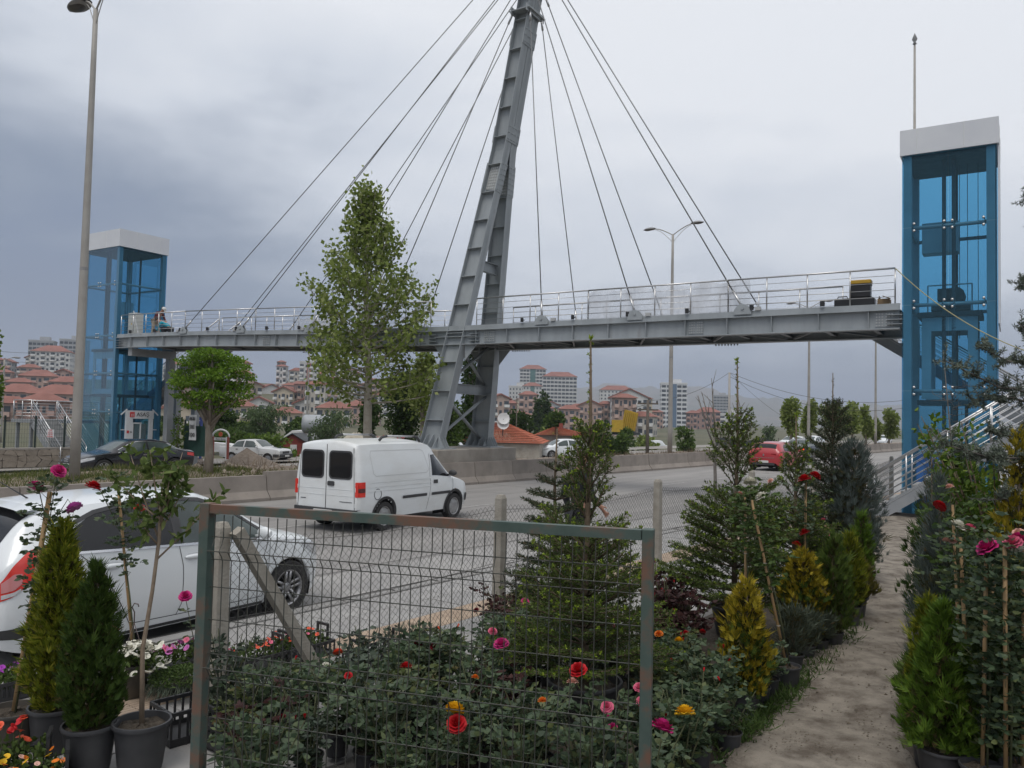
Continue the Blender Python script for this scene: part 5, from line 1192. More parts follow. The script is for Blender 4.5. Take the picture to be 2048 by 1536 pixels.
    def mirror(s, t, x, z, m_):
        for sg in (-1, 1):
            y = s.ys(x, z); g = MB(); P = []
            for i in range(9):
                f = i/8; r = .085*math.sin(math.pi*(.12+.80*f))**.6; P.append([(x+.02-.10*(f-.3)+.0, sg*(y+.04+.17*f), z+.05) if False else (x+r*.55*math.cos(a), sg*(y+.03+.19*f), z+.055+r*.8*math.sin(a)) for a in np.linspace(0, 2*math.pi, 13)])
            g.grid(P); g.add(P[-1][:12], [tuple(range(12))]); g.bar((x, sg*(y-.01), z+.01), (x, sg*(y+.09), z+.03), .05, .03); g.build('mirror', m_, t, True)
def rrect(w, h, r, n=5):
    P = []
    for cx, cy, a0 in ((w/2-r, h/2-r, 0), (-w/2+r, h/2-r, 90), (-w/2+r, -h/2+r, 180), (w/2-r, -h/2+r, 270)):
        for i in range(n+1): a = R(a0+90*i/n); P.append((cx+r*math.cos(a), cy+r*math.sin(a)))
    return P
def endplate(name, m_, t, x, y, z, w, h, r=.03, d=.012, sgn=-1):
    g = MB(); g.prism(rrect(w, h, r), lambda u, v, ww: Vector((x+sgn*ww, y+u, z+v)), (0, d)); return g.build(name, m_, t)

HATCH = [(-1.975, .40, .60, .78, .83, .87, .60, .68, .66, .50), (-1.94, .30, .60, .90, .97, 1.00, .70, .78, .75, .57), (-1.84, .25, .60, .98, 1.12, 1.16, .76, .83, .79, .60), (-1.68, .21, .60, 1.0, 1.29, 1.34, .79, .85, .82, .60), (-1.45, .2, .6, 1.0, 1.385, 1.435, .80, .86, .83, .595), (-.5, .18, .58, .965, 1.43, 1.48, .80, .855, .825, .60), (.05, .18, .58, .94, 1.415, 1.465, .80, .855, .82, .59), (.42, .18, .57, .92, 1.285, 1.345, .80, .855, .82, .60), (.82, .18, .57, .90, 1.06, 1.11, .80, .85, .82, .64), (1.10, .18, .57, .875, .935, .975, .80, .85, .81, .68), (1.45, .2, .56, .82, .865, .895, .77, .82, .78, .64), (1.70, .22, .52, .73, .775, .805, .67, .71, .67, .54), (1.83, .26, .48, .63, .67, .695, .54, .58, .54, .43), (1.89, .32, .46, .55, .57, .58, .40, .43, .40, .30)]
def scaled(keys, sx, sy, sz): return [(k[0]*sx,)+tuple(v*sz for v in k[1:6])+tuple(v*sy for v in k[6:]) for k in keys]

# ------------------------------------------------------------------ the white hatchback parked at the kerb
FW = gz(563, 1226, 0.005); HA = R(58)
cw_ = thing('hatchback_car', 'white hatchback parked at the kerb behind the potted plants', 'car', FW-Vector((math.cos(HA), math.sin(HA), 0))*1.155+Vector((-math.sin(HA), math.cos(HA), 0))*.74, HA)
C_ = Car(HATCH, (-1.335, 1.155), .305, .352, .755); wpaint = carpaint('white car paint', (.72, .75, .765))
C_.body(cw_, wpaint); C_.wheels(cw_)
for sd in (-1, 1):
    fw_ = C_.patch('front_window', clear if sd == -1 else tint, cw_, [(-.24, C_.zw(-.24)+.02, 1.385), (.05, C_.zw(.05)+.02, 1.36), (.42, C_.zw(.42)+.02, 1.235), (.80, C_.zw(.8)+.02, C_.zw(.8)+.07)], sd, .005, 20, 6)
    C_.patch('rear_window', tint, cw_, [(-1.36, C_.zw(-1.36)+.03, 1.20), (-1.1, C_.zw(-1.1)+.02, 1.335), (-.75, C_.zw(-.75)+.02, 1.385), (-.33, C_.zw(-.33)+.02, 1.395)], sd, .005, 18, 6)
    C_.patch('window_pillar', plast, cw_, [(-.335, C_.zw(-.3)+.015, 1.40), (-.235, C_.zw(-.24)+.015, 1.40)], sd, .0065, 3, 6)
    C_.line('belt_moulding', chrome, cw_, [(-1.36, C_.zw(-1.36)+.018), (-.9, C_.zw(-.9)+.008), (-.3, C_.zw(-.3)+.006), (.3, C_.zw(.3)+.006), (.84, C_.zw(.84)+.01)], .022, sd, .009)
    C_.line('door_visor', plast, cw_, [(-1.3, 1.27), (-1.1, 1.345), (-.75, 1.40), (-.3, 1.412), (.05, 1.38), (.42, 1.255), (.82, .985)], .035, sd, .012)
    C_.line('door_gap', seamm, cw_, [(-.285, 1.40), (-.285, .93), (-.25, .75), (-.25, .38), (-.30, .27)], .007, sd)
    C_.line('door_gap', seamm, cw_, [(.88, .90), (.84, .6), (.84, .40), (.78, .27)], .007, sd)
    C_.line('door_gap', seamm, cw_, [(-1.30, .99), (-1.12, .84), (-.98, .62), (-.87, .42), (-.80, .29)], .007, sd)
    C_.line('door_gap', seamm, cw_, [(-.80, .285), (-.3, .275), (.3, .27), (.78, .27)], .007, sd)
    C_.line('sill_shadow_gap', plast, cw_, [(-.95, .205), (.8, .20)], .03, sd)
    for x, z in ((-1.02, .855), (-.12, .83)):
        y = C_.ys(x, z); g = MB(); P = []
        for i in range(11):
            f = i/10; r = .026*math.sin(math.pi*(.08+.84*f))**.5; P.append([(x-.11+.22*f, sd*(y+.004+r*.9*max(0, math.cos(a))), z+r*math.sin(a)*.95) for a in np.linspace(-1.7, 1.7, 9)])
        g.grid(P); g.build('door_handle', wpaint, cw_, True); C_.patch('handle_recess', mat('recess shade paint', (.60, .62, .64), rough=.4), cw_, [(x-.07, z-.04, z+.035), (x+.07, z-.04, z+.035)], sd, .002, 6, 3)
    tl = C_.patch('tail_light', lamp_r, cw_, [(-1.945, .68, .82), (-1.85, .72, .97), (-1.72, .82, 1.08), (-1.56, 1.03, 1.115)], sd, .006, 14, 8)
    C_.patch('reverse_lens', lamp_p, tl, [(-1.935, .75, .83), (-1.85, .77, .90), (-1.79, .82, .90)], sd, .010, 8, 5); C_.patch('reverse_lens', lamp_w, tl, [(-1.935, .70, .735), (-1.85, .725, .755), (-1.80, .76, .78)], sd, .010, 6, 3)
    C_.patch('bumper_reflector', plast, cw_, [(-1.93, .36, .44), (-1.78, .35, .45), (-1.66, .41, .44)], sd, .004, 8, 3)
    C_.patch('headlight', lamp_w, cw_, [(1.36, .77, .80), (1.58, .63, .765), (1.78, .57, .665)], sd, .006, 10, 4)
    C_.line('bumper_gap', seamm, cw_, [(-1.56, 1.0), (-1.62, .72), (-1.66, .60)], .006, sd)
C_.mirror(cw_, .70, .93, wpaint)
C_.top('rear_windscreen', tint, cw_, -1.90, -1.60, .54, .52); C_.top('windscreen', tint, cw_, .33, 1.02, .55, .62)
g = MB(); P = [[(-1.70+.17*i, -.56+1.12*j/8, C_.zs(min(-1.5, -1.70+.17*i), 0)*0+1.415+.014*i-.03*((j-4)/4)**2) for j in range(9)] for i in range(2)]; g.grid(P); g.build('roof_spoiler', wpaint, cw_, True)
endplate('number_plate', platem, cw_, -1.965, 0, .62, .5, .11); endplate('front_plate', platem, cw_, 1.885, 0, .42, .5, .11, sgn=1)
C_.arch_lip(cw_, wpaint, .012)
g = MB(); g.tube([(-1.35, 0, 1.44), (-1.62, 0, 1.62)], [.008, .003], 6); g.build('antenna', plast, cw_, True)

# ------------------------------------------------------------------ the white panel van passing by
VAN = [(-2.115, .40, .75, 1.05, 1.66, 1.735, .76, .80, .79, .66), (-2.085, .32, .75, 1.05, 1.70, 1.785, .79, .835, .82, .70), (-2.0, .27, .75, 1.05, 1.715, 1.80, .80, .845, .835, .725), (-1.4, .25, .74, 1.05, 1.73, 1.82, .80, .85, .84, .735), (-.3, .25, .74, 1.04, 1.73, 1.82, .80, .85, .84, .735), (.18, .25, .74, 1.03, 1.70, 1.79, .80, .85, .84, .72), (.42, .25, .73, 1.02, 1.60, 1.68, .80, .85, .835, .69), (.62, .25, .72, 1.0, 1.42, 1.49, .80, .845, .83, .66), (.85, .25, .70, .97, 1.24, 1.30, .80, .84, .825, .66), (1.15, .25, .66, .93, .99, 1.035, .80, .84, .82, .69), (1.5, .26, .62, .86, .905, .945, .79, .83, .80, .66), (1.80, .28, .56, .77, .81, .845, .70, .74, .71, .57), (1.96, .30, .5, .66, .70, .725, .58, .62, .59, .46), (2.03, .34, .46, .56, .58, .595, .46, .50, .47, .36)]
RW = gz(761, 1060, .005); VA = R(60)
vn = thing('panel_van', 'white panel van with twin rear doors driving past behind the gate', 'van', RW+Vector((math.cos(VA), math.sin(VA), 0))*1.30+Vector((-math.sin(VA), math.cos(VA), 0))*.74, VA)
C_ = Car(VAN, (-1.30, 1.19), .29, .345, .745); vpaint = carpaint('white van paint', (.72, .745, .75), .38, (.60, .60, .575))
C_.body(vn, vpaint); C_.wheels(vn, 'steel', mat('hubcap silver', (.38, .38, .38), (.30, .30, .30), rough=.45, metal=.5, scale=8)); C_.arch_lip(vn, plast, .05)
for y, nm in ((-.365, 0), (.365, 0)):
    o = endplate('rear_door_window', plast, vn, -2.112, y, 1.32, .60, .56, .09); g = MB(); g.prism(rrect(.53, .49, .07), lambda u, v, ww: Vector((-2.124-ww, y+u, 1.32+v)), (0, .004)); g.build('glass', tint, o)
for (a, b) in (((-2.119, 0, .45), (-2.119, 0, 1.72)), ):
    g = MB(); g.bar(a, b, .010, .008, up=(0, 1, 0)); g.build('door_gap', seamm, vn)
for y in (-.745, .745):
    g = MB(); g.bar((-2.118, y, .45), (-2.113, y*.92, 1.66), .010, .008, up=(0, 1, 0)); g.build('door_gap', seamm, vn)
    for z in (.55, .85, 1.45):
        g = MB(); g.tube([(-2.11, y*(1.01 if z < 1 else .97), z-.04), (-2.11, y*(1.01 if z < 1 else .97), z+.04)], .016, 6); g.build('hinge', vpaint, vn)
endplate('door_handle', plast, vn, -2.116, -.13, .95, .17, .09, .025, .02); g = MB(); g.prism([(-.16, 0), (.16, 0), (.16, .01), (-.16, .01)], lambda u, v, w: Vector((-2.117-w, -.52+u, .60+v)), (0, .006)); g.build('badge', seamm, vn); g = MB(); g.prism([(-.07, 0), (.07, 0), (.07, .012), (-.07, .012)], lambda u, v, w: Vector((-2.117-w, .6+u, .62+v)), (0, .006)); g.build('badge', seamm, vn)
for z in (.72, .84):
    g = MB(); g.bar((-2.117, -.74, z), (-2.117, .74, z), .006, .006); g.build('pressed_rib', vpaint, vn)
g = MB(); P = [[(-2.13-.05*math.sin(math.pi*j/10)*1.2, -.83+1.66*j/10, z) for j in range(11)] for z in (.34, .46)]; g.grid(P); g.grid([[(-2.02, -.83+1.66*j/10, .47) for j in range(11)], [(-2.13-.05*math.sin(math.pi*j/10)*1.2, -.83+1.66*j/10, .46) for j in range(11)]]); g.build('rear_bumper', plast, vn, True)
endplate('number_plate', platem, vn, -2.19, .0, .39, .5, .1)
for sd in (-1, 1):
    tl = C_.patch('tail_light', lamp_r, vn, [(-2.112, .71, 1.00), (-1.93, .71, 1.00)], sd, .008, 4, 5); C_.patch('lamp_band', mat('smoked lamp', (.10, .03, .03), rough=.3), tl, [(-2.11, .80, .88), (-1.94, .80, .88)], sd, .012, 4, 3)
    o_ = [(-2.114, .71, 1.0)]
    endplate('tail_light', lamp_r, vn, -2.114, sd*.79, .855, .075, .29, .02, .008)
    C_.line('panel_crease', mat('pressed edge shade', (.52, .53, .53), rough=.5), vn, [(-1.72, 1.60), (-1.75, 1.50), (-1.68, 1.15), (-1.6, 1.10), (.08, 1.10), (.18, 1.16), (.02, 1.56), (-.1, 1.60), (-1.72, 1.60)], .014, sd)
    for z in (.82, .90, .99): C_.line('pressed_rib', vpaint, vn, [(-1.85, z), (.22, z-.01)], .03, sd, .008)
    C_.patch('door_window', tint, vn, [(.29, 1.03, 1.47), (.5, 1.02, 1.475), (.74, .995, 1.30), (1.08, .965, 1.02)], sd, .006, 14, 5)
    C_.line('window_frame', vpaint, vn, [(.26, 1.49), (.5, 1.50), (.76, 1.315), (1.12, 1.0)], .03, sd, .012)
    C_.line('door_gap', seamm, vn, [(.23, 1.50), (.21, 1.03), (.24, .8), (.16, .40), (.14, .30)], .009, sd); C_.line('door_gap', seamm, vn, [(1.12, .98), (1.12, .75), (1.02, .50), (.92, .35), (.86, .30)], .009, sd)
    C_.patch('side_moulding', plast, vn, [(-.75, .60, .66), (.10, .60, .66)], sd, .016, 8, 2); C_.patch('side_moulding', plast, vn, [(.27, .60, .66), (1.0, .60, .66)], sd, .016, 8, 2)
    endp = C_.patch('door_handle', plast, vn, [(.34, .85, .93), (.50, .85, .93)], sd, .014, 3, 2)
    g = MB(); yq = C_.ys(-1.50, .70); g.lathe([(.10, 0), (.112, .004), (.112, -.01)], 20, c=(-1.55, sd*(C_.ys(-1.55, .74)+.003), .74), M=Matrix.Rotation(R(90)*-sd, 3, 'X')); g.build('fuel_flap', seamm, vn)
    C_.patch('indicator', mat('amber lamp', (.45, .16, .02), rough=.3), vn, [(1.18, .66, .69), (1.23, .66, .69)], sd, .008, 2, 1)
    g = MB(); yy = sd*.60; g.tube([(-1.25, yy, 1.80), (-1.18, yy, 1.86), (-1.02, yy, 1.885)], .03, 6); g.tube([(.12, yy, 1.76), (.02, yy, 1.85), (-.12, yy, 1.875)], .03, 6); g.build('rack_foot', plast, vn, True)
    g = MB(); g.tube([(-1.05, yy, 1.885), (-.1, yy, 1.875)], .022, 8); g.build('roof_rail', inox, vn, True)
    C_.patch('front_bumper', plast, vn, [(1.66, .38, .56), (1.84, .38, .55), (2.01, .4, .5)], sd, .02, 8, 3)
C_.mirror(vn, .98, 1.0, plast); C_.top('windscreen', tint, vn, .68, 1.12, .58, .64)

# ------------------------------------------------------------------ other traffic
def simple_car(name, label, keys, axles, wr, track, loc, rz, paint, sx=1, sy=1, sz=1, kind='hatch', style='alloy', group=None, detail=True, bumper=None, cat_='car'):
    k = scaled(keys, sx, sy, sz); axles = tuple(a*sx for a in axles); t = thing(name, label, cat_, loc, rz, group); C_ = Car(k, axles, wr, wr*1.16, track*sy); C_.body(t, paint, .07 if detail else .12); C_.wheels(t, style)
    x0, x1 = C_.x0, C_.x1; L_ = x1-x0
    return t, C_
def glaze(t, C_, side_pts, ws, rw, glass=tint):
    for sd in (-1, 1):
        for pts in side_pts: C_.patch('side_window', glass, t, [(x, C_.zw(x)+.02, min(C_.zr(x)-.02, z)) for x, z in pts], sd, .006, 10, 4)
    C_.top('windscreen', glass, t, *ws); C_.top('rear_windscreen', glass, t, *rw)
SEDAN = [(-2.33, .42, .62, .80, .86, .89, .66, .74, .72, .55), (-2.25, .32, .62, .90, .96, .99, .78, .84, .81, .64), (-1.9, .26, .60, .95, 1.00, 1.03, .83, .88, .85, .66), (-1.62, .22, .60, .965, 1.08, 1.12, .84, .89, .86, .62), (-1.15, .2, .60, .965, 1.32, 1.36, .84, .90, .87, .58), (-.6, .18, .58, .96, 1.405, 1.445, .84, .90, .865, .59), (0, .18, .58, .945, 1.415, 1.455, .84, .90, .86, .60), (.35, .18, .57, .935, 1.36, 1.41, .84, .90, .86, .61), (.8, .18, .57, .92, 1.13, 1.18, .84, .90, .86, .65), (1.12, .18, .57, .90, .955, .995, .84, .895, .85, .70), (1.6, .2, .55, .84, .88, .91, .83, .88, .83, .68), (2.0, .22, .52, .75, .79, .815, .78, .83, .78, .60), (2.22, .26, .48, .65, .69, .71, .66, .72, .68, .48), (2.33, .32, .46, .56, .58, .59, .50, .58, .54, .36)]
# black saloon on the far carriageway, seen from its left front
pb = gz(205, 951, zfar(30)); th = RA+math.pi
bl_, C_ = simple_car('saloon_car', 'black saloon with wide grille driving left behind the tall lamp post', SEDAN, (-1.42, 1.38), .33, .79, (pb.x+ru.x*1.46+rn.x*.8, pb.y+ru.y*1.46+rn.y*.8, zfar(30.5)), th, carpaint('black car paint', (.012, .012, .015), .22)); bl_.scale = (1.06, 1.03, 1.0)
glaze(bl_, C_, [[(-1.5, 1.10), (-1.2, 1.24), (-.8, 1.34), (-.35, 1.36)], [(-.28, 1.36), (.1, 1.34), (.4, 1.25), (.82, 1.02)]], (.38, 1.05, .54, .62), (-1.6, -1.15, .56, .5), clear)
for sd in (-1, 1):
    C_.line('window_chrome', chrome, bl_, [(-1.55, C_.zw(-1.5)+.012), (-.6, C_.zw(-.6)+.01), (.86, C_.zw(.86)+.012)], .02, sd, .01); C_.line('window_chrome', chrome, bl_, [(-1.55, 1.10), (-1.2, 1.255), (-.8, 1.35), (-.2, 1.372), (.1, 1.355), (.4, 1.26), (.84, 1.03)], .016, sd, .01)
    C_.patch('headlight', lamp_w, bl_, [(1.72, .68, .75), (1.95, .62, .745), (2.22, .55, .655)], sd, .008, 8, 4); C_.patch('tail_light', lamp_r, bl_, [(-2.28, .72, .86), (-1.95, .78, .90)], sd, .008, 6, 4)
    C_.line('door_gap', seamm, bl_, [(-.3, .95), (-.3, .3)], .01, sd); C_.line('door_gap', seamm, bl_, [(.92, .9), (.9, .3)], .01, sd)
    g = MB(); y = C_.ys(-.2, .82); g.box((-.2, sd*(y+.01), .82), (.2, .03, .03)); g.build('door_handle', chrome, bl_)
C_.mirror(bl_, .72, .95, MATS['black car paint']); endplate('grille_surround', chrome, bl_, 2.27, 0, .52, .66, .42, .1, .09, 1); endplate('grille', plast, bl_, 2.335, 0, .52, .60, .36, .08, .035, 1); endplate('number_plate', platem, bl_, 2.372, 0, .45, .5, .11, sgn=1)
for i in range(4):
    g = MB(); g.lathe([(.045, 0), (.055, .006), (.065, 0)], 14, c=(2.372, -.13+.087*i, .63), M=Matrix.Rotation(R(90), 3, 'Y')); g.build('ring_emblem', chrome, bl_)
# old boxy white saloon parked across the road
OLD = [(-2.05, .42, .62, .80, .85, .87, .66, .74, .72, .60), (-2.0, .34, .62, .88, .92, .94, .74, .80, .775, .66), (-1.4, .26, .60, .92, .95, .97, .76, .82, .79, .66), (-1.2, .24, .6, .925, 1.02, 1.05, .76, .82, .79, .60), (-.85, .22, .6, .925, 1.31, 1.345, .76, .82, .79, .56), (-.2, .22, .58, .92, 1.365, 1.40, .76, .82, .79, .57), (.25, .22, .58, .91, 1.34, 1.38, .76, .82, .79, .57), (.62, .22, .58, .90, 1.12, 1.16, .76, .82, .79, .60), (.88, .22, .58, .89, .93, .955, .76, .82, .78, .68), (1.4, .24, .57, .86, .885, .905, .76, .82, .78, .70), (1.9, .26, .55, .81, .84, .855, .75, .80, .77, .68), (2.0, .30, .54, .74, .79, .80, .72, .77, .74, .64), (2.05, .36, .54, .70, .72, .73, .68, .72, .70, .58)]
po = gz(536, 927, -.68); tho = R(-14)
fx = Vector((math.cos(tho), math.sin(tho), 0)); fy = Vector((-math.sin(tho), math.cos(tho), 0))
ol, C_ = simple_car('saloon_car', 'old boxy white saloon with black bumper parked by the dirt mound', OLD, (-1.12, 1.30), .29, .70, po-fx*1.30+fy*.72, tho, carpaint('aged white paint', (.58, .59, .59), .45, (.42, .39, .34)), style='steel')
glaze(ol, C_, [[(-1.12, 1.02), (-.85, 1.26), (-.38, 1.32)], [(-.3, 1.32), (.2, 1.30), (.58, 1.06)]], (.3, .82, .52, .60), (-1.16, -.88, .54, .50), clear)
for sd in (-1, 1):
    for x in (-.78, .0):
        g = MB(); g.box((x, sd*(C_.ys(x, .80)+.008), .80), (.13, .02, .05)); g.build('door_handle', plast, ol)
    C_.line('door_gap', seamm, ol, [(-.34, .92), (-.34, .3)], .01, sd); C_.line('door_gap', seamm, ol, [(.72, .88), (.72, .3)], .01, sd); C_.line('side_moulding', plast, ol, [(-.95, .52), (1.0, .52)], .02, sd, .01)
    endplate('headlight', lamp_w, ol, 2.03, sd*.53, .66, .28, .17, .02, .03, 1)
    C_.patch('front_bumper', plast, ol, [(1.66, .38, .56), (2.03, .38, .56)], sd, .02, 5, 3)
endplate('grille', plast, ol, 2.035, 0, .66, .76, .15, .015, .02, 1); endplate('front_bumper', plast, ol, 2.03, 0, .47, 1.44, .18, .03, .10, 1); endplate('number_plate', platem, ol, 2.14, 0, .46, .5, .11, sgn=1); C_.mirror(ol, .60, .90, MATS['aged white paint'])
# silver-white people carrier behind the plinth
q = gy(835, 905, 50); thc = RA+math.pi
sv, C_ = simple_car('people_carrier', 'white people carrier half hidden behind the left pylon foot', HATCH, (-1.335, 1.155), .32, .76, (q.x+.6, 50, FZ), R(196), carpaint('pearl white paint', (.60, .62, .65)), 1.12, 1.04, 1.18)
glaze(sv, C_, [[(-1.5, 1.45), (-1.2, 1.56), (-.4, 1.63)], [(-.3, 1.63), (.05, 1.60), (.45, 1.48), (.9, 1.14)]], (.36, 1.14, .55, .62), (-2.1, -1.8, .54, .5), clear); C_.mirror(sv, .78, 1.1, plast)
for y in (-.55, .55):
    g = MB(); g.tube([(-1.3, y, 1.72), (-1.1, y, 1.78), (.0, y, 1.78), (.2, y, 1.70)], .022, 6); g.build('roof_rail', plast, sv, True)
# white hatch right of the plinth
q = gz(1108, 917, FZ); wh2, C_ = simple_car('hatchback_car', 'white hatchback coming towards us right of the tiled house', HATCH, (-1.335, 1.155), .30, .755, (q.x+.55, q.y+1.0, FZ), R(203), wpaint)
glaze(wh2, C_, [[(-1.36, 1.18), (-1.1, 1.33), (-.33, 1.39)], [(-.24, 1.385), (.05, 1.36), (.42, 1.23), (.80, .97)]], (.33, 1.02, .55, .62), (-1.9, -1.6, .54, .52), clear); C_.mirror(wh2, .7, .93, wpaint)
for sd in (-1, 1): C_.patch('headlight', lamp_w, wh2, [(1.36, .77, .80), (1.58, .63, .765), (1.78, .57, .665)], sd, .006, 8, 3)
endplate('grille', plast, wh2, 1.88, 0, .40, .8, .14, .03, .03, 1)
# red hatchback ahead on our side
q = gz(1500, 940, 0.0); rc, C_ = simple_car('hatchback_car', 'red hatchback driving away on the near carriageway', HATCH, (-1.335, 1.155), .31, .755, q+ru*1.9+rn*.05-rn*.78, RA, carpaint('red car paint', (.40, .028, .035)), 1.02, 1.01, .99)
glaze(rc, C_, [[(-1.36, 1.18), (-1.1, 1.32), (-.33, 1.38)], [(-.24, 1.375), (.05, 1.35), (.42, 1.22), (.80, .97)]], (.33, 1.02, .55, .62), (-1.88, -1.66, .58, .56)); C_.mirror(rc, .7, .93, MATS['red car paint'])
for sd in (-1, 1):
    C_.patch('tail_light', lamp_r, rc, [(-1.99, .76, .86), (-1.7, .80, .94)], sd, .01, 6, 3); endplate('tail_light', mat('dark red lamp', (.22, .01, .012), rough=.2), rc, -2.0, sd*.50, .82, .26, .12, .03, .014)
endplate('number_plate', platem, rc, -2.01, 0, .47, .5, .11); endplate('rear_apron', plast, rc, -2.005, 0, .36, 1.1, .12, .03, .012); endplate('chrome_strip', chrome, rc, -2.012, 0, .66, 1.05, .018, .006, .012)
g = MB(); g.prism([(0, .075), (.05, 0), (0, -.075), (-.05, 0)], lambda u, v, w: Vector((-2.02-w, u, .80+v)), (0, .012)); g.build('emblem', chrome, rc)
q = gz(1578, 922, 0.0); bk, C_ = simple_car('saloon_car', 'black saloon with lit brake lamp ahead of the red hatchback', SEDAN, (-1.42, 1.38), .33, .79, q+ru*2.4-rn*.2, RA, MATS['black car paint'])
glaze(bk, C_, [[(-1.5, 1.10), (-1.2, 1.24), (-.8, 1.34), (-.35, 1.36)], [(-.28, 1.36), (.1, 1.34), (.4, 1.25), (.82, 1.02)]], (.38, 1.05, .54, .62), (-1.6, -1.15, .56, .5), clear)
brl = bpy.data.materials.new('lit brake lamp'); brl.use_nodes = True; pb_ = brl.node_tree.nodes['Principled BSDF']; pb_.inputs['Base Color'].default_value = (.8, .05, .02, 1); pb_.inputs['Emission Color'].default_value = (1, .08, .02, 1); pb_.inputs['Emission Strength'].default_value = 1.2
for sd in (-1, 1): endplate('brake_lamp', brl, bk, -2.33, sd*.6, .80, .26, .14, .02, .02)
endplate('number_plate', platem, bk, -2.345, 0, .72, .5, .12)
for (x, y, lb_, th_) in ((1583, 884, 'white car parked beyond the median behind the black saloon', R(215)), (1625, 886, 'white car parked beyond the median beside the lamp pole', R(225)), (1768, 882, 'white pickup on the far carriageway next to the near lift tower', R(232))):
    q = rray(x, 33.0); o, C_ = simple_car('parked_car', lb_, HATCH, (-1.335, 1.155), .31, .755, (q.x, q.y, FZ), th_, wpaint, 1.05, 1.02, 1.1, detail=False); glaze(o, C_, [[(-1.4, 1.3), (-.33, 1.5)], [(-.24, 1.5), (.42, 1.33), (.80, 1.05)]], (.36, 1.06, .55, .62), (-1.9, -1.6, .54, .52), clear)
q = gy(592, 897, 118); o, C_ = simple_car('panel_van', 'tiny white van seen from behind in front of the red shed', VAN, (-1.30, 1.19), .29, .745, (q.x, 118, q.z-.95), R(105), wpaint, detail=False, cat_='van'); C_.top('windscreen', tint, o, .68, 1.12, .58, .64)
for y in (-.365, .365): endplate('rear_window', tint, o, -2.112, y, 1.32, .56, .5, .08, .01)
# cream lorry with tarpaulin load behind the van roof
q = gy(712, 885, 41); cr = thing('loaded_lorry', 'cream lorry carrying a lumpy tarpaulin load behind the panel van', 'lorry', (q.x, 41, FZ), R(4)); q.z -= FZ; crm = mat('cream lorry paint', (.52, .49, .42), (.45, .42, .35), rough=.6, scale=4)
g = MB(); g.box((0, 0, q.z-.1), (2.3, 1.3, .35)); g.build('flatbed', crm, cr); g = MB(); P = [[(math.cos(a)*(1-.85*f)*.75, math.sin(a)*(1-.85*f)*.5, q.z+.08+.42*f**.6+.04*math.sin(a*5+f*9)) for a in np.linspace(0, 6.2832, 15)] for f in np.linspace(0, 1, 6)]; g.grid(P); g.build('load', mat('beige tarpaulin', (.48, .44, .36), (.38, .34, .27), rough=.9, scale=6), cr, True)
g = MB(); g.box((1.55, 0, q.z-.15), (.85, 1.3, .9)); g.build('cab', crm, cr); g = MB(); g.box((.3, 0, q.z-.5), (3.0, .6, .2)); g.build('chassis', dark, cr)
for x in (-.8, 1.4):
    for y in (-.55, .55):
        g = MB(); g.lathe([(.15, -.1), (.38, -.1), (.38, .1), (.15, .1)], 14, c=(x, y, .38), M=Matrix.Rotation(R(90), 3, 'X')); g.build('wheel', rub, cr)
for (px, py, Y, lb_) in ((1292, 880, 128, 'pale grey van behind the crossarm pole'), (1318, 882, 135, 'white round-backed trailer tank beside the crossarm pole')):
    q = gy(px, py, Y); o, C_ = simple_car('parked_van', lb_, VAN, (-1.30, 1.19), .29, .745, (q.x, Y, q.z-1.5), R(20), wpaint, .7, 1, .9, detail=False, cat_='van'); C_.top('windscreen', tint, o, .68*.7, 1.12*.7, .58, .64)
# ================================================================== THE NURSERY
random.seed(11); rng = np.random.default_rng(11)
potm = mat('dark plastic pot', (.035, .036, .04), (.055, .055, .058), rough=.55, scale=5, detail=6, c3=(.085, .078, .07)); potb = mat('muddy plastic pot', (.04, .038, .036), (.095, .08, .062), rough=.75, scale=3.5, detail=7)
potsoil = mat('potting soil', (.035, .028, .02), (.075, .06, .045), rough=.97, scale=30, bump=.8, bscale=60)
stemm = mat('green stem', (.06, .075, .03), (.10, .10, .05), rough=.8, scale=20); twig = mat('brown twig', (.10, .07, .045), (.16, .12, .08), rough=.9, scale=20); bamboo = mat('bamboo stake', (.32, .20, .09), (.42, .28, .14), rough=.7, scale=12, stretch=(1, 1, .2)); trunkm = mat('sapling bark', (.20, .15, .105), (.30, .235, .17), rough=.85, scale=14, detail=6)
POTS = {}
def pot_mesh(r, h):
    k = (round(r, 3), round(h, 3))
    if k not in POTS:
        b = MB(); b.lathe([(r*.0, .004), (r*.74, .004), (r*.76, .02), (r*.78, h*.1), (r*.95, h*.88), (r*.96, h*.9), (r*1.03, h*.915), (r*1.05, h*.96), (r*1.03, h), (r*.96, h), (r*.93, h*.9), (r*.90, h*.80)], 28); me = b.mesh('pot'); me.polygons.foreach_set('use_smooth', [True]*len(me.polygons)); me.set_sharp_from_angle(angle=R(50))
        d = MB(); P = [[(r*.915*f*math.cos(a), r*.915*f*math.sin(a), h*.86+.012*math.sin(a*5+f*7)+.02*(1-f)) for a in np.linspace(0, 2*math.pi, 19)] for f in (0, .35, .7, 1)]; d.grid(P); sm = d.mesh('soil'); sm.materials.append(potsoil); POTS[k] = (me, sm)
    return POTS[k]
def add_pot(t, r, h, m_=None):
    me, sm = pot_mesh(r, h); o = bpy.data.objects.new('pot', me); COL.objects.link(o); o.parent = t
    if not me.materials: me.materials.append(potm)
    if m_ is not None: setmat(o, m_)
    s_ = bpy.data.objects.new('soil', sm); COL.objects.link(s_); s_.parent = t; return h*.86
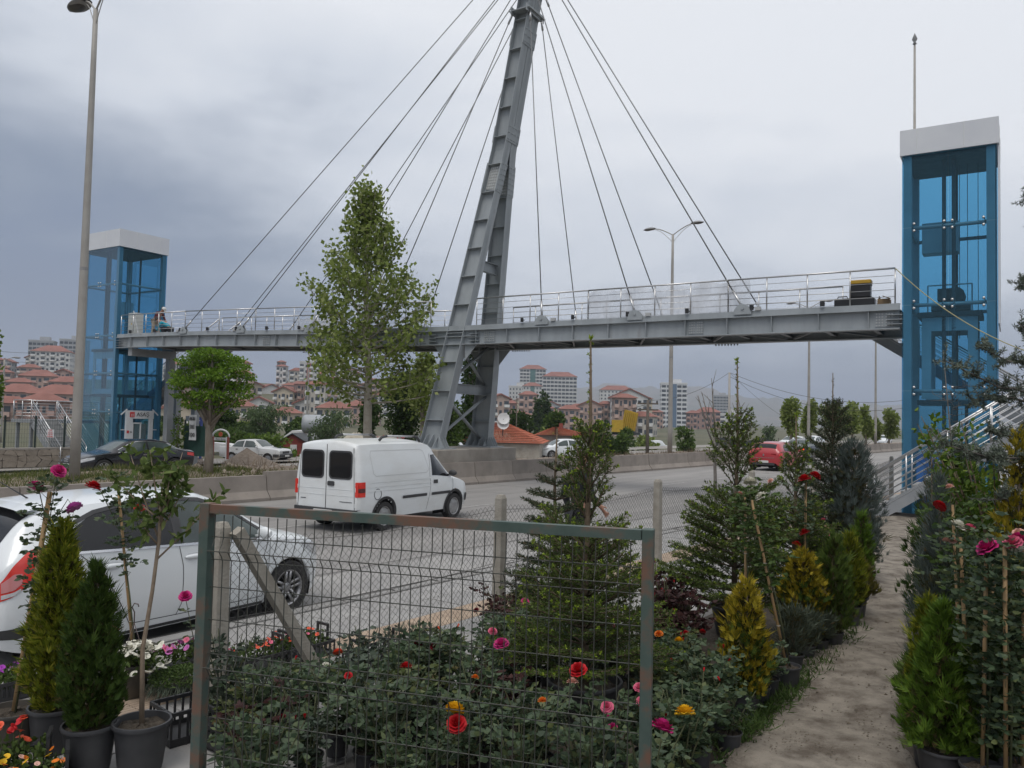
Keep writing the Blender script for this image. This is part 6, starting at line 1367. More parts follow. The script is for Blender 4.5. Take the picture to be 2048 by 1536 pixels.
# ---- foliage builders
def sprays(P, D, ln, wd, k=5, spread=.55):
    """flat fans of k blades, as on thuja and cypress"""
    n = len(P); U = side_of(D); V = []
    for a in np.linspace(-spread, spread, k):
        d = unit(D*math.cos(a)+U*math.sin(a)); V.append(blades(P+D*(ln*.12)[:, None]*(1-abs(a)), d, U, ln*(1-.35*abs(a)/spread)*(.8+.4*rng.random(n)), wd, .05))
    return cat(*V)
def thuja_mesh(h, r, n, z0=.02, prof=None, ln=.075, wd=.012, up=1.3, k=5, jit=.45, irr=.17, hollow=.5):
    prof = prof or ([0, .12, .35, .65, .9, 1.0], [.55, .9, 1.0, .72, .30, .03])
    z = rng.random(n*3); w = np.interp(z, *prof); z = z[rng.random(n*3) < w/w.max()+.1][:n]; n = len(z); a = rng.random(n)*2*math.pi
    R_ = r*np.interp(z, *prof)*(1+irr*1.3*np.sin(a*3+z*9+r*40)+irr*np.sin(a*7-z*17)+irr*.8*np.sin(a*5+z*31))*(1+.10*(rng.random(n) < .12)); q = (hollow+(1-hollow)*rng.random(n)**.6); P = np.stack([R_*q*np.cos(a), R_*q*np.sin(a), z0+z*h], 1)
    D = np.stack([np.cos(a)*.8, np.sin(a)*.8, np.full(n, up)], 1)+rng.normal(size=(n, 3))*jit; D = unit(D); return sprays(P, D, np.full(n, ln)*(.55+.75*rng.random(n)+.5*(rng.random(n) < .07)), wd, k)
def conifer(name, label, base, h, r, n, lm, pr=None, ph=.0, pm=None, prof=None, group=None, rz=None, **kw):
    t = thing(name, label, 'shrub', base, random.random()*6 if rz is None else rz, group); zz = add_pot(t, pr, ph, pm) if pr else 0
    b = MB(); b.tube([(0, 0, zz-.05), (.01, 0, zz+h*.5), (0, .01, zz+h*.92)], [.018+.006*h, .012, .004], 6); b.build('trunk', twig, t, True)
    v, f = thuja_mesh(h, r, n, zz+.02, prof, **kw); link('foliage', npmesh('foliage', v, f), lm, t)
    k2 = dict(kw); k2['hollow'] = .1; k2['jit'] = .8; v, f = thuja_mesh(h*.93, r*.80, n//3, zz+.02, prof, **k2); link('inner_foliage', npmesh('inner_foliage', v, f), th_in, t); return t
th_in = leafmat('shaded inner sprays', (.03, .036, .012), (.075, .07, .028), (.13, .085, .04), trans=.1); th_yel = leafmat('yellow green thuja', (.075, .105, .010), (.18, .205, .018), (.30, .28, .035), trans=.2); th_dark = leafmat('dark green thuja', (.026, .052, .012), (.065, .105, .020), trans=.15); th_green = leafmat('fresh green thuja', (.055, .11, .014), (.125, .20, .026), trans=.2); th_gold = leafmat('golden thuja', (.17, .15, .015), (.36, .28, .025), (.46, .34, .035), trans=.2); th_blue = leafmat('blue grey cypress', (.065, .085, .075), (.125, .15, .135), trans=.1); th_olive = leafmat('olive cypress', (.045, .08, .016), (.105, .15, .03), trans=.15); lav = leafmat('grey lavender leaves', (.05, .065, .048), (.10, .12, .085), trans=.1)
spr_n = leafmat('spruce needles', (.05, .082, .02), (.11, .15, .036), trans=.1, rough=.5); spr_d = leafmat('dark spruce needles', (.03, .046, .024), (.068, .09, .045), trans=.1); spr_b = leafmat('spruce buds', (.16, .23, .02), (.26, .34, .04), trans=.25); cedar_n = leafmat('grey cedar needles', (.09, .11, .085), (.17, .20, .155), trans=.1)
def needle_twig(A, B, dens, ln, wd, rad0=.0):
    A = np.array(A); B = np.array(B); L_ = np.linalg.norm(B-A); n = max(6, int(L_*dens)); f = rng.random((n, 1)); P = A+(B-A)*f; d = (B-A)/max(L_, 1e-6); o = unit(np.cross(np.broadcast_to(d, (n, 3)), rng.normal(size=(n, 3)))); D = unit(o*.8+d*.75+np.array([0, 0, .12])); return blades(P, D, side_of(D), ln*(.75+.5*rng.random(n)), wd, .0)
def spruce(name, label, base, h, lead, rad, levels, nm, bud, pr=None, ph=0, pm=None, dens=230, ln=.024, wd=.0065, slope=.45, per=6, group=None, thick=1.0):
    t = thing(name, label, 'spruce', base, random.random()*6, group); zz = add_pot(t, pr, ph, pm) if pr else 0
    b = MB(); b.tube([(0, 0, zz-.06), (.01, 0, zz+h*.3), (-.01, .01, zz+h*.7), (.0, 0, zz+h)], [.034*thick, .026*thick, .014*thick, .006*thick], 8); V = []; B_ = []
    body = h-lead
    nlow = int(levels*.66) if bud is not None else levels
    for i in range(levels):
        f = ((i+.3)/levels)**1.3; z = zz+.03+body*f; L_ = rad*((1-f)**.55*.95+.14)
        if bud is not None:
            if i < nlow: f = .56*(i+.3)/nlow; L_ = rad*(1.05-.75*f)
            else: f = .60+.36*(i-nlow+.5)/(levels-nlow); L_ = rad*(.64-.38*(f-.6)/.4)
            z = zz+.03+body*f
        k = per+(1 if f < .5 else 0)
        if bud is not None and i >= nlow: k = 4
        for j in range(k):
            a = j*2*math.pi/k+i*1.1+random.uniform(-.3, .3); l = L_*random.uniform(.7, 1.12); sl = slope*(.35+1.3*f)+random.uniform(-.12, .12)+(.65 if bud is not None and i >= nlow else 0)
            d = Vector((math.cos(a), math.sin(a), sl)).normalized(); p0 = Vector((0, 0, z)); p1 = p0+d*l+Vector((0, 0, .06*l)); b.tube([p0, p0.lerp(p1, .5)-Vector((0, 0, .03*l)), p1], [.008*thick, .006*thick, .003], 4)
            V.append(needle_twig(p0.lerp(p1, .18), p1, dens, ln, wd)); B_.append(p1)
            m_ = (max(1, int(l/.10)) if i < nlow else 2) if f < .97 else 0
            sd = d.cross(Vector((0, 0, 1))).normalized()
            for q in range(m_):
                g = .25+.65*(q+.5)/m_; c0 = p0.lerp(p1, g)
                for sg in (-1, 1):
                    tl = l*(1-g)*.66*random.uniform(.7, 1.25)+.05; c1 = c0+(d*.75+sd*sg*.75+Vector((0, 0, random.uniform(-.12, .15)))).normalized()*tl; V.append(needle_twig(c0, c1, dens, ln, wd)); b.tube([c0, c1], [.003, .0015], 3)
                    if random.random() < .4: B_.append(c1)
    tp = Vector((0, 0, zz+h)); V.append(needle_twig((0, 0, zz+body*.8), (0, 0, zz+h), dens*.4, ln*.8, wd)) 
    for q in np.linspace(.1, .95, 9):
        aa = random.random()*6.28; c0 = Vector((0, 0, zz+body+lead*q)); B_.append(c0+Vector((math.cos(aa), math.sin(aa), .6))*.014)
    b.build('trunk', twig, t, True); v, f = cat(*V); link('needles', npmesh('needles', v, f), nm, t)
    if bud is not None:
        V = []
        for c in B_:
            c = np.array(c); k = 7; D = rdir(k, .5); V.append(blades(np.broadcast_to(c, (k, 3)), D, side_of(D), .022, .011, .1))
        k = 10; D = rdir(k, 1.2); V.append(blades(np.broadcast_to(np.array(tp), (k, 3)), D, side_of(D), .05, .02, .1)); v, f = cat(*V); link('buds', npmesh('buds', v, f), bud, t)
    return t
# ---- roses
def leaf6(P, D, U, ln, wd):
    n = len(P); W = np.cross(D, U); ln = np.broadcast_to(ln, n)[:, None]; wd = np.broadcast_to(wd, n)[:, None]
    v = np.stack([P, P+D*ln*.3+U*wd*.46+W*wd*.10, P+D*ln*.68+U*wd*.36+W*wd*.08, P+D*ln-W*wd*.12, P+D*ln*.68-U*wd*.36+W*wd*.08, P+D*ln*.3-U*wd*.46+W*wd*.10], 1).reshape(-1, 3); return v, np.arange(6*n).reshape(n, 6)
def rose_leaves(pts, ln, per=5):
    """compound leaves: per leaflets along a short stalk from each point"""
    n = len(pts); P = np.array(pts); a = rng.random(n)*6.283; D = np.stack([np.cos(a), np.sin(a), rng.uniform(-.3, .5, n)], 1); D = unit(D); U = unit(np.cross(D, np.array([0, 0, 1.0]))); V = []
    for g, s_, an in ((.35, 1, .9), (.35, -1, .9), (.75, 1, .8), (.75, -1, .8), (1.0, 1, 0))[:per]:
        c = P+D*(ln*1.5*g); d = unit(D*math.cos(an)+U*s_*math.sin(an)+rng.normal(size=(n, 3))*.18); V.append(leaf6(c, d, unit(np.cross(d, np.array([0, -.35, .8])+rng.normal(size=(n, 3))*.8)), ln*(.8+.4*rng.random(n)), ln*.68))
    return cat(*V)
ros_l = leafmat('rose leaves', (.032, .058, .03), (.085, .122, .062), (.12, .14, .05), trans=.25, rough=.45, spec=.3); ros_r = leafmat('reddish rose leaves', (.035, .018, .018), (.075, .035, .032), trans=.15); ros_g = leafmat('fresh rose leaves', (.035, .065, .018), (.085, .13, .035), trans=.2); ros_b = leafmat('bluish rose leaves', (.03, .046, .032), (.075, .10, .065), trans=.2, rough=.45, spec=.3); ros_g2 = leafmat('olive rose leaves', (.035, .052, .016), (.085, .105, .03), (.12, .09, .04), trans=.25, rough=.5, spec=.25); app_l = leafmat('apple leaves', (.055, .09, .022), (.12, .165, .045), (.19, .22, .08), trans=.3)
def rose_flower_mesh(r=.035, bud=False):
    b = MB()
    L_ = [(.10, 1.0, 4), (.30, 1.02, 5), (.52, .98, 6), (.76, .85, 7), (1.0, .58, 8), (1.08, .28, 7)] if not bud else [(.15, 1.5, 4), (.38, 1.35, 5)]
    for li, (rf, hf, n) in enumerate(L_):
        for k in range(n):
            a = k*2*math.pi/n+li*.5+random.uniform(-.12, .12); w = 2.3*math.pi/n*.62; P = []
            for v in (0, .45, .8, 1.0):
                row = []
                for u in (-1, -.5, 0, .5, 1):
                    rr = r*(.06+rf*v**.75*(1-.12*u*u)+(.14*v*v if rf > .6 else 0)); ang = a+u*w*(.55+.5*v)*(1 if rf > .2 else 1.3); z = r*(hf*1.15*v-(.28*rf*max(0, v-.75)*2 if rf > .4 else 0)-.10*u*u*v)+r*.1*math.sin(u*5+k)*v*rf; row.append((rr*math.cos(ang), rr*math.sin(ang), z))
                P.append(row)
            b.grid(P)
    me = b.mesh('flower'); me.polygons.foreach_set('use_smooth', [True]*len(me.polygons)); return me
FL = [rose_flower_mesh(.036), rose_flower_mesh(.036), rose_flower_mesh(.03, True)]
def petal(name, c): return mat(name, tuple(x*.82 for x in c), c, rough=.55, scale=30, spec=.3)
PET = {'red': petal('red petals', (.50, .012, .018)), 'dark red': petal('dark red petals', (.14, .006, .012)), 'pink': petal('pink petals', (.68, .14, .24)), 'magenta': petal('magenta petals', (.56, .03, .20)), 'orange': petal('orange petals', (.75, .20, .02)), 'coral': petal('coral petals', (.75, .11, .05)), 'yellow': petal('yellow petals', (.80, .48, .02)), 'white': petal('white petals', (.74, .72, .62)), 'blush': petal('blush petals', (.72, .42, .34)), 'purple': petal('purple petals', (.34, .04, .40)), 'lilac': petal('lilac petals', (.58, .16, .46))}
for me in FL: me.materials.append(PET['red'])
def flower(t, p, colour, s=1.0, kind=0, tilt=None):
    o = bpy.data.objects.new('flower', FL[kind]); COL.objects.link(o); o.parent = t; o.location = p; o.scale = (s, s, s); o.rotation_euler = tilt or (random.uniform(-.6, .6), random.uniform(-.6, .6), random.random()*6); setmat(o, PET[colour]); return o
def bush_meshes(h, r, nst, nlv, ln, seed):
    random.seed(seed); b = MB(); pts = []; tips = []
    for i in range(nst):
        a = i*2*math.pi/nst+random.uniform(-.5, .5); e = Vector((math.cos(a)*r*random.uniform(.3, 1), math.sin(a)*r*random.uniform(.3, 1), h*random.uniform(.65, 1.0))); m_ = Vector((e.x*.5, e.y*.5, e.z*.5)); b.tube([(e.x*.08, e.y*.08, -.02), m_, e], [.006, .005, .003], 5); tips.append(e)
        for q in range(nlv//nst): g = random.uniform(.18, .97); c = (m_*(2*g) if g < .5 else m_.lerp(e, 2*g-1)); pts.append(tuple(c+Vector((random.gauss(0, .035), random.gauss(0, .035), random.gauss(0, .02)))))
    v, f = rose_leaves(pts, ln); return b.mesh('stems'), npmesh('leaves', v, f), tips
BUSH = [bush_meshes(.42, .22, 7, 70, .044, s_) for s_ in (1, 2)]+[bush_meshes(.54, .24, 8, 80, .046, s_) for s_ in (3, 4)]+[bush_meshes(.36, .20, 7, 60, .041, 5)]
for a, b_, _ in BUSH: a.materials.append(stemm); b_.materials.append(ros_l)
def rose_bush(label, base, i, cols, lm=None, s=1.0, pr=.085, ph=.15, name='rose_bush', group=None, fs=1.0, buds=2):
    t = thing(name, label, 'rose bush', base, random.random()*6, group); zz = add_pot(t, pr, ph); sm, lm_, tips = BUSH[i % len(BUSH)]
    for nm, me in (('stems', sm), ('leaves', lm_)):
        o = bpy.data.objects.new(nm, me); COL.objects.link(o); o.parent = t; o.location = (0, 0, zz); o.scale = (s, s, s)
        if nm == 'leaves' and lm is not None: setmat(o, lm)
    tp = sorted(tips, key=lambda e: -e.z)
    for j, c in enumerate(cols): e = tp[j % len(tp)]; flower(t, (e.x*s, e.y*s, zz+e.z*s+.01), c, fs*random.uniform(.8, 1.1), 0 if j < 2 else 1)
    for j in range(buds):
        e = tp[(len(cols)+j) % len(tp)]; flower(t, (e.x*s, e.y*s, zz+e.z*s), (cols or ['red'])[0], .55, 2)
    return t
# ---- the roses behind the gate, row by row
random.seed(5); k = 0
names = ['red', 'dark red', 'pink', 'magenta', 'orange', 'coral', 'yellow', 'white', 'blush']
marks = [(676, 1307, 'coral', 'single coral rose nearest the brace'), (697, 1353, 'red', 'small red rose left of centre behind the gate'), (812, 1336, 'red', 'bright red rose in the middle of the gate'), (1003, 1303, 'magenta', 'large magenta rose right of the middle'), (908, 1438, 'yellow', 'large yellow rose low in the gate'), (913, 1465, 'red', 'red rose under the large yellow one'), (1157, 1357, 'red', 'red rose before the big spruce'), (1050, 1205, 'magenta', 'magenta rose beside the concrete post'), (985, 1265, 'pink', 'pale pink rose below the concrete post'), (836, 1290, 'dark red', 'nearly black red rose beside the crate'), (868, 1296, 'dark red', 'second nearly black red rose by the crate'), (950, 1357, 'orange', 'small orange rose in the middle'), (1085, 1404, 'orange', 'small orange rose under the spruce'), (1040, 1235, 'white', 'white rose left of the spruce'), (652, 1335, 'white', 'white rose above the lavender trays'), (805, 1392, 'white', 'white rose low in the middle'), (1145, 1367, 'blush', 'cream rose beside the red one'), (1215, 1416, 'pink', 'pink rose near the right gate post'), (1278, 1378, 'pink', 'pale pink rose touching the right gate post'), (1284, 1405, 'pink', 'lower pink rose at the right gate post'), (590, 1320, 'red', 'red rosebud beside the brace foot'), (610, 1437, 'red', 'low red rosebud near the left gate post'), (880, 1260, 'coral', 'coral rosebud beside the black crate handle'), (915, 1255, 'coral', 'coral rosebud right of the crate handle'), (1318, 1270, 'orange', 'orange yellow rose beyond the gate'), (1358, 1283, 'yellow', 'pale yellow rose beyond the gate'), (1370, 1445, 'yellow', 'big yellow rose right of the gate'), (1322, 1478, 'magenta', 'big dark pink rose against the right gate post'), (1405, 1265, 'red', 'small red rose among the dark red foliage'), (1440, 1362, 'red', 'red rosebud right of the gate')]
used = []
def bed_point(px, py, z): return gz(px, py, z)
for (px, py, c, lb_) in marks:
    i = k % 5; s_ = random.uniform(.92, 1.12); top = max(e.z for e in BUSH[i][2])*s_+.13+NZ+.01; q = gz(px, py, top)
    if q.y > 9.5: q = gy(px, py, 9.0)
    t = thing('rose_bush', 'rose bush with a '+lb_, 'rose bush', (q.x, q.y, NZ), random.random()*6, 'potted roses behind the gate'); zz = add_pot(t, .085, .15); sm, lm_, tips = BUSH[i]; e = max(tips, key=lambda e: e.z); t.location = (q.x, q.y, NZ); t.rotation_euler = (0, 0, -math.atan2(e.y, e.x))
    cs, sn = math.cos(-math.atan2(e.y, e.x)), math.sin(-math.atan2(e.y, e.x)); r_ = math.hypot(e.x, e.y)*s_; t.location.x -= r_
    for nm, me in (('stems', sm), ('leaves', lm_)):
        o = bpy.data.objects.new(nm, me); COL.objects.link(o); o.parent = t; o.location = (0, 0, zz); o.scale = (s_, s_, s_)
    big = 1.08 if ('large' in lb_ or 'big' in lb_) else (.58 if 'bud' in lb_ or 'small' in lb_ else .8)
    hi_ = .05 if big > 1 else .012; flower(t, (e.x*s_, e.y*s_, zz+e.z*s_+hi_), c, big*(1.15 if big > 1 else 1), 2 if 'bud' in lb_ else 0, (random.uniform(.1, .7), random.uniform(-.3, .3), random.random()*6)); used.append((t.location.x, t.location.y)); k += 1
# leafy bushes filling the rows between (hardly told apart)
def inside(x, y):
    a, b_ = st(Vector((x, y, 0))); return b_ < 5.0
cnt = 0
for row in range(11):
    for col in range(15):
        s_ = 2.05+col*.31+(.15 if row % 2 else 0); t_ = 5.0-.33*row; q = rd(s_, t_)
        q.x += random.uniform(-.05, .05); q.y += random.uniform(-.05, .05)
        px = 1024+1607*q.x/q.y
        if q.y < 4.25 or px > 1430 or px < 440 or q.y > 8.6: continue
        if any((q.x-a)**2+(q.y-b_)**2 < .20**2 for a, b_ in used): continue
        if (q.x-.52)**2+(q.y-5.75)**2 < .45**2: continue
        if (px < 720 and q.y > 5.9) or (px < 980 and q.y > 6.5): continue
        cc = random.choice(names); has = random.random() < .13
        rose_bush('leafy potted rose without bloom, %s row from the pavement behind the gate' % ORD(row+1) if not has else 'potted rose with one small %s bloom among the rows behind the gate' % cc, (q.x, q.y, NZ), random.randint(0, 4), [cc] if has else [], lm=random.choice((None, None, None, ros_b, ros_b, ros_b, ros_g2, ros_g2, ros_r)), s=random.uniform(.72, 1.12), group='leafy roses in the %s row behind the gate' % ORD(row+1) if not has else 'rows of potted roses, %s bloom' % cc, fs=.6, buds=0 if not has else 1); used.append((q.x, q.y)); cnt += 1
# roses with reddish leaves beyond the gate post
for i in range(9):
    q = gz(1345+random.uniform(-35, 50), 1330-i*8, NZ); rose_bush('dark red-leaved rose bush beyond the right gate post', (q.x, q.y, NZ), i, [], ros_r, s=1.15, group='dark red-leaved rose bushes', buds=1)
for i, (px, py) in enumerate(((1345, 1530), (1395, 1500), (1420, 1440), (1400, 1400), (1385, 1380), (1340, 1440))):
    q = gz(px, py+40, NZ); rose_bush('glossy-leaved potted rose right of the gate post', (q.x, q.y, NZ), i, [], None, s=1.0, group='glossy potted roses right of the gate', buds=1)

# ---- gate: rusty green frame with a bent-wire panel
gl_ = gy(416, 1010, 4.02); gr_ = gy(1297, 1064, 3.42); gtop = 1.845; GX = Vector((gr_.x-gl_.x, gr_.y-gl_.y, 0)); GL = GX.length; ga = math.atan2(GX.y, GX.x)
gp_ = mat('rusting green gate paint', (.045, .074, .064), (.065, .095, .082), rough=.6, scale=5, detail=8, lo=.29, hi=.485, c3=(.15, .082, .055)); wirem = mat('dark green wire', (.035, .042, .036), (.06, .058, .048), rough=.5, scale=20)
gt = thing('garden_gate', 'rusty green metal gate with bent wire panel in the foreground', 'gate', (gl_.x, gl_.y, NZ), ga); hz_ = gtop-NZ
for x, w in ((0, .054), (GL, .048)):
    b = MB(); b.box((x, 0, hz_/2+.0), (w, .06, hz_+.01)); o = b.build('post', gp_, gt); bv = o.modifiers.new('edge', 'BEVEL'); bv.width = .004; bv.segments = 2
b = MB(); b.box((GL/2, 0, hz_-.0215), (GL-.055, .046, .043)); b.build('top_rail', gp_, gt); b = MB(); b.box((GL/2, 0, .06), (GL-.063, .05, .05)); b.build('bottom_rail', gp_, gt)
zz = [.08, .46, .80, .86, .88, .905, .93, .955, 1.0, 1.36, 1.42, 1.445, 1.47, 1.50, 1.53, hz_-.05]; yy = [0, 0, 0, 0, -.012, -.03, -.012, 0, 0, 0, 0, -.012, -.032, -.012, 0, 0]
b = MB(); b.tube([(0, y_-.006, z_) for z_, y_ in zip(zz, yy)], .0026, 5, cap=False); vm_ = b.mesh('vertical_wire'); vm_.materials.append(wirem)
for i in range(int((GL-.1)/.05)+1):
    o = link('vertical_wire', vm_, None, gt); o.location = (.05+i*.05, 0, 0)
b = MB(); b.tube([(.03, 0, 0), (GL-.03, 0, 0)], .0026, 5, cap=False); hm_ = b.mesh('horizontal_wire'); hm_.materials.append(wirem)
for z in (.12, .30, .48, .66, .845, .965, 1.13, 1.29, 1.425, 1.535, .905, 1.47):
    o = link('horizontal_wire', hm_, None, gt); o.location = (0, -.036 if z in (.905, 1.47) else 0, z)
# ---- chain-link fence with concrete posts
cpost = mat('fence post concrete', (.27, .245, .205), (.36, .335, .29), rough=.92, scale=6, detail=8, bump=.4, bscale=50, c3=(.22, .20, .165))
cl_ = thing('chain_link_fence', 'sagging chain-link fence on concrete posts along the pavement', 'fence', rd(st(Vector((-2.15, 6.07, 0)))[0], 5.4, .12), RA)
ps = [0, 3.38, 7.05, 10.7, 14.3, 17.9, 21.5]
for i, x in enumerate(ps):
    b = MB(); h = 1.36 if i else 1.36; b.hexa([(x-.055, -.055, 0), (x+.055, -.055, 0), (x+.055, .055, 0), (x-.055, .055, 0), (x-.045, -.045, h-.04), (x+.045, -.045, h-.04), (x+.045, .045, h-.04), (x-.045, .045, h-.04)]); b.hexa([(x-.045, -.045, h-.04), (x+.045, -.045, h-.04), (x+.045, .045, h-.04), (x-.045, .045, h-.04), (x-.03, -.03, h), (x+.03, -.03, h), (x+.03, .03, h), (x-.03, .03, h)]); b.build('concrete_post', cpost, cl_)
b = MB(); b.bar((.06, -.10, 1.30), (.92, -.10, .0), .085, .085); b.build('brace', cpost, cl_)
cw = mat('galvanised mesh wire', (.07, .068, .062), (.12, .115, .105), rough=.6, metal=.2, scale=20)
V = []; F = []; n0 = 0; cs_ = .037; nrow = 34; LF = ps[-1]; ncol = int(LF/cs_)
def fz(x): 
    q = min(range(len(ps)-1), key=lambda i: abs((ps[i]+ps[i+1])/2-x)); f = (x-ps[q])/(ps[q+1]-ps[q]); return 1-.07*math.sin(math.pi*min(max(f, 0), 1))
for i in range(ncol):
    for sg in (i % 2,):
        x0 = i*cs_; pts = []
        for j in range(nrow+1):
            x = x0+(cs_ if (j+sg) % 2 else 0)*.97+(.004*math.sin(i*1.7+j)); pts.append((x, .052+.004*math.sin(i*.7+j*.9), .03+1.22*j/nrow*fz(x)))
        P = np.array(pts); P2 = P.copy(); P2[:, 0] += 0
        for A in (P,):
            for (dx, dy) in ((0, 0),):
                d = .0021; m_ = len(A); vv = np.concatenate([A+np.array([d, 0, 0]), A+np.array([-d*.5, d*.87, 0]), A+np.array([-d*.5, -d*.87, 0])]); V.append(vv)
                for a in range(m_-1):
                    for (u, w) in ((0, 1), (1, 2), (2, 0)): F.append((n0+u*m_+a, n0+w*m_+a, n0+w*m_+a+1, n0+u*m_+a+1))
                n0 += 3*m_
o = link('wire_mesh', npmesh('wire_mesh', np.concatenate(V), np.array(F)), cw, cl_); tag(o, kind='stuff')
V2 = [np.array(v_) for v_ in V]
for z in (1.2, .62):
    b = MB(); b.tube([(x, .05, z*fz(x)) for x in np.linspace(0, LF, 60)], .0024, 4); b.build('tension_wire', cw, cl_)

# ---- crates and flower trays
crm_ = mat('black crate plastic', (.02, .02, .022), (.03, .03, .032), rough=.5, scale=8)
def crate(t, w, d, h, handles=True):
    for (c_, s_) in (((0, 0, .01), (w, d, .02)), ((0, -d/2, h*.12), (w, .012, h*.22)), ((0, d/2, h*.12), (w, .012, h*.22)), ((-w/2, 0, h*.12), (.012, d, h*.22)), ((w/2, 0, h*.12), (.012, d, h*.22)), ((0, -d/2, h-.012), (w, .016, .024)), ((0, d/2, h-.012), (w, .016, .024)), ((-w/2, 0, h-.012), (.016, d, .024)), ((w/2, 0, h-.012), (.016, d, .024))):
        b = MB(); b.box(c_, s_); b.build('crate_rail', crm_, t)
    b = MB()
    for x in np.linspace(-w/2, w/2, 10):
        for y in (-d/2, d/2): b.box((x, y, h/2), (.014, .010, h))
    for y in np.linspace(-d/2, d/2, 7)[1:-1]:
        for x in (-w/2, w/2): b.box((x, y, h/2), (.010, .014, h))
    tag(b.build('crate_bars', crm_, t), kind='stuff')
    if handles:
        for x in (-w/2, w/2):
            b = MB(); b.box((x, -.07, h+.05), (.018, .02, .12)); b.box((x, .07, h+.05), (.018, .02, .12)); b.box((x, 0, h+.115), (.02, .16, .022)); b.build('crate_handle', crm_, t)
pet_me = MB(); 
for k_ in range(5):
    a = k_*1.2566; pet_me.grid([[(r_*math.cos(a+u*.62), r_*math.sin(a+u*.62), .004+z_) for u in (-1, 0, 1)] for r_, z_ in ((.003, -.012), (.016, .002), (.027, .0))])
pet_me = pet_me.mesh('bloom'); pet_me.materials.append(PET['white']); pet_me.polygons.foreach_set('use_smooth', [True]*len(pet_me.polygons))
pl_l = leafmat('petunia leaves', (.045, .075, .02), (.09, .13, .035), trans=.2)
def bloom(t, p, c, s=1.0):
    o = bpy.data.objects.new('flower', pet_me); COL.objects.link(o); o.parent = t; o.location = p; o.scale = (s, s, s); o.rotation_euler = (random.uniform(-.8, .5), random.uniform(-.7, .7), random.random()*6); setmat(o, PET[c])
def flower_tray(label, base, rz, w, d, h, cols, nfl, lm=None, fh=.14, group=None, fs=1.0, hand=True):
    t = thing('flower_tray', label, 'flower tray', base, rz, group); crate(t, w, d, h, hand); n = 420; P = np.stack([rng.uniform(-w/2, w/2, n)*.92, rng.uniform(-d/2, d/2, n)*.92, h*.6+rng.random(n)*fh*.8], 1); D = rdir(n, .6); v, f = leaf6(P, D, side_of(D), .04, .022); link('leaves', npmesh('leaves', v, f), lm or pl_l, t)
    for i in range(nfl): bloom(t, (random.uniform(-w/2, w/2)*.9, random.uniform(-d/2, d/2)*.9, h*.6+fh*random.uniform(.75, 1.1)), random.choice(cols), fs*random.uniform(.8, 1.2))
    return t
def sp(px, py, z=.12): return gz(px, py, z)
flower_tray('black crate of pink and lilac petunias behind the white petunia pot', sp(352, 1338), RA, .56, .36, .10, ['lilac', 'pink', 'lilac', 'magenta'], 26)
flower_tray('long black tray of small coral flowers behind the brace', sp(505, 1335), RA, .62, .36, .13, ['coral', 'pink', 'coral'], 26, pl_l, fs=.7)
flower_tray('black tray of pink and coral flowers right of the brace', sp(600, 1312), RA, .5, .34, .13, ['coral', 'pink'], 18, pl_l, fs=.7)
t = thing('plastic_crate', 'empty black plastic crate beside the left gate post', 'crate', sp(393, 1462), RA-.1); crate(t, .5, .32, .22, False)
q = sp(755, 1330); t = thing('plastic_crate', 'black crate with tall handles behind the roses', 'crate', q, RA); crate(t, .5, .34, .14)
for (px, py, lb_) in ((545, 1425, 'crate of grey lavender seedlings behind the left gate post'), (480, 1470, 'crate of grey lavender seedlings, nearest the left gate post'), (820, 1330, 'crate of grey lavender seedlings behind the dark red roses')):
    q = gz(px, py, .14); t = thing('seedling_crate', lb_, 'flower tray', q, RA, 'crates of lavender seedlings'); crate(t, .5, .36, .14)
    v, f = thuja_mesh(.22, .27, 500, .08, ([0, .5, 1], [1, 1, .8]), ln=.05, wd=.008, hollow=.05); link('leaves', npmesh('leaves', v, f), lav, t)
t = thing('sedum_clump', 'low trailing green succulent clump on the tan tiles', 'plant', sp(362, 1388), 0); add_pot(t, .11, .10); n = 1300; a = rng.random(n)*6.28; r_ = np.sqrt(rng.random(n))*.23; P = np.stack([r_*np.cos(a), r_*np.sin(a), .16-.5*np.maximum(0, r_-.13)+.03*rng.random(n)], 1); D = rdir(n, .4); D[:, 0] += np.cos(a)*.6; D[:, 1] += np.sin(a)*.6; D = unit(D); v, f = leaf6(P, D, side_of(D), .035, .012); link('leaves', npmesh('leaves', v, f), leafmat('sedum leaves', (.05, .09, .025), (.11, .16, .05), trans=.15), t)
v, f = blades(P[r_ > .15], unit(D[r_ > .15]*np.array([1, 1, 0])-np.array([0, 0, .9])), side_of(D[r_ > .15]), .13, .008); link('trailing_stems', npmesh('trailing_stems', v, f), lav, t)
# white petunias in a hanging pot, with its wire hook
t = thing('petunia_pot', 'grey pot of white petunias with a hook hanger', 'plant', sp(262, 1392)); zz = add_pot(t, .125, .25, potb)
n = 300; P = rng.normal(size=(n, 3))*np.array([.10, .10, .035])+np.array([.03, 0, zz+.07]); D = rdir(n, .4); v, f = leaf6(P, D, side_of(D), .045, .026); link('leaves', npmesh('leaves', v, f), pl_l, t)
for i in range(70): a = random.random()*6.28; r_ = .19*math.sqrt(random.random()); bloom(t, (.06+r_*math.cos(a)*1.1, r_*math.sin(a), zz+.17-1.6*r_*r_+random.uniform(-.03, .02)-(.1 if r_ > .15 else 0)), 'white', 1.15)
b = MB()
for a in (0, 2.1, 4.2): b.tube([(.12*math.cos(a), .12*math.sin(a), zz), (0, 0, zz+.34)], .0028, 4)
b.tube([(0, 0, zz+.34), (0, 0, zz+.42), (-.02, 0, zz+.455), (-.005, 0, zz+.485), (.025, 0, zz+.48), (.03, 0, zz+.46)], .005, 5); b.build('hanger', mat('brown hanger', (.09, .065, .06), rough=.5), t, True)
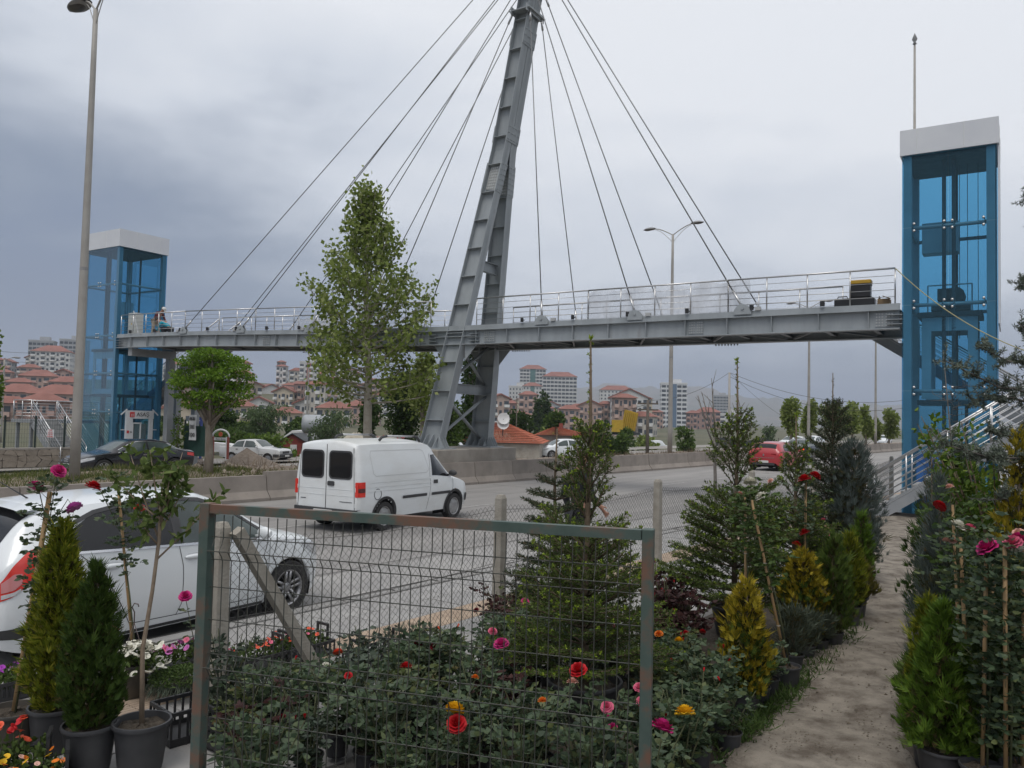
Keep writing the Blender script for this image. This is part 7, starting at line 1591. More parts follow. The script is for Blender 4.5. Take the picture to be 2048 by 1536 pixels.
# geranium tray at the very front
t = flower_tray('red geraniums in a tray at the lower left corner', gz(16, 1570, .12), .4, .40, .28, .16, ['coral'], 2, pl_l, .16); 
for (x, z) in ((-.06, .34), (.02, .31), (.06, .37)):
    for j in range(5): bloom(t, (x+random.gauss(0, .018), random.gauss(0, .02), z+random.gauss(0, .012)), random.choice(('red', 'coral')), .9)
    b = MB(); b.tube([(x*.5, 0, .15), (x, 0, z)], .003, 4); b.build('flower_stalk', stemm, t)
flower_tray('tray of yellowish bronze bedding flowers at the bottom left', gz(62, 1592, .12), .5, .34, .26, .13, ['orange', 'yellow', 'blush'], 20, pl_l, .12, fs=.7)

# ---- potted plants on the pavement, left
def stakebush(name, label, base, pr, ph, stake, lean, blooms, nl, spread, lm=ros_l, pm=None, z_lo=.35, stm=bamboo, ln=.042, sr=.011, catg='rose bush'):
    """standard rose tied to a stake; lean = (dx, dy) of the stake's top"""
    t = thing(name, label, catg, base); zz = add_pot(t, pr, ph, pm); b = MB(); tp = Vector((lean[0], lean[1], zz+stake)); b.tube([(0, 0, zz-.03), tp], sr, 7); b.build('stake', stm, t, True)
    b = MB(); pts = []; off = Vector((.012, -.012, 0))
    b.tube([Vector((.02, -.01, zz)), Vector((0, 0, zz)).lerp(tp, .4)+off*2, Vector((0, 0, zz)).lerp(tp, .8)-off, tp+off], [.007, .006, .005, .003], 5)
    for i in range(nl):
        g = z_lo+(1-z_lo)*random.random()**.8; c = Vector((0, 0, zz)).lerp(tp, min(1.06, g*1.06)); s_ = spread*(.35+.65*min(1, (g-z_lo)/(1-z_lo)*1.6)); e = c+Vector((random.gauss(0, s_*.5), random.gauss(0, s_*.5), random.gauss(.0, s_*.35))); pts.append(tuple(e))
        if i % 4 == 0: b.tube([c-Vector((0, 0, .06)), e], [.003, .0015], 3)
    for (dx, dy, dz, c_, s_) in blooms: b.tube([tp-Vector((0, 0, .25)), tp+Vector((dx*.7, dy*.7, dz*.4)), tp+Vector((dx, dy, dz-.01))], [.004, .003, .002], 4); flower(t, tp+Vector((dx, dy, dz)), c_, s_, 0, (random.uniform(.2, .8), random.uniform(-.3, .3), random.random()*6))
    b.build('stems', stemm, t, True); v, f = rose_leaves(pts, ln); link('leaves', npmesh('leaves', v, f), lm, t)
    b = MB()
    for g in (.25, .45, .62): c = Vector((0, 0, zz)).lerp(tp, g); b.lathe([(sr*1.35, -.003), (sr*1.35, .003)], 8, c=c)
    b.build('twine', mat('white twine', (.5, .47, .4), rough=.9), t); return t
base = gz(22, 1500, .12); d5 = base.y
def off_for(px, py, base, zz_abs):   # where the stake's top stands so that it is seen there
    q = gy(px, py, base.y+.02); return q
q = gy(100, 985, base.y+.05); stakebush('standard_rose', 'pink standard rose on a bamboo stake at the left edge', base, .165, .26, q.z-.12-.22, (q.x-base.x, .05), [(.06, -.03, .13, 'magenta', 1.15), (-.09, -.02, .02, 'magenta', 1.2), (.17, .0, -.11, 'lilac', 1.2)], 95, .10, pm=potb, sr=.016)
flower_tray('purple bedding flowers in the leftmost pot row', gz(10, 1392, .12), RA, .3, .3, .14, ['purple'], 12, pl_l, .12, fs=.8, hand=False)
base = gz(106, 1500, .12); conifer('potted_thuja', 'taller yellow green thuja in a black pot', base, gy(140, 1052, base.y).z-.12-.24, .155, 2300, th_yel, .155, .285, potm, ln=.075, wd=.011)
base = gz(176, 1543, .12); conifer('potted_thuja', 'shorter dark green thuja in the front black pot', base, gy(205, 1140, base.y).z-.12-.24, .15, 2500, th_dark, .155, .29, potm, prof=([0, .15, .4, .7, .9, 1.0], [.7, .95, 1.0, .65, .28, .05]), ln=.065, wd=.009, up=1.5)
# apple sapling in the right-hand pot
base = gz(280, 1538, .12); t = thing('potted_apple_tree', 'slender apple sapling with open crown in the right-hand black pot', 'tree', base); zz = add_pot(t, .165, .295, potm); L0 = base.y
def apt_(px, py, dy=0): 
    q = gy(px, py, L0+dy); return Vector((q.x-base.x, dy, q.z-.12))
b = MB(); tr_ = [Vector((0, 0, zz-.02)), apt_(285, 1300), apt_(305, 1180), apt_(318, 1080), apt_(322, 1000)]; b.tube(tr_, [.016, .0135, .012, .011, .009], 8); br = [(2.6, 440, 985, .15), (3, 330, 905, 0), (3, 260, 905, .1), (3.4, 345, 930, -.1), (2.9, 275, 1030, -.1), (3.6, 300, 900, .05), (3.2, 375, 960, .1), (3.5, 225, 950, .1), (3.3, 365, 905, -.05)]; pts = []
for (g, px, py, dy) in br:
    i = int(g); p0 = tr_[i].lerp(tr_[min(i+1, 4)], g-i); p1 = apt_(px, py, dy); b.tube([p0, p0.lerp(p1, .5)+Vector((0, 0, -.02)), p1], [.007, .005, .002], 5)
    for q in range(17): f = random.uniform(.3, 1.03); pts.append(tuple(p0.lerp(p1, f)+Vector((random.gauss(0, .025), random.gauss(0, .03), random.gauss(0, .025)))))
b.build('trunk', trunkm, t, True); P = np.array(pts); D = rdir(len(P)*3, -.15); P = np.repeat(P, 3, 0); v, f = leaf6(P, D, side_of(D), .07*(.7+.5*rng.random(len(P))), .03); link('leaves', npmesh('leaves', v, f), app_l, t)
base = gz(236, 1400, .12); base.y += .25; q = gy(235, 985, base.y); stakebush('standard_rose', 'red standard rose on a thin stake behind the white petunias', base, .12, .22, q.z-.12-.19, (q.x-base.x, .02), [(-.20, -.02, .03, 'red', 1.4), (.17, 0, -.13, 'red', 1.0)], 85, .13, z_lo=.5)
q0 = sp(388, 1310); t = thing('single_rose', 'single deep pink rose on a thin stem beside the gate post', 'rose bush', q0); zz = add_pot(t, .07, .12); tp = gy(371, 1195, q0.y); tv = Vector((tp.x-q0.x, 0, tp.z-q0.z)); b = MB(); b.tube([(0, 0, zz), tv*.6+Vector((.01, 0, 0)), tv], [.004, .0035, .003], 5); b.build('stem', stemm, t, True); flower(t, tv, 'magenta', 1.35, 0, (.5, .1, 0)); v, f = rose_leaves([tuple(tv*g) for g in (.35, .5, .55, .75, .8)], .05, 3); link('leaves', npmesh('leaves', v, f), ros_l, t)

# ---- spruces
base = Vector((gy(1172, 1200, 5.75).x, 5.75, NZ)); spruce('potted_spruce', 'big spruce with long bare leader and bright buds behind the gate', base, gy(1162, 682, 5.75).z-NZ-.28, .66, .66, 15, spr_n, spr_b, .26, .33, potm, dens=240, ln=.03, wd=.0072, slope=.70, per=7)
base = gy(1108, 1180, 8.1); base.z = .14; spruce('potted_spruce', 'dull dark spruce standing behind the big spruce', base, gy(1105, 858, 8.1).z-.14-.2, .35, .50, 13, spr_d, None, .2, .24, potm, dens=230, ln=.032, wd=.008, slope=.25, per=7)
base = gy(1470, 1150, 8.3); base.z = NZ; spruce('potted_spruce', 'second budding spruce with tall leader left of the red car', base, gy(1480, 724, 8.3).z-NZ-.25, .62, .78, 15, spr_n, spr_b, .24, .3, potm, dens=210, ln=.036, wd=.009, slope=.55, per=7)
base = gy(1590, 1120, 9.4); base.z = NZ; spruce('potted_spruce', 'third spruce with thin leader in front of the red car', base, gy(1592, 838, 9.4).z-NZ-.2, .4, .62, 14, spr_n, spr_b, .22, .28, potm, dens=190, ln=.038, wd=.009, slope=.5, per=7)
base = gy(1664, 1100, 11.5); base.z = NZ; spruce('dark_fir', 'tall dark fir with comb-like twiggy tip against the far road', base, gy(1666, 752, 11.5).z-NZ-.2, .45, .62, 17, spr_d, None, .22, .28, potm, dens=180, ln=.042, wd=.010, slope=.6, per=7)
base = gy(1708, 1100, 11.2); base.z = NZ; conifer('feathery_cypress', 'feathery grey green cypress right of the dark fir', base, gy(1708, 905, 11.2).z-NZ-.1, .34, 1400, th_blue, .2, .25, potm, prof=([0, .2, .5, .8, 1], [.8, 1, .9, .6, .2]), ln=.14, wd=.012, up=1.6)
# ---- the row of pots along the path
rowp = [ # px, y of pot foot, pot r, plant h_top_y, radius, kind, label
 (1490, 1432, .105, 1168, .14, 'gold', 'golden thuja in the pot row, nearest one with yellow top'),
 (1560, 1362, .10, 1110, .12, 'stand', 'white standard rose tied to a leaning stake in the pot row'),
 (1612, 1322, .085, 1235, .12, 'lav', 'grey lavender bush, middle of the pot row'),
 (1640, 1308, .08, 1238, .11, 'lav', 'small grey lavender bush right of the middle one'),
 (1585, 1345, .095, 1225, .13, 'lav', 'grey lavender bush left of the middle one'),
 (1605, 1300, .11, 1105, .19, 'gold', 'second golden thuja behind the lavender bushes'),
 (1665, 1300, .10, 1075, .17, 'olive', 'feathery olive cypress in a tall pot by the path'),
 (1700, 1250, .12, 1075, .13, 'yel', 'yellow green cypress behind the tall pot'),
 (1712, 1232, .12, 1118, .17, 'golddk', 'round brownish green thuja at the far end of the pot row'),
 (1722, 1205, .11, 1030, .13, 'dk', 'slim dark thuja at the far end of the pot row')]
for (px, pf, pr, yt, rr, kd, lb_) in rowp:
    base = gz(px, pf, NZ); ph = pr*1.75; h = gy(px, yt, base.y).z-NZ-ph*.86
    if kd == 'stand': continue
    lm = {'gold': th_gold, 'lav': lav, 'olive': th_olive, 'yel': th_yel, 'golddk': leafmat('bronze thuja', (.06, .06, .014), (.13, .11, .025), trans=.15), 'dk': th_green}[kd]
    if kd == 'gold': 
        t = conifer('potted_thuja', lb_, base, h, rr, 1100, th_green if False else th_gold, pr, ph, potm, prof=([0, .2, .5, .75, .92, 1.0], [.85, 1, .95, .7, .35, .08]), ln=.07, wd=.013, irr=.2, group='plants in the pot row')
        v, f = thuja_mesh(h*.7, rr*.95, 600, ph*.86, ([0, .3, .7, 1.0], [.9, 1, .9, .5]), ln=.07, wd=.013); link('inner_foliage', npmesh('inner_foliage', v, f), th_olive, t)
    elif kd == 'lav': conifer('potted_lavender', lb_, base, h, rr, 520, lm, pr, ph, potm, prof=([0, .4, .8, 1], [.7, 1, 1, .7]), ln=.09, wd=.008, up=1.4, k=3, hollow=.1, group='plants in the pot row')
    else: conifer('potted_cypress', lb_, base, h, rr, 900, lm, pr, ph, potm, ln=.085, wd=.011, up=1.6, irr=.2, group='plants in the pot row')
for (px, pf, pr) in ((1458, 1508, .082), (1518, 1412, .085), (1432, 1478, .085), (1538, 1392, .08)):
    base = gz(px, pf, NZ); rose_bush('low potted rose at the path edge, right end of the rose rows', base, int(px), [], s=.8, pr=pr, ph=pr*1.8, group='potted roses at the path edge', buds=1)
base = gz(1575, 1375, NZ); q = gy(1500, 1000, base.y+.15); stakebush('standard_rose', 'white standard rose tied to a leaning stake in the pot row', base, .105, .18, q.z-NZ-.15, (q.x-base.x, .1), [(-.02, -.02, .14, 'white', 1.3), (.09, 0, .02, 'white', 1.25), (.16, 0, .16, 'blush', .6), (-.1, 0, .05, 'blush', .5)], 130, .2, lm=ros_g, z_lo=.42, sr=.012)
base = gz(1492, 1345, NZ); q = gy(1490, 985, base.y); stakebush('standard_rose', 'upright white standard rose on a straight stake above the golden thuja', base, .1, .18, q.z-NZ-.15, (q.x-base.x, 0), [(-.06, 0, .02, 'white', .9)], 60, .16, lm=ros_g, z_lo=.6, sr=.011)
base = gz(1622, 1262, NZ); base.y += .2; q = gy(1612, 965, base.y); stakebush('standard_rose', 'red standard rose with paired blooms in front of the dark fir', base, .1, .18, q.z-NZ-.15, (q.x-base.x, 0), [(-.03, -.05, .02, 'red', 1.6), (.07, -.05, .06, 'red', 1.5), (-.02, -.04, -.55, 'red', 1.3), (-.10, 0, -.68, 'red', 1.1)], 60, .14, lm=ros_l, z_lo=.5)
for i, (px, pf, c) in enumerate(((1665, 1190, ['pink', 'white']), (1690, 1180, ['coral', 'blush']), (1640, 1200, ['pink']), (1675, 1165, ['pink', 'blush']), (1705, 1160, ['red', 'white']))):
    base = gz(px, pf, NZ); base.y += .3; rose_bush('tall rose bush with small %s blooms behind the cypresses' % c[0], base, i, c*2, None, s=1.5, pr=.12, ph=.2, group='tall roses behind the pot row', fs=.8)
# weeds along the path edge
P = []
for i in range(260):
    f = random.random(); px = 1445+f*270+random.gauss(0, 14); py = 1510-f*250+random.gauss(0, 12); q = gz(px, py, NZ+.01); P.append((q.x, q.y, NZ+.02))
P = np.repeat(np.array(P), 10, 0)+rng.normal(size=(2600, 3))*np.array([.03, .03, 0]); D = rdir(2600, .9); D[:, 2] = np.abs(D[:, 2]); v, f = blades(P, unit(D), side_of(D), .05+.06*rng.random(2600), .010); tag(link('path_weeds', npmesh('path_weeds', v, f), leafmat('weed blades', (.04, .075, .02), (.085, .13, .035), trans=.2)), 'low green weeds at the foot of the pot row', 'weeds', kind='stuff')
b = MB()
for i in range(1700):
    px = random.uniform(1440, 1840); py = 1040+496*random.random()**.6; q = gz(px, py, NZ); r_ = random.uniform(.003, .012)*(1.8 if i % 17 == 0 else 1); c = Vector((q.x, q.y, znur(q.x, q.y)+.033)); b.add([c+Vector((r_, 0, 0)), c+Vector((-r_*.3, r_*.8, 0)), c+Vector((-r_*.8, -r_*.6, 0)), c+Vector((0, 0, r_*.7))], [(0, 1, 3), (1, 2, 3), (2, 0, 3)])
tag(b.build('path_pebbles', mat('path pebbles', (.10, .08, .06), (.2, .17, .13), rough=.95, scale=40)), 'tiny clods and pebbles on the trodden path', 'pebbles', kind='stuff')

# ---- right-hand side
base = gz(1884, 1560, NZ); conifer('potted_thuja', 'bushy green thuja with yellow tip at the lower right', base, gy(1880, 1245, base.y).z-NZ-.1, .175, 2300, th_green, .15, .2, potm, prof=([0, .15, .35, .6, .85, 1.0], [.85, 1, .95, .6, .28, .06]), ln=.075, wd=.010, irr=.22)
base2 = base+Vector((.03, .06, 0)); conifer('golden_thuja', 'slim golden thuja rising behind the bushy green one', base2+Vector((-.02, .12, 0)), gy(1880, 1235, base2.y).z-NZ-.05, .11, 1200, th_yel, .1, .18, potm, prof=([0, .3, .6, .85, 1.0], [.9, 1, .8, .45, .08]), ln=.06, wd=.010)
base = gz(1790, 1500, NZ); base = gz(1835, 1462, NZ); conifer('green_cypress', 'small dark green cypress at the path, left of the yellow-tipped thuja', base, gy(1820, 1315, base.y).z-NZ-.1, .12, 600, th_olive, .1, .16, potm, ln=.07, wd=.010)
base = gz(1880, 1408, NZ); conifer('blue_cypress', 'tall loose blue grey cypress beside the path', base, gy(1862, 985, base.y).z-NZ-.1, .19, 1500, th_blue, .12, .2, potm, prof=([0, .1, .3, .55, .75, .9, 1.0], [.6, .95, 1, .75, .40, .16, .05]), ln=.11, wd=.008, up=1.9, k=4, jit=.28, irr=.25, hollow=.15)
base = gz(1862, 1310, NZ); conifer('blue_cypress', 'slim blue grey cypress farther along the path', base, gy(1852, 905, base.y).z-NZ, .10, 420, th_blue, .1, .18, potm, prof=([0, .3, .6, .85, 1.0], [.6, 1, .6, .3, .08]), ln=.12, wd=.007, up=2.2, k=3, hollow=.1)
rs = [(1965, 1600, 1975, 1110, [(0, -.03, .03, 'magenta', 1.55)], 'magenta standard rose on a dark stake at the right'), (2012, 1620, 2012, 1095, [(.03, -.03, .02, 'pink', 1.2), (.07, -.02, .05, 'magenta', .9), (.08, 0, -.01, 'white', 1.0)], 'pink and white standard rose on the rightmost stake'), (1940, 1530, 1922, 1075, [(-.02, 0, .06, 'white', 1.25), (.06, 0, .05, 'pink', .9), (-.09, 0, -.03, 'blush', .6), (-.04, 0, -.03, 'blush', .6)], 'white standard rose left of the magenta one'), (2046, 1600, 2050, 1080, [(-.03, 0, .03, 'blush', .8)], 'leafy standard rose at the right picture edge'), (1985, 1500, 1990, 1110, [(.0, 0, .08, 'white', .7)], 'leafy standard rose behind the magenta one')]
for (bx, by, tx, ty, bl, lb_) in rs:
    base = gz(bx, by, NZ); q = gy(tx, ty, base.y+.02); stakebush('standard_rose', lb_, base, .12, .2, q.z-NZ-.17, (q.x-base.x, .03), bl, 150, .17, lm=ros_l if 'white' in lb_ else ros_l, z_lo=.1, sr=.012, ln=.045)
base = gz(1925, 1480, NZ); q = gy(1905, 1010, base.y+.1); stakebush('standard_rose', 'red standard rose below the blue panel', base, .12, .2, q.z-NZ-.17, (q.x-base.x, .1), [(-.10, 0, -.02, 'red', 1.1), (-.02, 0, .12, 'blush', .7)], 130, .16, lm=ros_g, z_lo=.15, sr=.01)
base = gy(1915, 1200, 8.8); base.z = NZ; conifer('dark_cypress', 'dense dark green cypress in front of the near stair', base, gy(1920, 905, 8.8).z-NZ, .46, 2600, th_dark, None, 0, None, prof=([0, .2, .5, .8, 1], [.9, 1, .85, .5, .1]), ln=.10, wd=.014)
base = gy(2000, 1250, 7.0); base.z = NZ; t = thing('leafy_shrub', 'bright green leafy shrub below the cedar branches', 'shrub', base); b = MB(); pts = []
for i in range(26):
    e = Vector((random.gauss(-.05, .36), random.gauss(0, .25), random.uniform(1.4, 2.3))); b.tube([(0, 0, 0), (e.x*.3, e.y*.3, e.z*.55), e], [.016, .011, .003], 5)
    for q in range(42): f = random.uniform(.5, 1.0); c = Vector((e.x*.3, e.y*.3, e.z*.55)).lerp(e, (f-.5)*2); pts.append(tuple(c+Vector((random.gauss(0, .07), random.gauss(0, .07), random.gauss(0, .06)))))
b.build('stems', twig, t, True); P = np.repeat(np.array(pts), 2, 0); D = rdir(len(P), .1); v, f = leaf6(P, D, side_of(D), .075*(.6+.6*rng.random(len(P))), .034); link('leaves', npmesh('leaves', v, f), leafmat('bright shrub leaves', (.05, .10, .012), (.12, .19, .025), (.2, .26, .04), trans=.3), t)
base = gy(2038, 1250, 6.2); base.z = NZ; conifer('golden_thuja', 'golden thuja at the right picture edge behind the roses', base, gy(2040, 865, 6.2).z-NZ, .20, 1300, th_gold, None, 0, None, ln=.08, wd=.013, irr=.25)
base = gy(1945, 1250, 7.6); base.z = NZ; conifer('olive_cypress', 'olive cypress low between the leafy shrub and the roses', base, gy(1950, 985, 7.6).z-NZ, .30, 1500, th_olive, None, 0, None, ln=.09, wd=.013, irr=.2)
# background hedge plants so that no bare soil shows under the shrubs
for i, (px, Y, yt, w, lm, lb_) in enumerate(((2010, 5.6, 1180, .28, th_dark, 'dark thuja behind the rightmost roses'), (1955, 6.2, 1150, .26, th_olive, 'olive thuja behind the magenta rose'), (2060, 5.0, 1150, .25, th_dark, 'dark thuja cut by the right picture edge'), (1905, 7.2, 1110, .22, th_olive, 'olive thuja behind the blue grey cypress'))):
    base = gy(px, 1300, Y); base.z = NZ; conifer('hedge_thuja', lb_, base, gy(px, yt, Y).z-NZ, w, 1100, lm, None, 0, None, prof=([0, .3, .7, 1], [.95, 1, .8, .2]), ln=.085, wd=.013)
# cedar reaching in from the right
ct = Vector((gy(2190, 1000, 6.4).x, 6.4, NZ)); t = thing('cedar_tree', 'grey cedar whose twisted branches reach in from the right edge', 'tree', ct); b = MB(); b.tube([(0, 0, 0), (.03, 0, 1.2), (-.02, 0, 2.4), (0, 0, 3.8)], [.07, .055, .04, .01], 8); V = []
for (px, py, px1, py1, dy) in ((2150, 800, 1890, 720, -.3), (2150, 760, 1940, 790, -.15), (2180, 880, 1925, 905, -.4), (2180, 960, 1985, 1000, -.3), (2180, 840, 1975, 860, -.2), (2180, 640, 2040, 655, -.2), (2160, 560, 2044, 560, -.1), (2180, 420, 2046, 402, 0), (2170, 720, 1960, 700, -.35), (2170, 900, 1880, 890, -.5), (2170, 1000, 2020, 940, -.1)):
    p0 = gy(px, py, 6.4); p0 = Vector((0, 0, p0.z-NZ)); q = gy(px1, py1, 6.4+dy); p1 = Vector((q.x-ct.x, dy, q.z-NZ)); N_ = 9; pts = []
    for i in range(N_+1): f = i/N_; pts.append(p0.lerp(p1, f)+Vector((0, random.gauss(0, .02), -.10*math.sin(math.pi*f)+random.gauss(0, .014))))
    b.tube(pts, [.016*(1-.75*i/N_) for i in range(N_+1)], 6)
    for i in range(2, N_+1):
        for j in range(7):
            c = pts[i].lerp(pts[i-1], random.random()); d = Vector((random.gauss(-.3, .5), random.gauss(0, .5), random.gauss(.25, .5))).normalized()*random.uniform(.04, .16); e = c+d; b.tube([c, e], [.0045, .002], 3)
            for g in (.25, .5, .75, 1.0):
                cc = np.array(c+d*g); k_ = 12; D = rdir(k_, .3); V.append(blades(np.broadcast_to(cc, (k_, 3)), D, side_of(D), .036, .007, .0))
b.build('trunk', mat('grey cedar bark', (.09, .08, .07), (.15, .135, .12), rough=.95, scale=20), t, True); v, f = cat(*V); link('needles', npmesh('needles', v, f), cedar_n, t)
# thin bare twiggy sapling before the near tower
base = gy(1905, 1150, 10.5); base.z = NZ; t = thing('twiggy_larch', 'thin leafless twiggy larch in front of the near lift tower', 'tree', base); b = MB(); H_ = gy(1885, 700, 10.5).z-NZ; b.tube([(0, 0, 0), (.02, 0, H_*.5), (-.12, 0, H_)], [.02, .013, .003], 6)
for i in range(60):
    z = H_*random.uniform(.45, .85); a = random.random()*6.28; l = random.uniform(.15, .42); c = Vector((.0, 0, z)); e = c+Vector((math.cos(a)*l, math.sin(a)*l, random.uniform(-.02, .12))); b.tube([c, e], [.005, .002], 3)
    for q in range(3): f = random.random(); g = c.lerp(e, f); b.tube([g, g+Vector((random.gauss(0, .05), random.gauss(0, .05), random.uniform(.02, .08)))], [.003, .001], 3)
b.build('trunk', MATS['grey cedar bark'], t, True)
# blue panel and yellow rope by the near stair
bt_ = thing('blue_tarpaulin', 'blue tarpaulin hung behind the stair railing', 'tarpaulin', BR(-1.0, -.14, .1), BA+math.pi); b = MB(); P = [[(-.6+1.2*i/12, .04*math.sin(i*1.1+j), 1.55*j/8+.02*math.sin(i*2)) for i in range(13)] for j in range(9)]; b.grid(P); b.build('sheet', mat('blue tarp', (.025, .12, .36), (.035, .15, .42), rough=.5, scale=4), bt_, True)
yr = MB(); a = BR(.12, .1, zd(0)+.93); c_ = gy(2060, 705, 17.5); yr.tube([a.lerp(c_, i/12)-Vector((0, 0, .25*4*(i/12)*(1-i/12))) for i in range(13)], .012, 5); tag(yr.build('rope', mat('yellowed rope', (.36, .33, .18), rough=.9)), 'yellowish rope stretched from the deck railing across the near tower', 'rope')
# things lying on the deck
def deck_thing(name, label, catg, k, w, dz=0): return thing(name, label, catg, BR(k, w, zd(k)-.14+dz), BA+math.pi)
t = deck_thing('tool_chest', 'black tool chest with yellow lid on the deck by the near tower', 'tool box', 1.0, .45, .39); yl = mat('yellow lid', (.55, .33, .03), rough=.5)
for (c_, s_, m_, nm) in (((0, 0, .19), (.50, .3, .36), black, 'body'), ((0, 0, .42), (.54, .33, .1), yl, 'lid'), ((0, 0, .345), (.53, .32, .045), black, 'rim')):
    b = MB(); b.box(c_, s_); o = b.build(nm, m_, t); bv = o.modifiers.new('edge', 'BEVEL'); bv.width = .015; bv.segments = 2
t = deck_thing('black_case', 'long black case under the yellow-lidded tool chest', 'case', 1.15, .45)
b = MB(); b.box((0, 0, .19), (1.0, .36, .38)); o = b.build('body', black, t); bv = o.modifiers.new('edge', 'BEVEL'); bv.width = .03; bv.segments = 2
b = MB(); b.tube([(-.45, 0, .36), (-.42, 0, .45), (-.2, 0, .45), (-.17, 0, .36)], .015, 6); b.build('handle', black, t, True)
t = deck_thing('cardboard_box', 'torn open brown cardboard box on the deck', 'box', .42, .45); cb = mat('cardboard', (.22, .15, .085), (.27, .19, .11), rough=.9, scale=6)
for (c_, s_, r_) in (((0, -.13, .16), (.3, .012, .32), 0), ((0, .13, .16), (.3, .012, .32), 0), ((-.15, 0, .2), (.012, .26, .4), .2), ((.15, 0, .16), (.012, .26, .32), -.2), ((.08, -.2, .34), (.2, .14, .012), .4)):
    b = MB(); b.box((0, 0, 0), s_); o = b.build('panel', cb, t); o.location = c_; o.rotation_euler = (0, r_, 0)
# plastic sheeting hanging behind the railing
for (k0, k1, hh, lb_) in ((3.9, 9.1, 1.02, 'wide translucent plastic sheet hanging on the deck railing'), (20.4, 22.3, .62, 'short piece of white plastic sheet on the deck left of the plane tree')):
    t = thing('plastic_sheet', lb_, 'plastic sheet', BR((k0+k1)/2, .2, zd(k0))); b = MB(); n_ = 60; P = []
    for j in range(9):
        P.append([BR(k0+(k1-k0)*i/n_, .22+.035*math.sin(i*.8+j*.4)+.02*math.sin(i*2.3-j), zd(k0)-.1+hh*j/8*(1+.05*math.sin(i*.5))) for i in range(n_+1)])
    b.grid(P); o = W(b, 'sheet', None, t, True)
    m_ = MATS.get('plastic film')
    if m_ is None:
        m_ = bpy.data.materials.new('plastic film'); m_.use_nodes = True; tt = m_.node_tree; p_ = tt.nodes['Principled BSDF']; p_.inputs['Base Color'].default_value = (.72, .74, .78, 1); p_.inputs['Roughness'].default_value = .25
        tr = tt.nodes.new('ShaderNodeBsdfTransparent'); ms = tt.nodes.new('ShaderNodeMixShader'); nz_ = tt.nodes.new('ShaderNodeTexNoise'); nz_.inputs['Scale'].default_value = 1.6; rp_ = tt.nodes.new('ShaderNodeMapRange'); rp_.inputs['From Min'].default_value = .35; rp_.inputs['From Max'].default_value = .65; rp_.inputs['To Min'].default_value = .28; rp_.inputs['To Max'].default_value = .75
        tc2 = tt.nodes.new('ShaderNodeTexCoord'); tt.links.new(tc2.outputs['Object'], nz_.inputs['Vector']); tt.links.new(nz_.outputs['Fac'], rp_.inputs['Value']); tt.links.new(rp_.outputs[0], ms.inputs[0]); tt.links.new(tr.outputs[0], ms.inputs[1]); tt.links.new(p_.outputs[0], ms.inputs[2]); tt.links.new(ms.outputs[0], tt.nodes['Material Output'].inputs[0]); MATS['plastic film'] = m_
    o.data.materials.clear(); o.data.materials.append(m_)
# control cabinet and white plank at the far end of the deck
t = thing('control_box', 'grey white control cabinet at the far end of the deck', 'cabinet', BR(34.05, .75, zd(34)-.14), BA+math.pi); b = MB(); b.box((0, 0, .62), (.62, .4, 1.24)); b.build('body', mat('cabinet grey', (.52, .53, .50), rough=.5), t); b = MB(); b.box((0, -.205, .62), (.54, .012, 1.1)); b.build('door', mat('cabinet grey', (.52, .53, .50)), t); b = MB(); b.prism([(0, .05), (-.05, -.04), (.05, -.04)], lambda u, v, w: Vector((u, -.213-w, .7+v)), (0, .004)); b.build('warning_sign', yl, t)
t = thing('white_plank', 'white plank leaning against the far deck railing', 'plank', BR(33.1, .3, zd(33))); b = MB(); b.bar((0, 0, 0), (-.25, -.05, 1.1), .09, .03); b.build('board', wp, t)
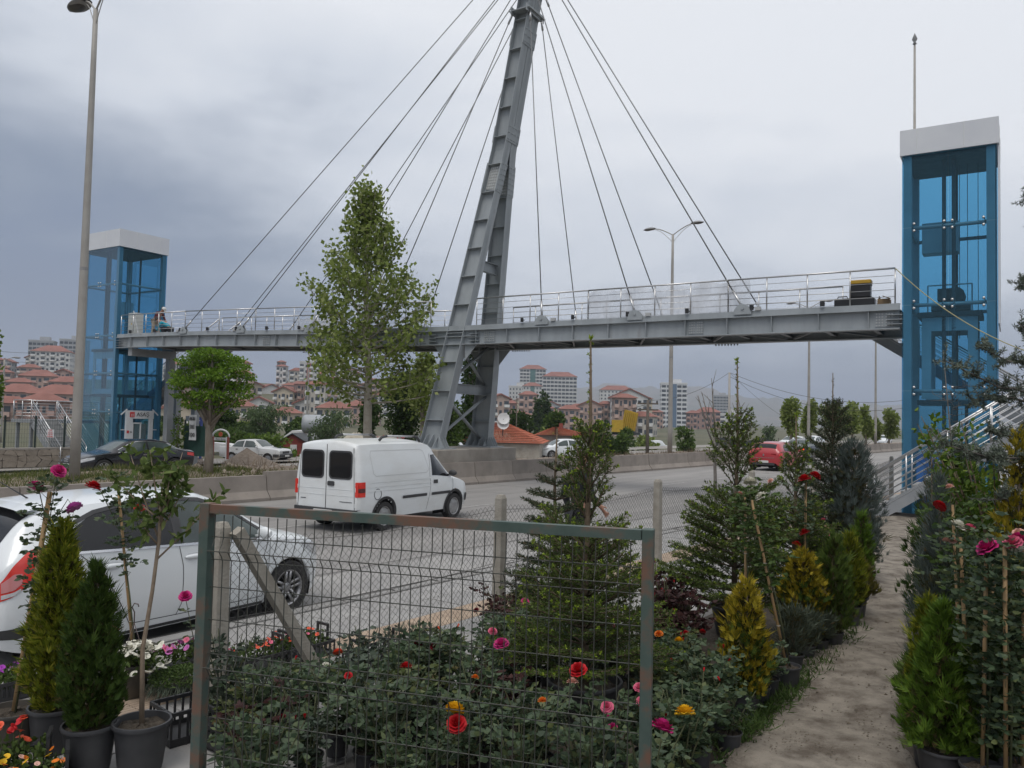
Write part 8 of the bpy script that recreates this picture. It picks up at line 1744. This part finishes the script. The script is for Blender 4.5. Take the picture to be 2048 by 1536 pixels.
# ================================================================== PEOPLE
skinm = mat('skin', (.42, .22, .15), (.46, .25, .17), rough=.6, scale=10); 
def limb_mesh(name, nodes, edges, m_, parent, sub=1):
    me = bpy.data.meshes.new(name); me.from_pydata([n[0] for n in nodes], edges, []); o = link(name, me, m_, parent); sk = o.modifiers.new('skin', 'SKIN'); sk.use_smooth_shade = True
    for v, n in zip(me.skin_vertices[0].data, nodes): v.radius = (n[1], n[2] if len(n) > 2 else n[1])
    me.skin_vertices[0].data[0].use_root = True
    if sub: ss = o.modifiers.new('sub', 'SUBSURF'); ss.levels = sub; ss.render_levels = sub
    return o
def person(label, base, rz, J, shirt, trousers, hair, cap=None, shoes=None, jacket=None, group=None, scale=1.0):
    """J: joint positions; x is where the person faces"""
    t = thing('person', label, 'person', base, rz, group); t.scale = (scale,)*3
    P = {k: Vector(v) for k, v in J.items()}; hd = P['head']; nk = P['neck']; up = (hd-nk).normalized(); fw = Vector((1, 0, 0)); fw = (fw-up*fw.dot(up)).normalized()
    # one continuous body, limbs and fingers included
    nodes = [(P['pelvis'], .13, .10), (P['belly'], .12, .10), (P['chest'], .15, .11), (nk, .05), (hd-up*.05, .07), (hd+up*.05, .085), (hd+up*.11, .06)]; ed = [(0, 1), (1, 2), (2, 3), (3, 4), (4, 5), (5, 6)]
    for s in 'lr':
        i = len(nodes); nodes += [(P['sh_'+s], .055), (P['el_'+s], .040), (P['wr_'+s], .026), (P['wr_'+s]+(P['wr_'+s]-P['el_'+s]).normalized()*.08, .03, .014)]; ed += [(2, i), (i, i+1), (i+1, i+2), (i+2, i+3)]
        d = (P['wr_'+s]-P['el_'+s]).normalized(); sd = d.cross(Vector((0, 1, 0))).normalized(); h0 = nodes[i+3][0]
        for k in range(4):
            j = len(nodes); q = h0+sd*(.027-.018*k); nodes += [(q+d*.04, .009), (q+d*(.075-.006*abs(k-1.4))+sd*.0-Vector((0, 0, .01)), .007)]; ed += [(i+3, j), (j, j+1)]
        j = len(nodes); nodes += [(P['wr_'+s]+d*.03+sd*.04, .010), (P['wr_'+s]+d*.07+sd*.05, .008)]; ed += [(i+2, j), (j, j+1)]
        i = len(nodes); nodes += [(P['hip_'+s], .085), (P['kn_'+s], .055), (P['an_'+s], .036), (P['an_'+s]+Vector((.13, 0, -.05)), .035)]; ed += [(0, i), (i, i+1), (i+1, i+2), (i+2, i+3)]
    limb_mesh('body', nodes, ed, skinm, t)
    sd = up.cross(fw)
    b = MB(); b.lathe([(.001, .022), (.012, .0), (.016, -.02), (.001, -.024)], 8, c=hd+fw*.092+up*.01, M=Matrix.Rotation(0, 3, 'X')); b.build('nose', skinm, t, True)
    for s in (-1, 1):
        b = MB(); b.lathe([(.001, .012), (.011, .006), (.013, 0), (.011, -.006), (.001, -.012)], 10, c=hd+fw*.078+sd*s*.03+up*.035); b.build('eye', mat('dark eye', (.03, .02, .015), rough=.2), t, True)
        b = MB(); b.lathe([(.001, .03), (.014, .012), (.016, -.012), (.001, -.032)], 8, c=hd+sd*s*.088+up*.01); b.build('ear', skinm, t, True)
    b = MB(); b.bar(hd+fw*.085-up*.045-sd*.02, hd+fw*.085-up*.045+sd*.02, .01, .008); b.build('mouth', mat('lips', (.30, .11, .09), rough=.6), t)
    # hair shell
    b = MB(); Pm = []
    for i in range(7):
        th_ = i/6*1.75; Pm.append([hd+up*(.055+.105*math.cos(th_))+(fw*math.cos(a)+sd*math.sin(a))*(.112*math.sin(th_))-fw*(.014+.012*math.sin(th_)) if not (math.cos(a) > .3 and th_ > 1.05) else hd+up*(.055+.105*math.cos(1.05))+(fw*math.cos(a)+sd*math.sin(a))*(.10*math.sin(1.05))-fw*.012 for a in np.linspace(0, 2*math.pi, 17)])
    b.grid(Pm); b.build('hair', hair, t, True)
    if cap is not None:
        b = MB(); b.grid([[hd+up*(.065+.11*math.cos(th_))+(fw*math.cos(a)+sd*math.sin(a))*(.118*math.sin(th_)) for a in np.linspace(0, 2*math.pi, 17)] for th_ in np.linspace(0, 1.5, 6)]); b.bar(hd+up*.07+fw*.08, hd+up*.06+fw*.18, .13, .012); b.build('cap', cap, t, True)
    g = .018
    sh = [(P['pelvis']+(P['belly']-P['pelvis'])*.2, .15, .118), (P['belly'], .145, .12), (P['chest'], .172, .128), (P['chest'].lerp(nk, .75), .075)]; e2 = [(0, 1), (1, 2), (2, 3)]
    for s in 'lr': i = len(sh); sh += [(P['sh_'+s], .072), (P['el_'+s], .055), (P['wr_'+s].lerp(P['el_'+s], .12), .042)]; e2 += [(2, i), (i, i+1), (i+1, i+2)]
    limb_mesh('jacket' if jacket else 'shirt', sh, e2, jacket or shirt, t)
    if jacket:
        for s in (-1, 1):
            b = MB(); c = P['chest'].lerp(nk, .9); b.hexa([c+fw*.055+sd*s*.02-up*.02, c+fw*.06+sd*s*.065+up*.01, c+fw*.0+sd*s*.085+up*.03, c+fw*-.03+sd*s*.05+up*.04, c+fw*.07+sd*s*.02-up*.015, c+fw*.075+sd*s*.07+up*.015, c+fw*.0+sd*s*.095+up*.035, c+fw*-.03+sd*s*.06+up*.05]); b.build('shirt_collar', shirt, t)
        b = MB(); c = P['chest']; b.add([c+fw*.10+sd*.05+up*.10, c+fw*.10-sd*.05+up*.10, c+fw*.135-up*.14], [(0, 1, 2)]); b.add([c+fw*.135+sd*.055+up*.10, c+fw*.135-sd*.055+up*.10, c+fw*.142-sd*.0-up*.16], [(0, 2, 1)]); b.build('shirt_front', shirt, t)
    tr = [(P['pelvis'], .148, .118)]; e3 = []
    for s in 'lr': i = len(tr); tr += [(P['hip_'+s], .105), (P['kn_'+s], .074), (P['an_'+s].lerp(P['kn_'+s], .08), .056)]; e3 += [(0, i), (i, i+1), (i+1, i+2)]
    limb_mesh('trousers', tr, e3, trousers, t)
    for s in 'lr':
        a = P['an_'+s]; b = MB(); b.grid([[a+Vector((-.07+.25*f, (.045*math.sin(math.pi*(.15+.75*f)))*math.cos(q)*1.0, -.085+max(0, math.sin(q))*(.085-.045*f))) for q in np.linspace(0, 2*math.pi, 11)] for f in np.linspace(0, 1, 7)]); b.build('shoe', shoes or mat('black shoe', (.02, .018, .016), rough=.4), t, True)
    return t
walk = dict(pelvis=(0, 0, .98), belly=(.01, 0, 1.14), chest=(.02, 0, 1.36), neck=(.03, 0, 1.55), head=(.06, 0, 1.67), sh_l=(.02, .20, 1.46), el_l=(-.10, .25, 1.20), wr_l=(-.02, .26, .97), sh_r=(.02, -.20, 1.46), el_r=(.04, -.25, 1.19), wr_r=(.20, -.23, 1.03), hip_l=(0, .09, .93), kn_l=(.20, .09, .52), an_l=(.25, .09, .09), hip_r=(0, -.09, .93), kn_r=(.02, -.09, .50), an_r=(-.22, -.09, .13))
q = rray(1160, 5.75, .12); person('man with grey hair in a dark suit and white collar walking behind the spruce', (q.x, q.y, .12), R(20), walk, mat('white shirt', (.62, .62, .68), rough=.8), mat('dark suit', (.012, .013, .018), rough=.8), mat('grey hair', (.13, .125, .12), (.22, .21, .20), rough=.8, scale=30), jacket=mat('dark suit', (.012, .013, .018)), scale=1.03)
bend = dict(pelvis=(-.10, 0, .93), belly=(-.02, 0, 1.06), chest=(.14, 0, 1.22), neck=(.27, 0, 1.35), head=(.36, 0, 1.43), sh_l=(.16, .19, 1.28), el_l=(.27, .21, 1.02), wr_l=(.42, .15, .88), sh_r=(.16, -.19, 1.28), el_r=(.27, -.21, 1.02), wr_r=(.42, -.15, .88), hip_l=(-.10, .09, .90), kn_l=(.04, .10, .50), an_l=(-.02, .10, .09), hip_r=(-.10, -.09, .90), kn_r=(-.12, -.10, .49), an_r=(-.22, -.10, .09))
zk = zd(32.4)-.14
person('worker in a maroon top, beige trousers and white cap bending over on the deck', BR(33.25, 1.35, zk), R(-20), bend, mat('maroon shirt', (.11, .025, .03), rough=.9), mat('beige trousers', (.33, .28, .22), rough=.9), mat('grey hair', (.13, .125, .12)), cap=mat('white cap', (.6, .6, .58), rough=.9))
crouch = dict(pelvis=(-.16, 0, .42), belly=(-.06, 0, .54), chest=(.14, 0, .68), neck=(.30, 0, .76), head=(.41, 0, .80), sh_l=(.16, .19, .72), el_l=(.30, .22, .48), wr_l=(.42, .16, .26), sh_r=(.16, -.19, .72), el_r=(.30, -.22, .48), wr_r=(.42, -.16, .26), hip_l=(-.16, .10, .40), kn_l=(.22, .14, .46), an_l=(.02, .13, .09), hip_r=(-.16, -.10, .40), kn_r=(.22, -.14, .46), an_r=(.02, -.13, .09))
person('worker in a turquoise shirt and dark trousers crouching on the deck', BR(31.95, 1.0, zk), R(178), crouch, mat('turquoise shirt', (.02, .30, .40), rough=.9), mat('dark trousers', (.02, .022, .028), rough=.9), mat('dark hair', (.02, .017, .015), rough=.7))
# ------------------------------------------------------------------ the air
hz = MB(); hz.box((0, 0, 140), (10400, 10400, 284)); ho = hz.build('haze', None)
hmat = bpy.data.materials.new('haze air'); hmat.use_nodes = True; ht = hmat.node_tree; ht.nodes.remove(ht.nodes['Principled BSDF'])
pv = ht.nodes.new('ShaderNodeVolumePrincipled'); pv.inputs['Color'].default_value = (.80, .87, 1, 1); pv.inputs['Density'].default_value = .00026; pv.inputs['Anisotropy'].default_value = .1
ht.links.new(pv.outputs[0], ht.nodes['Material Output'].inputs['Volume'])
ho.data.materials.append(hmat); tag(ho, kind='stuff')
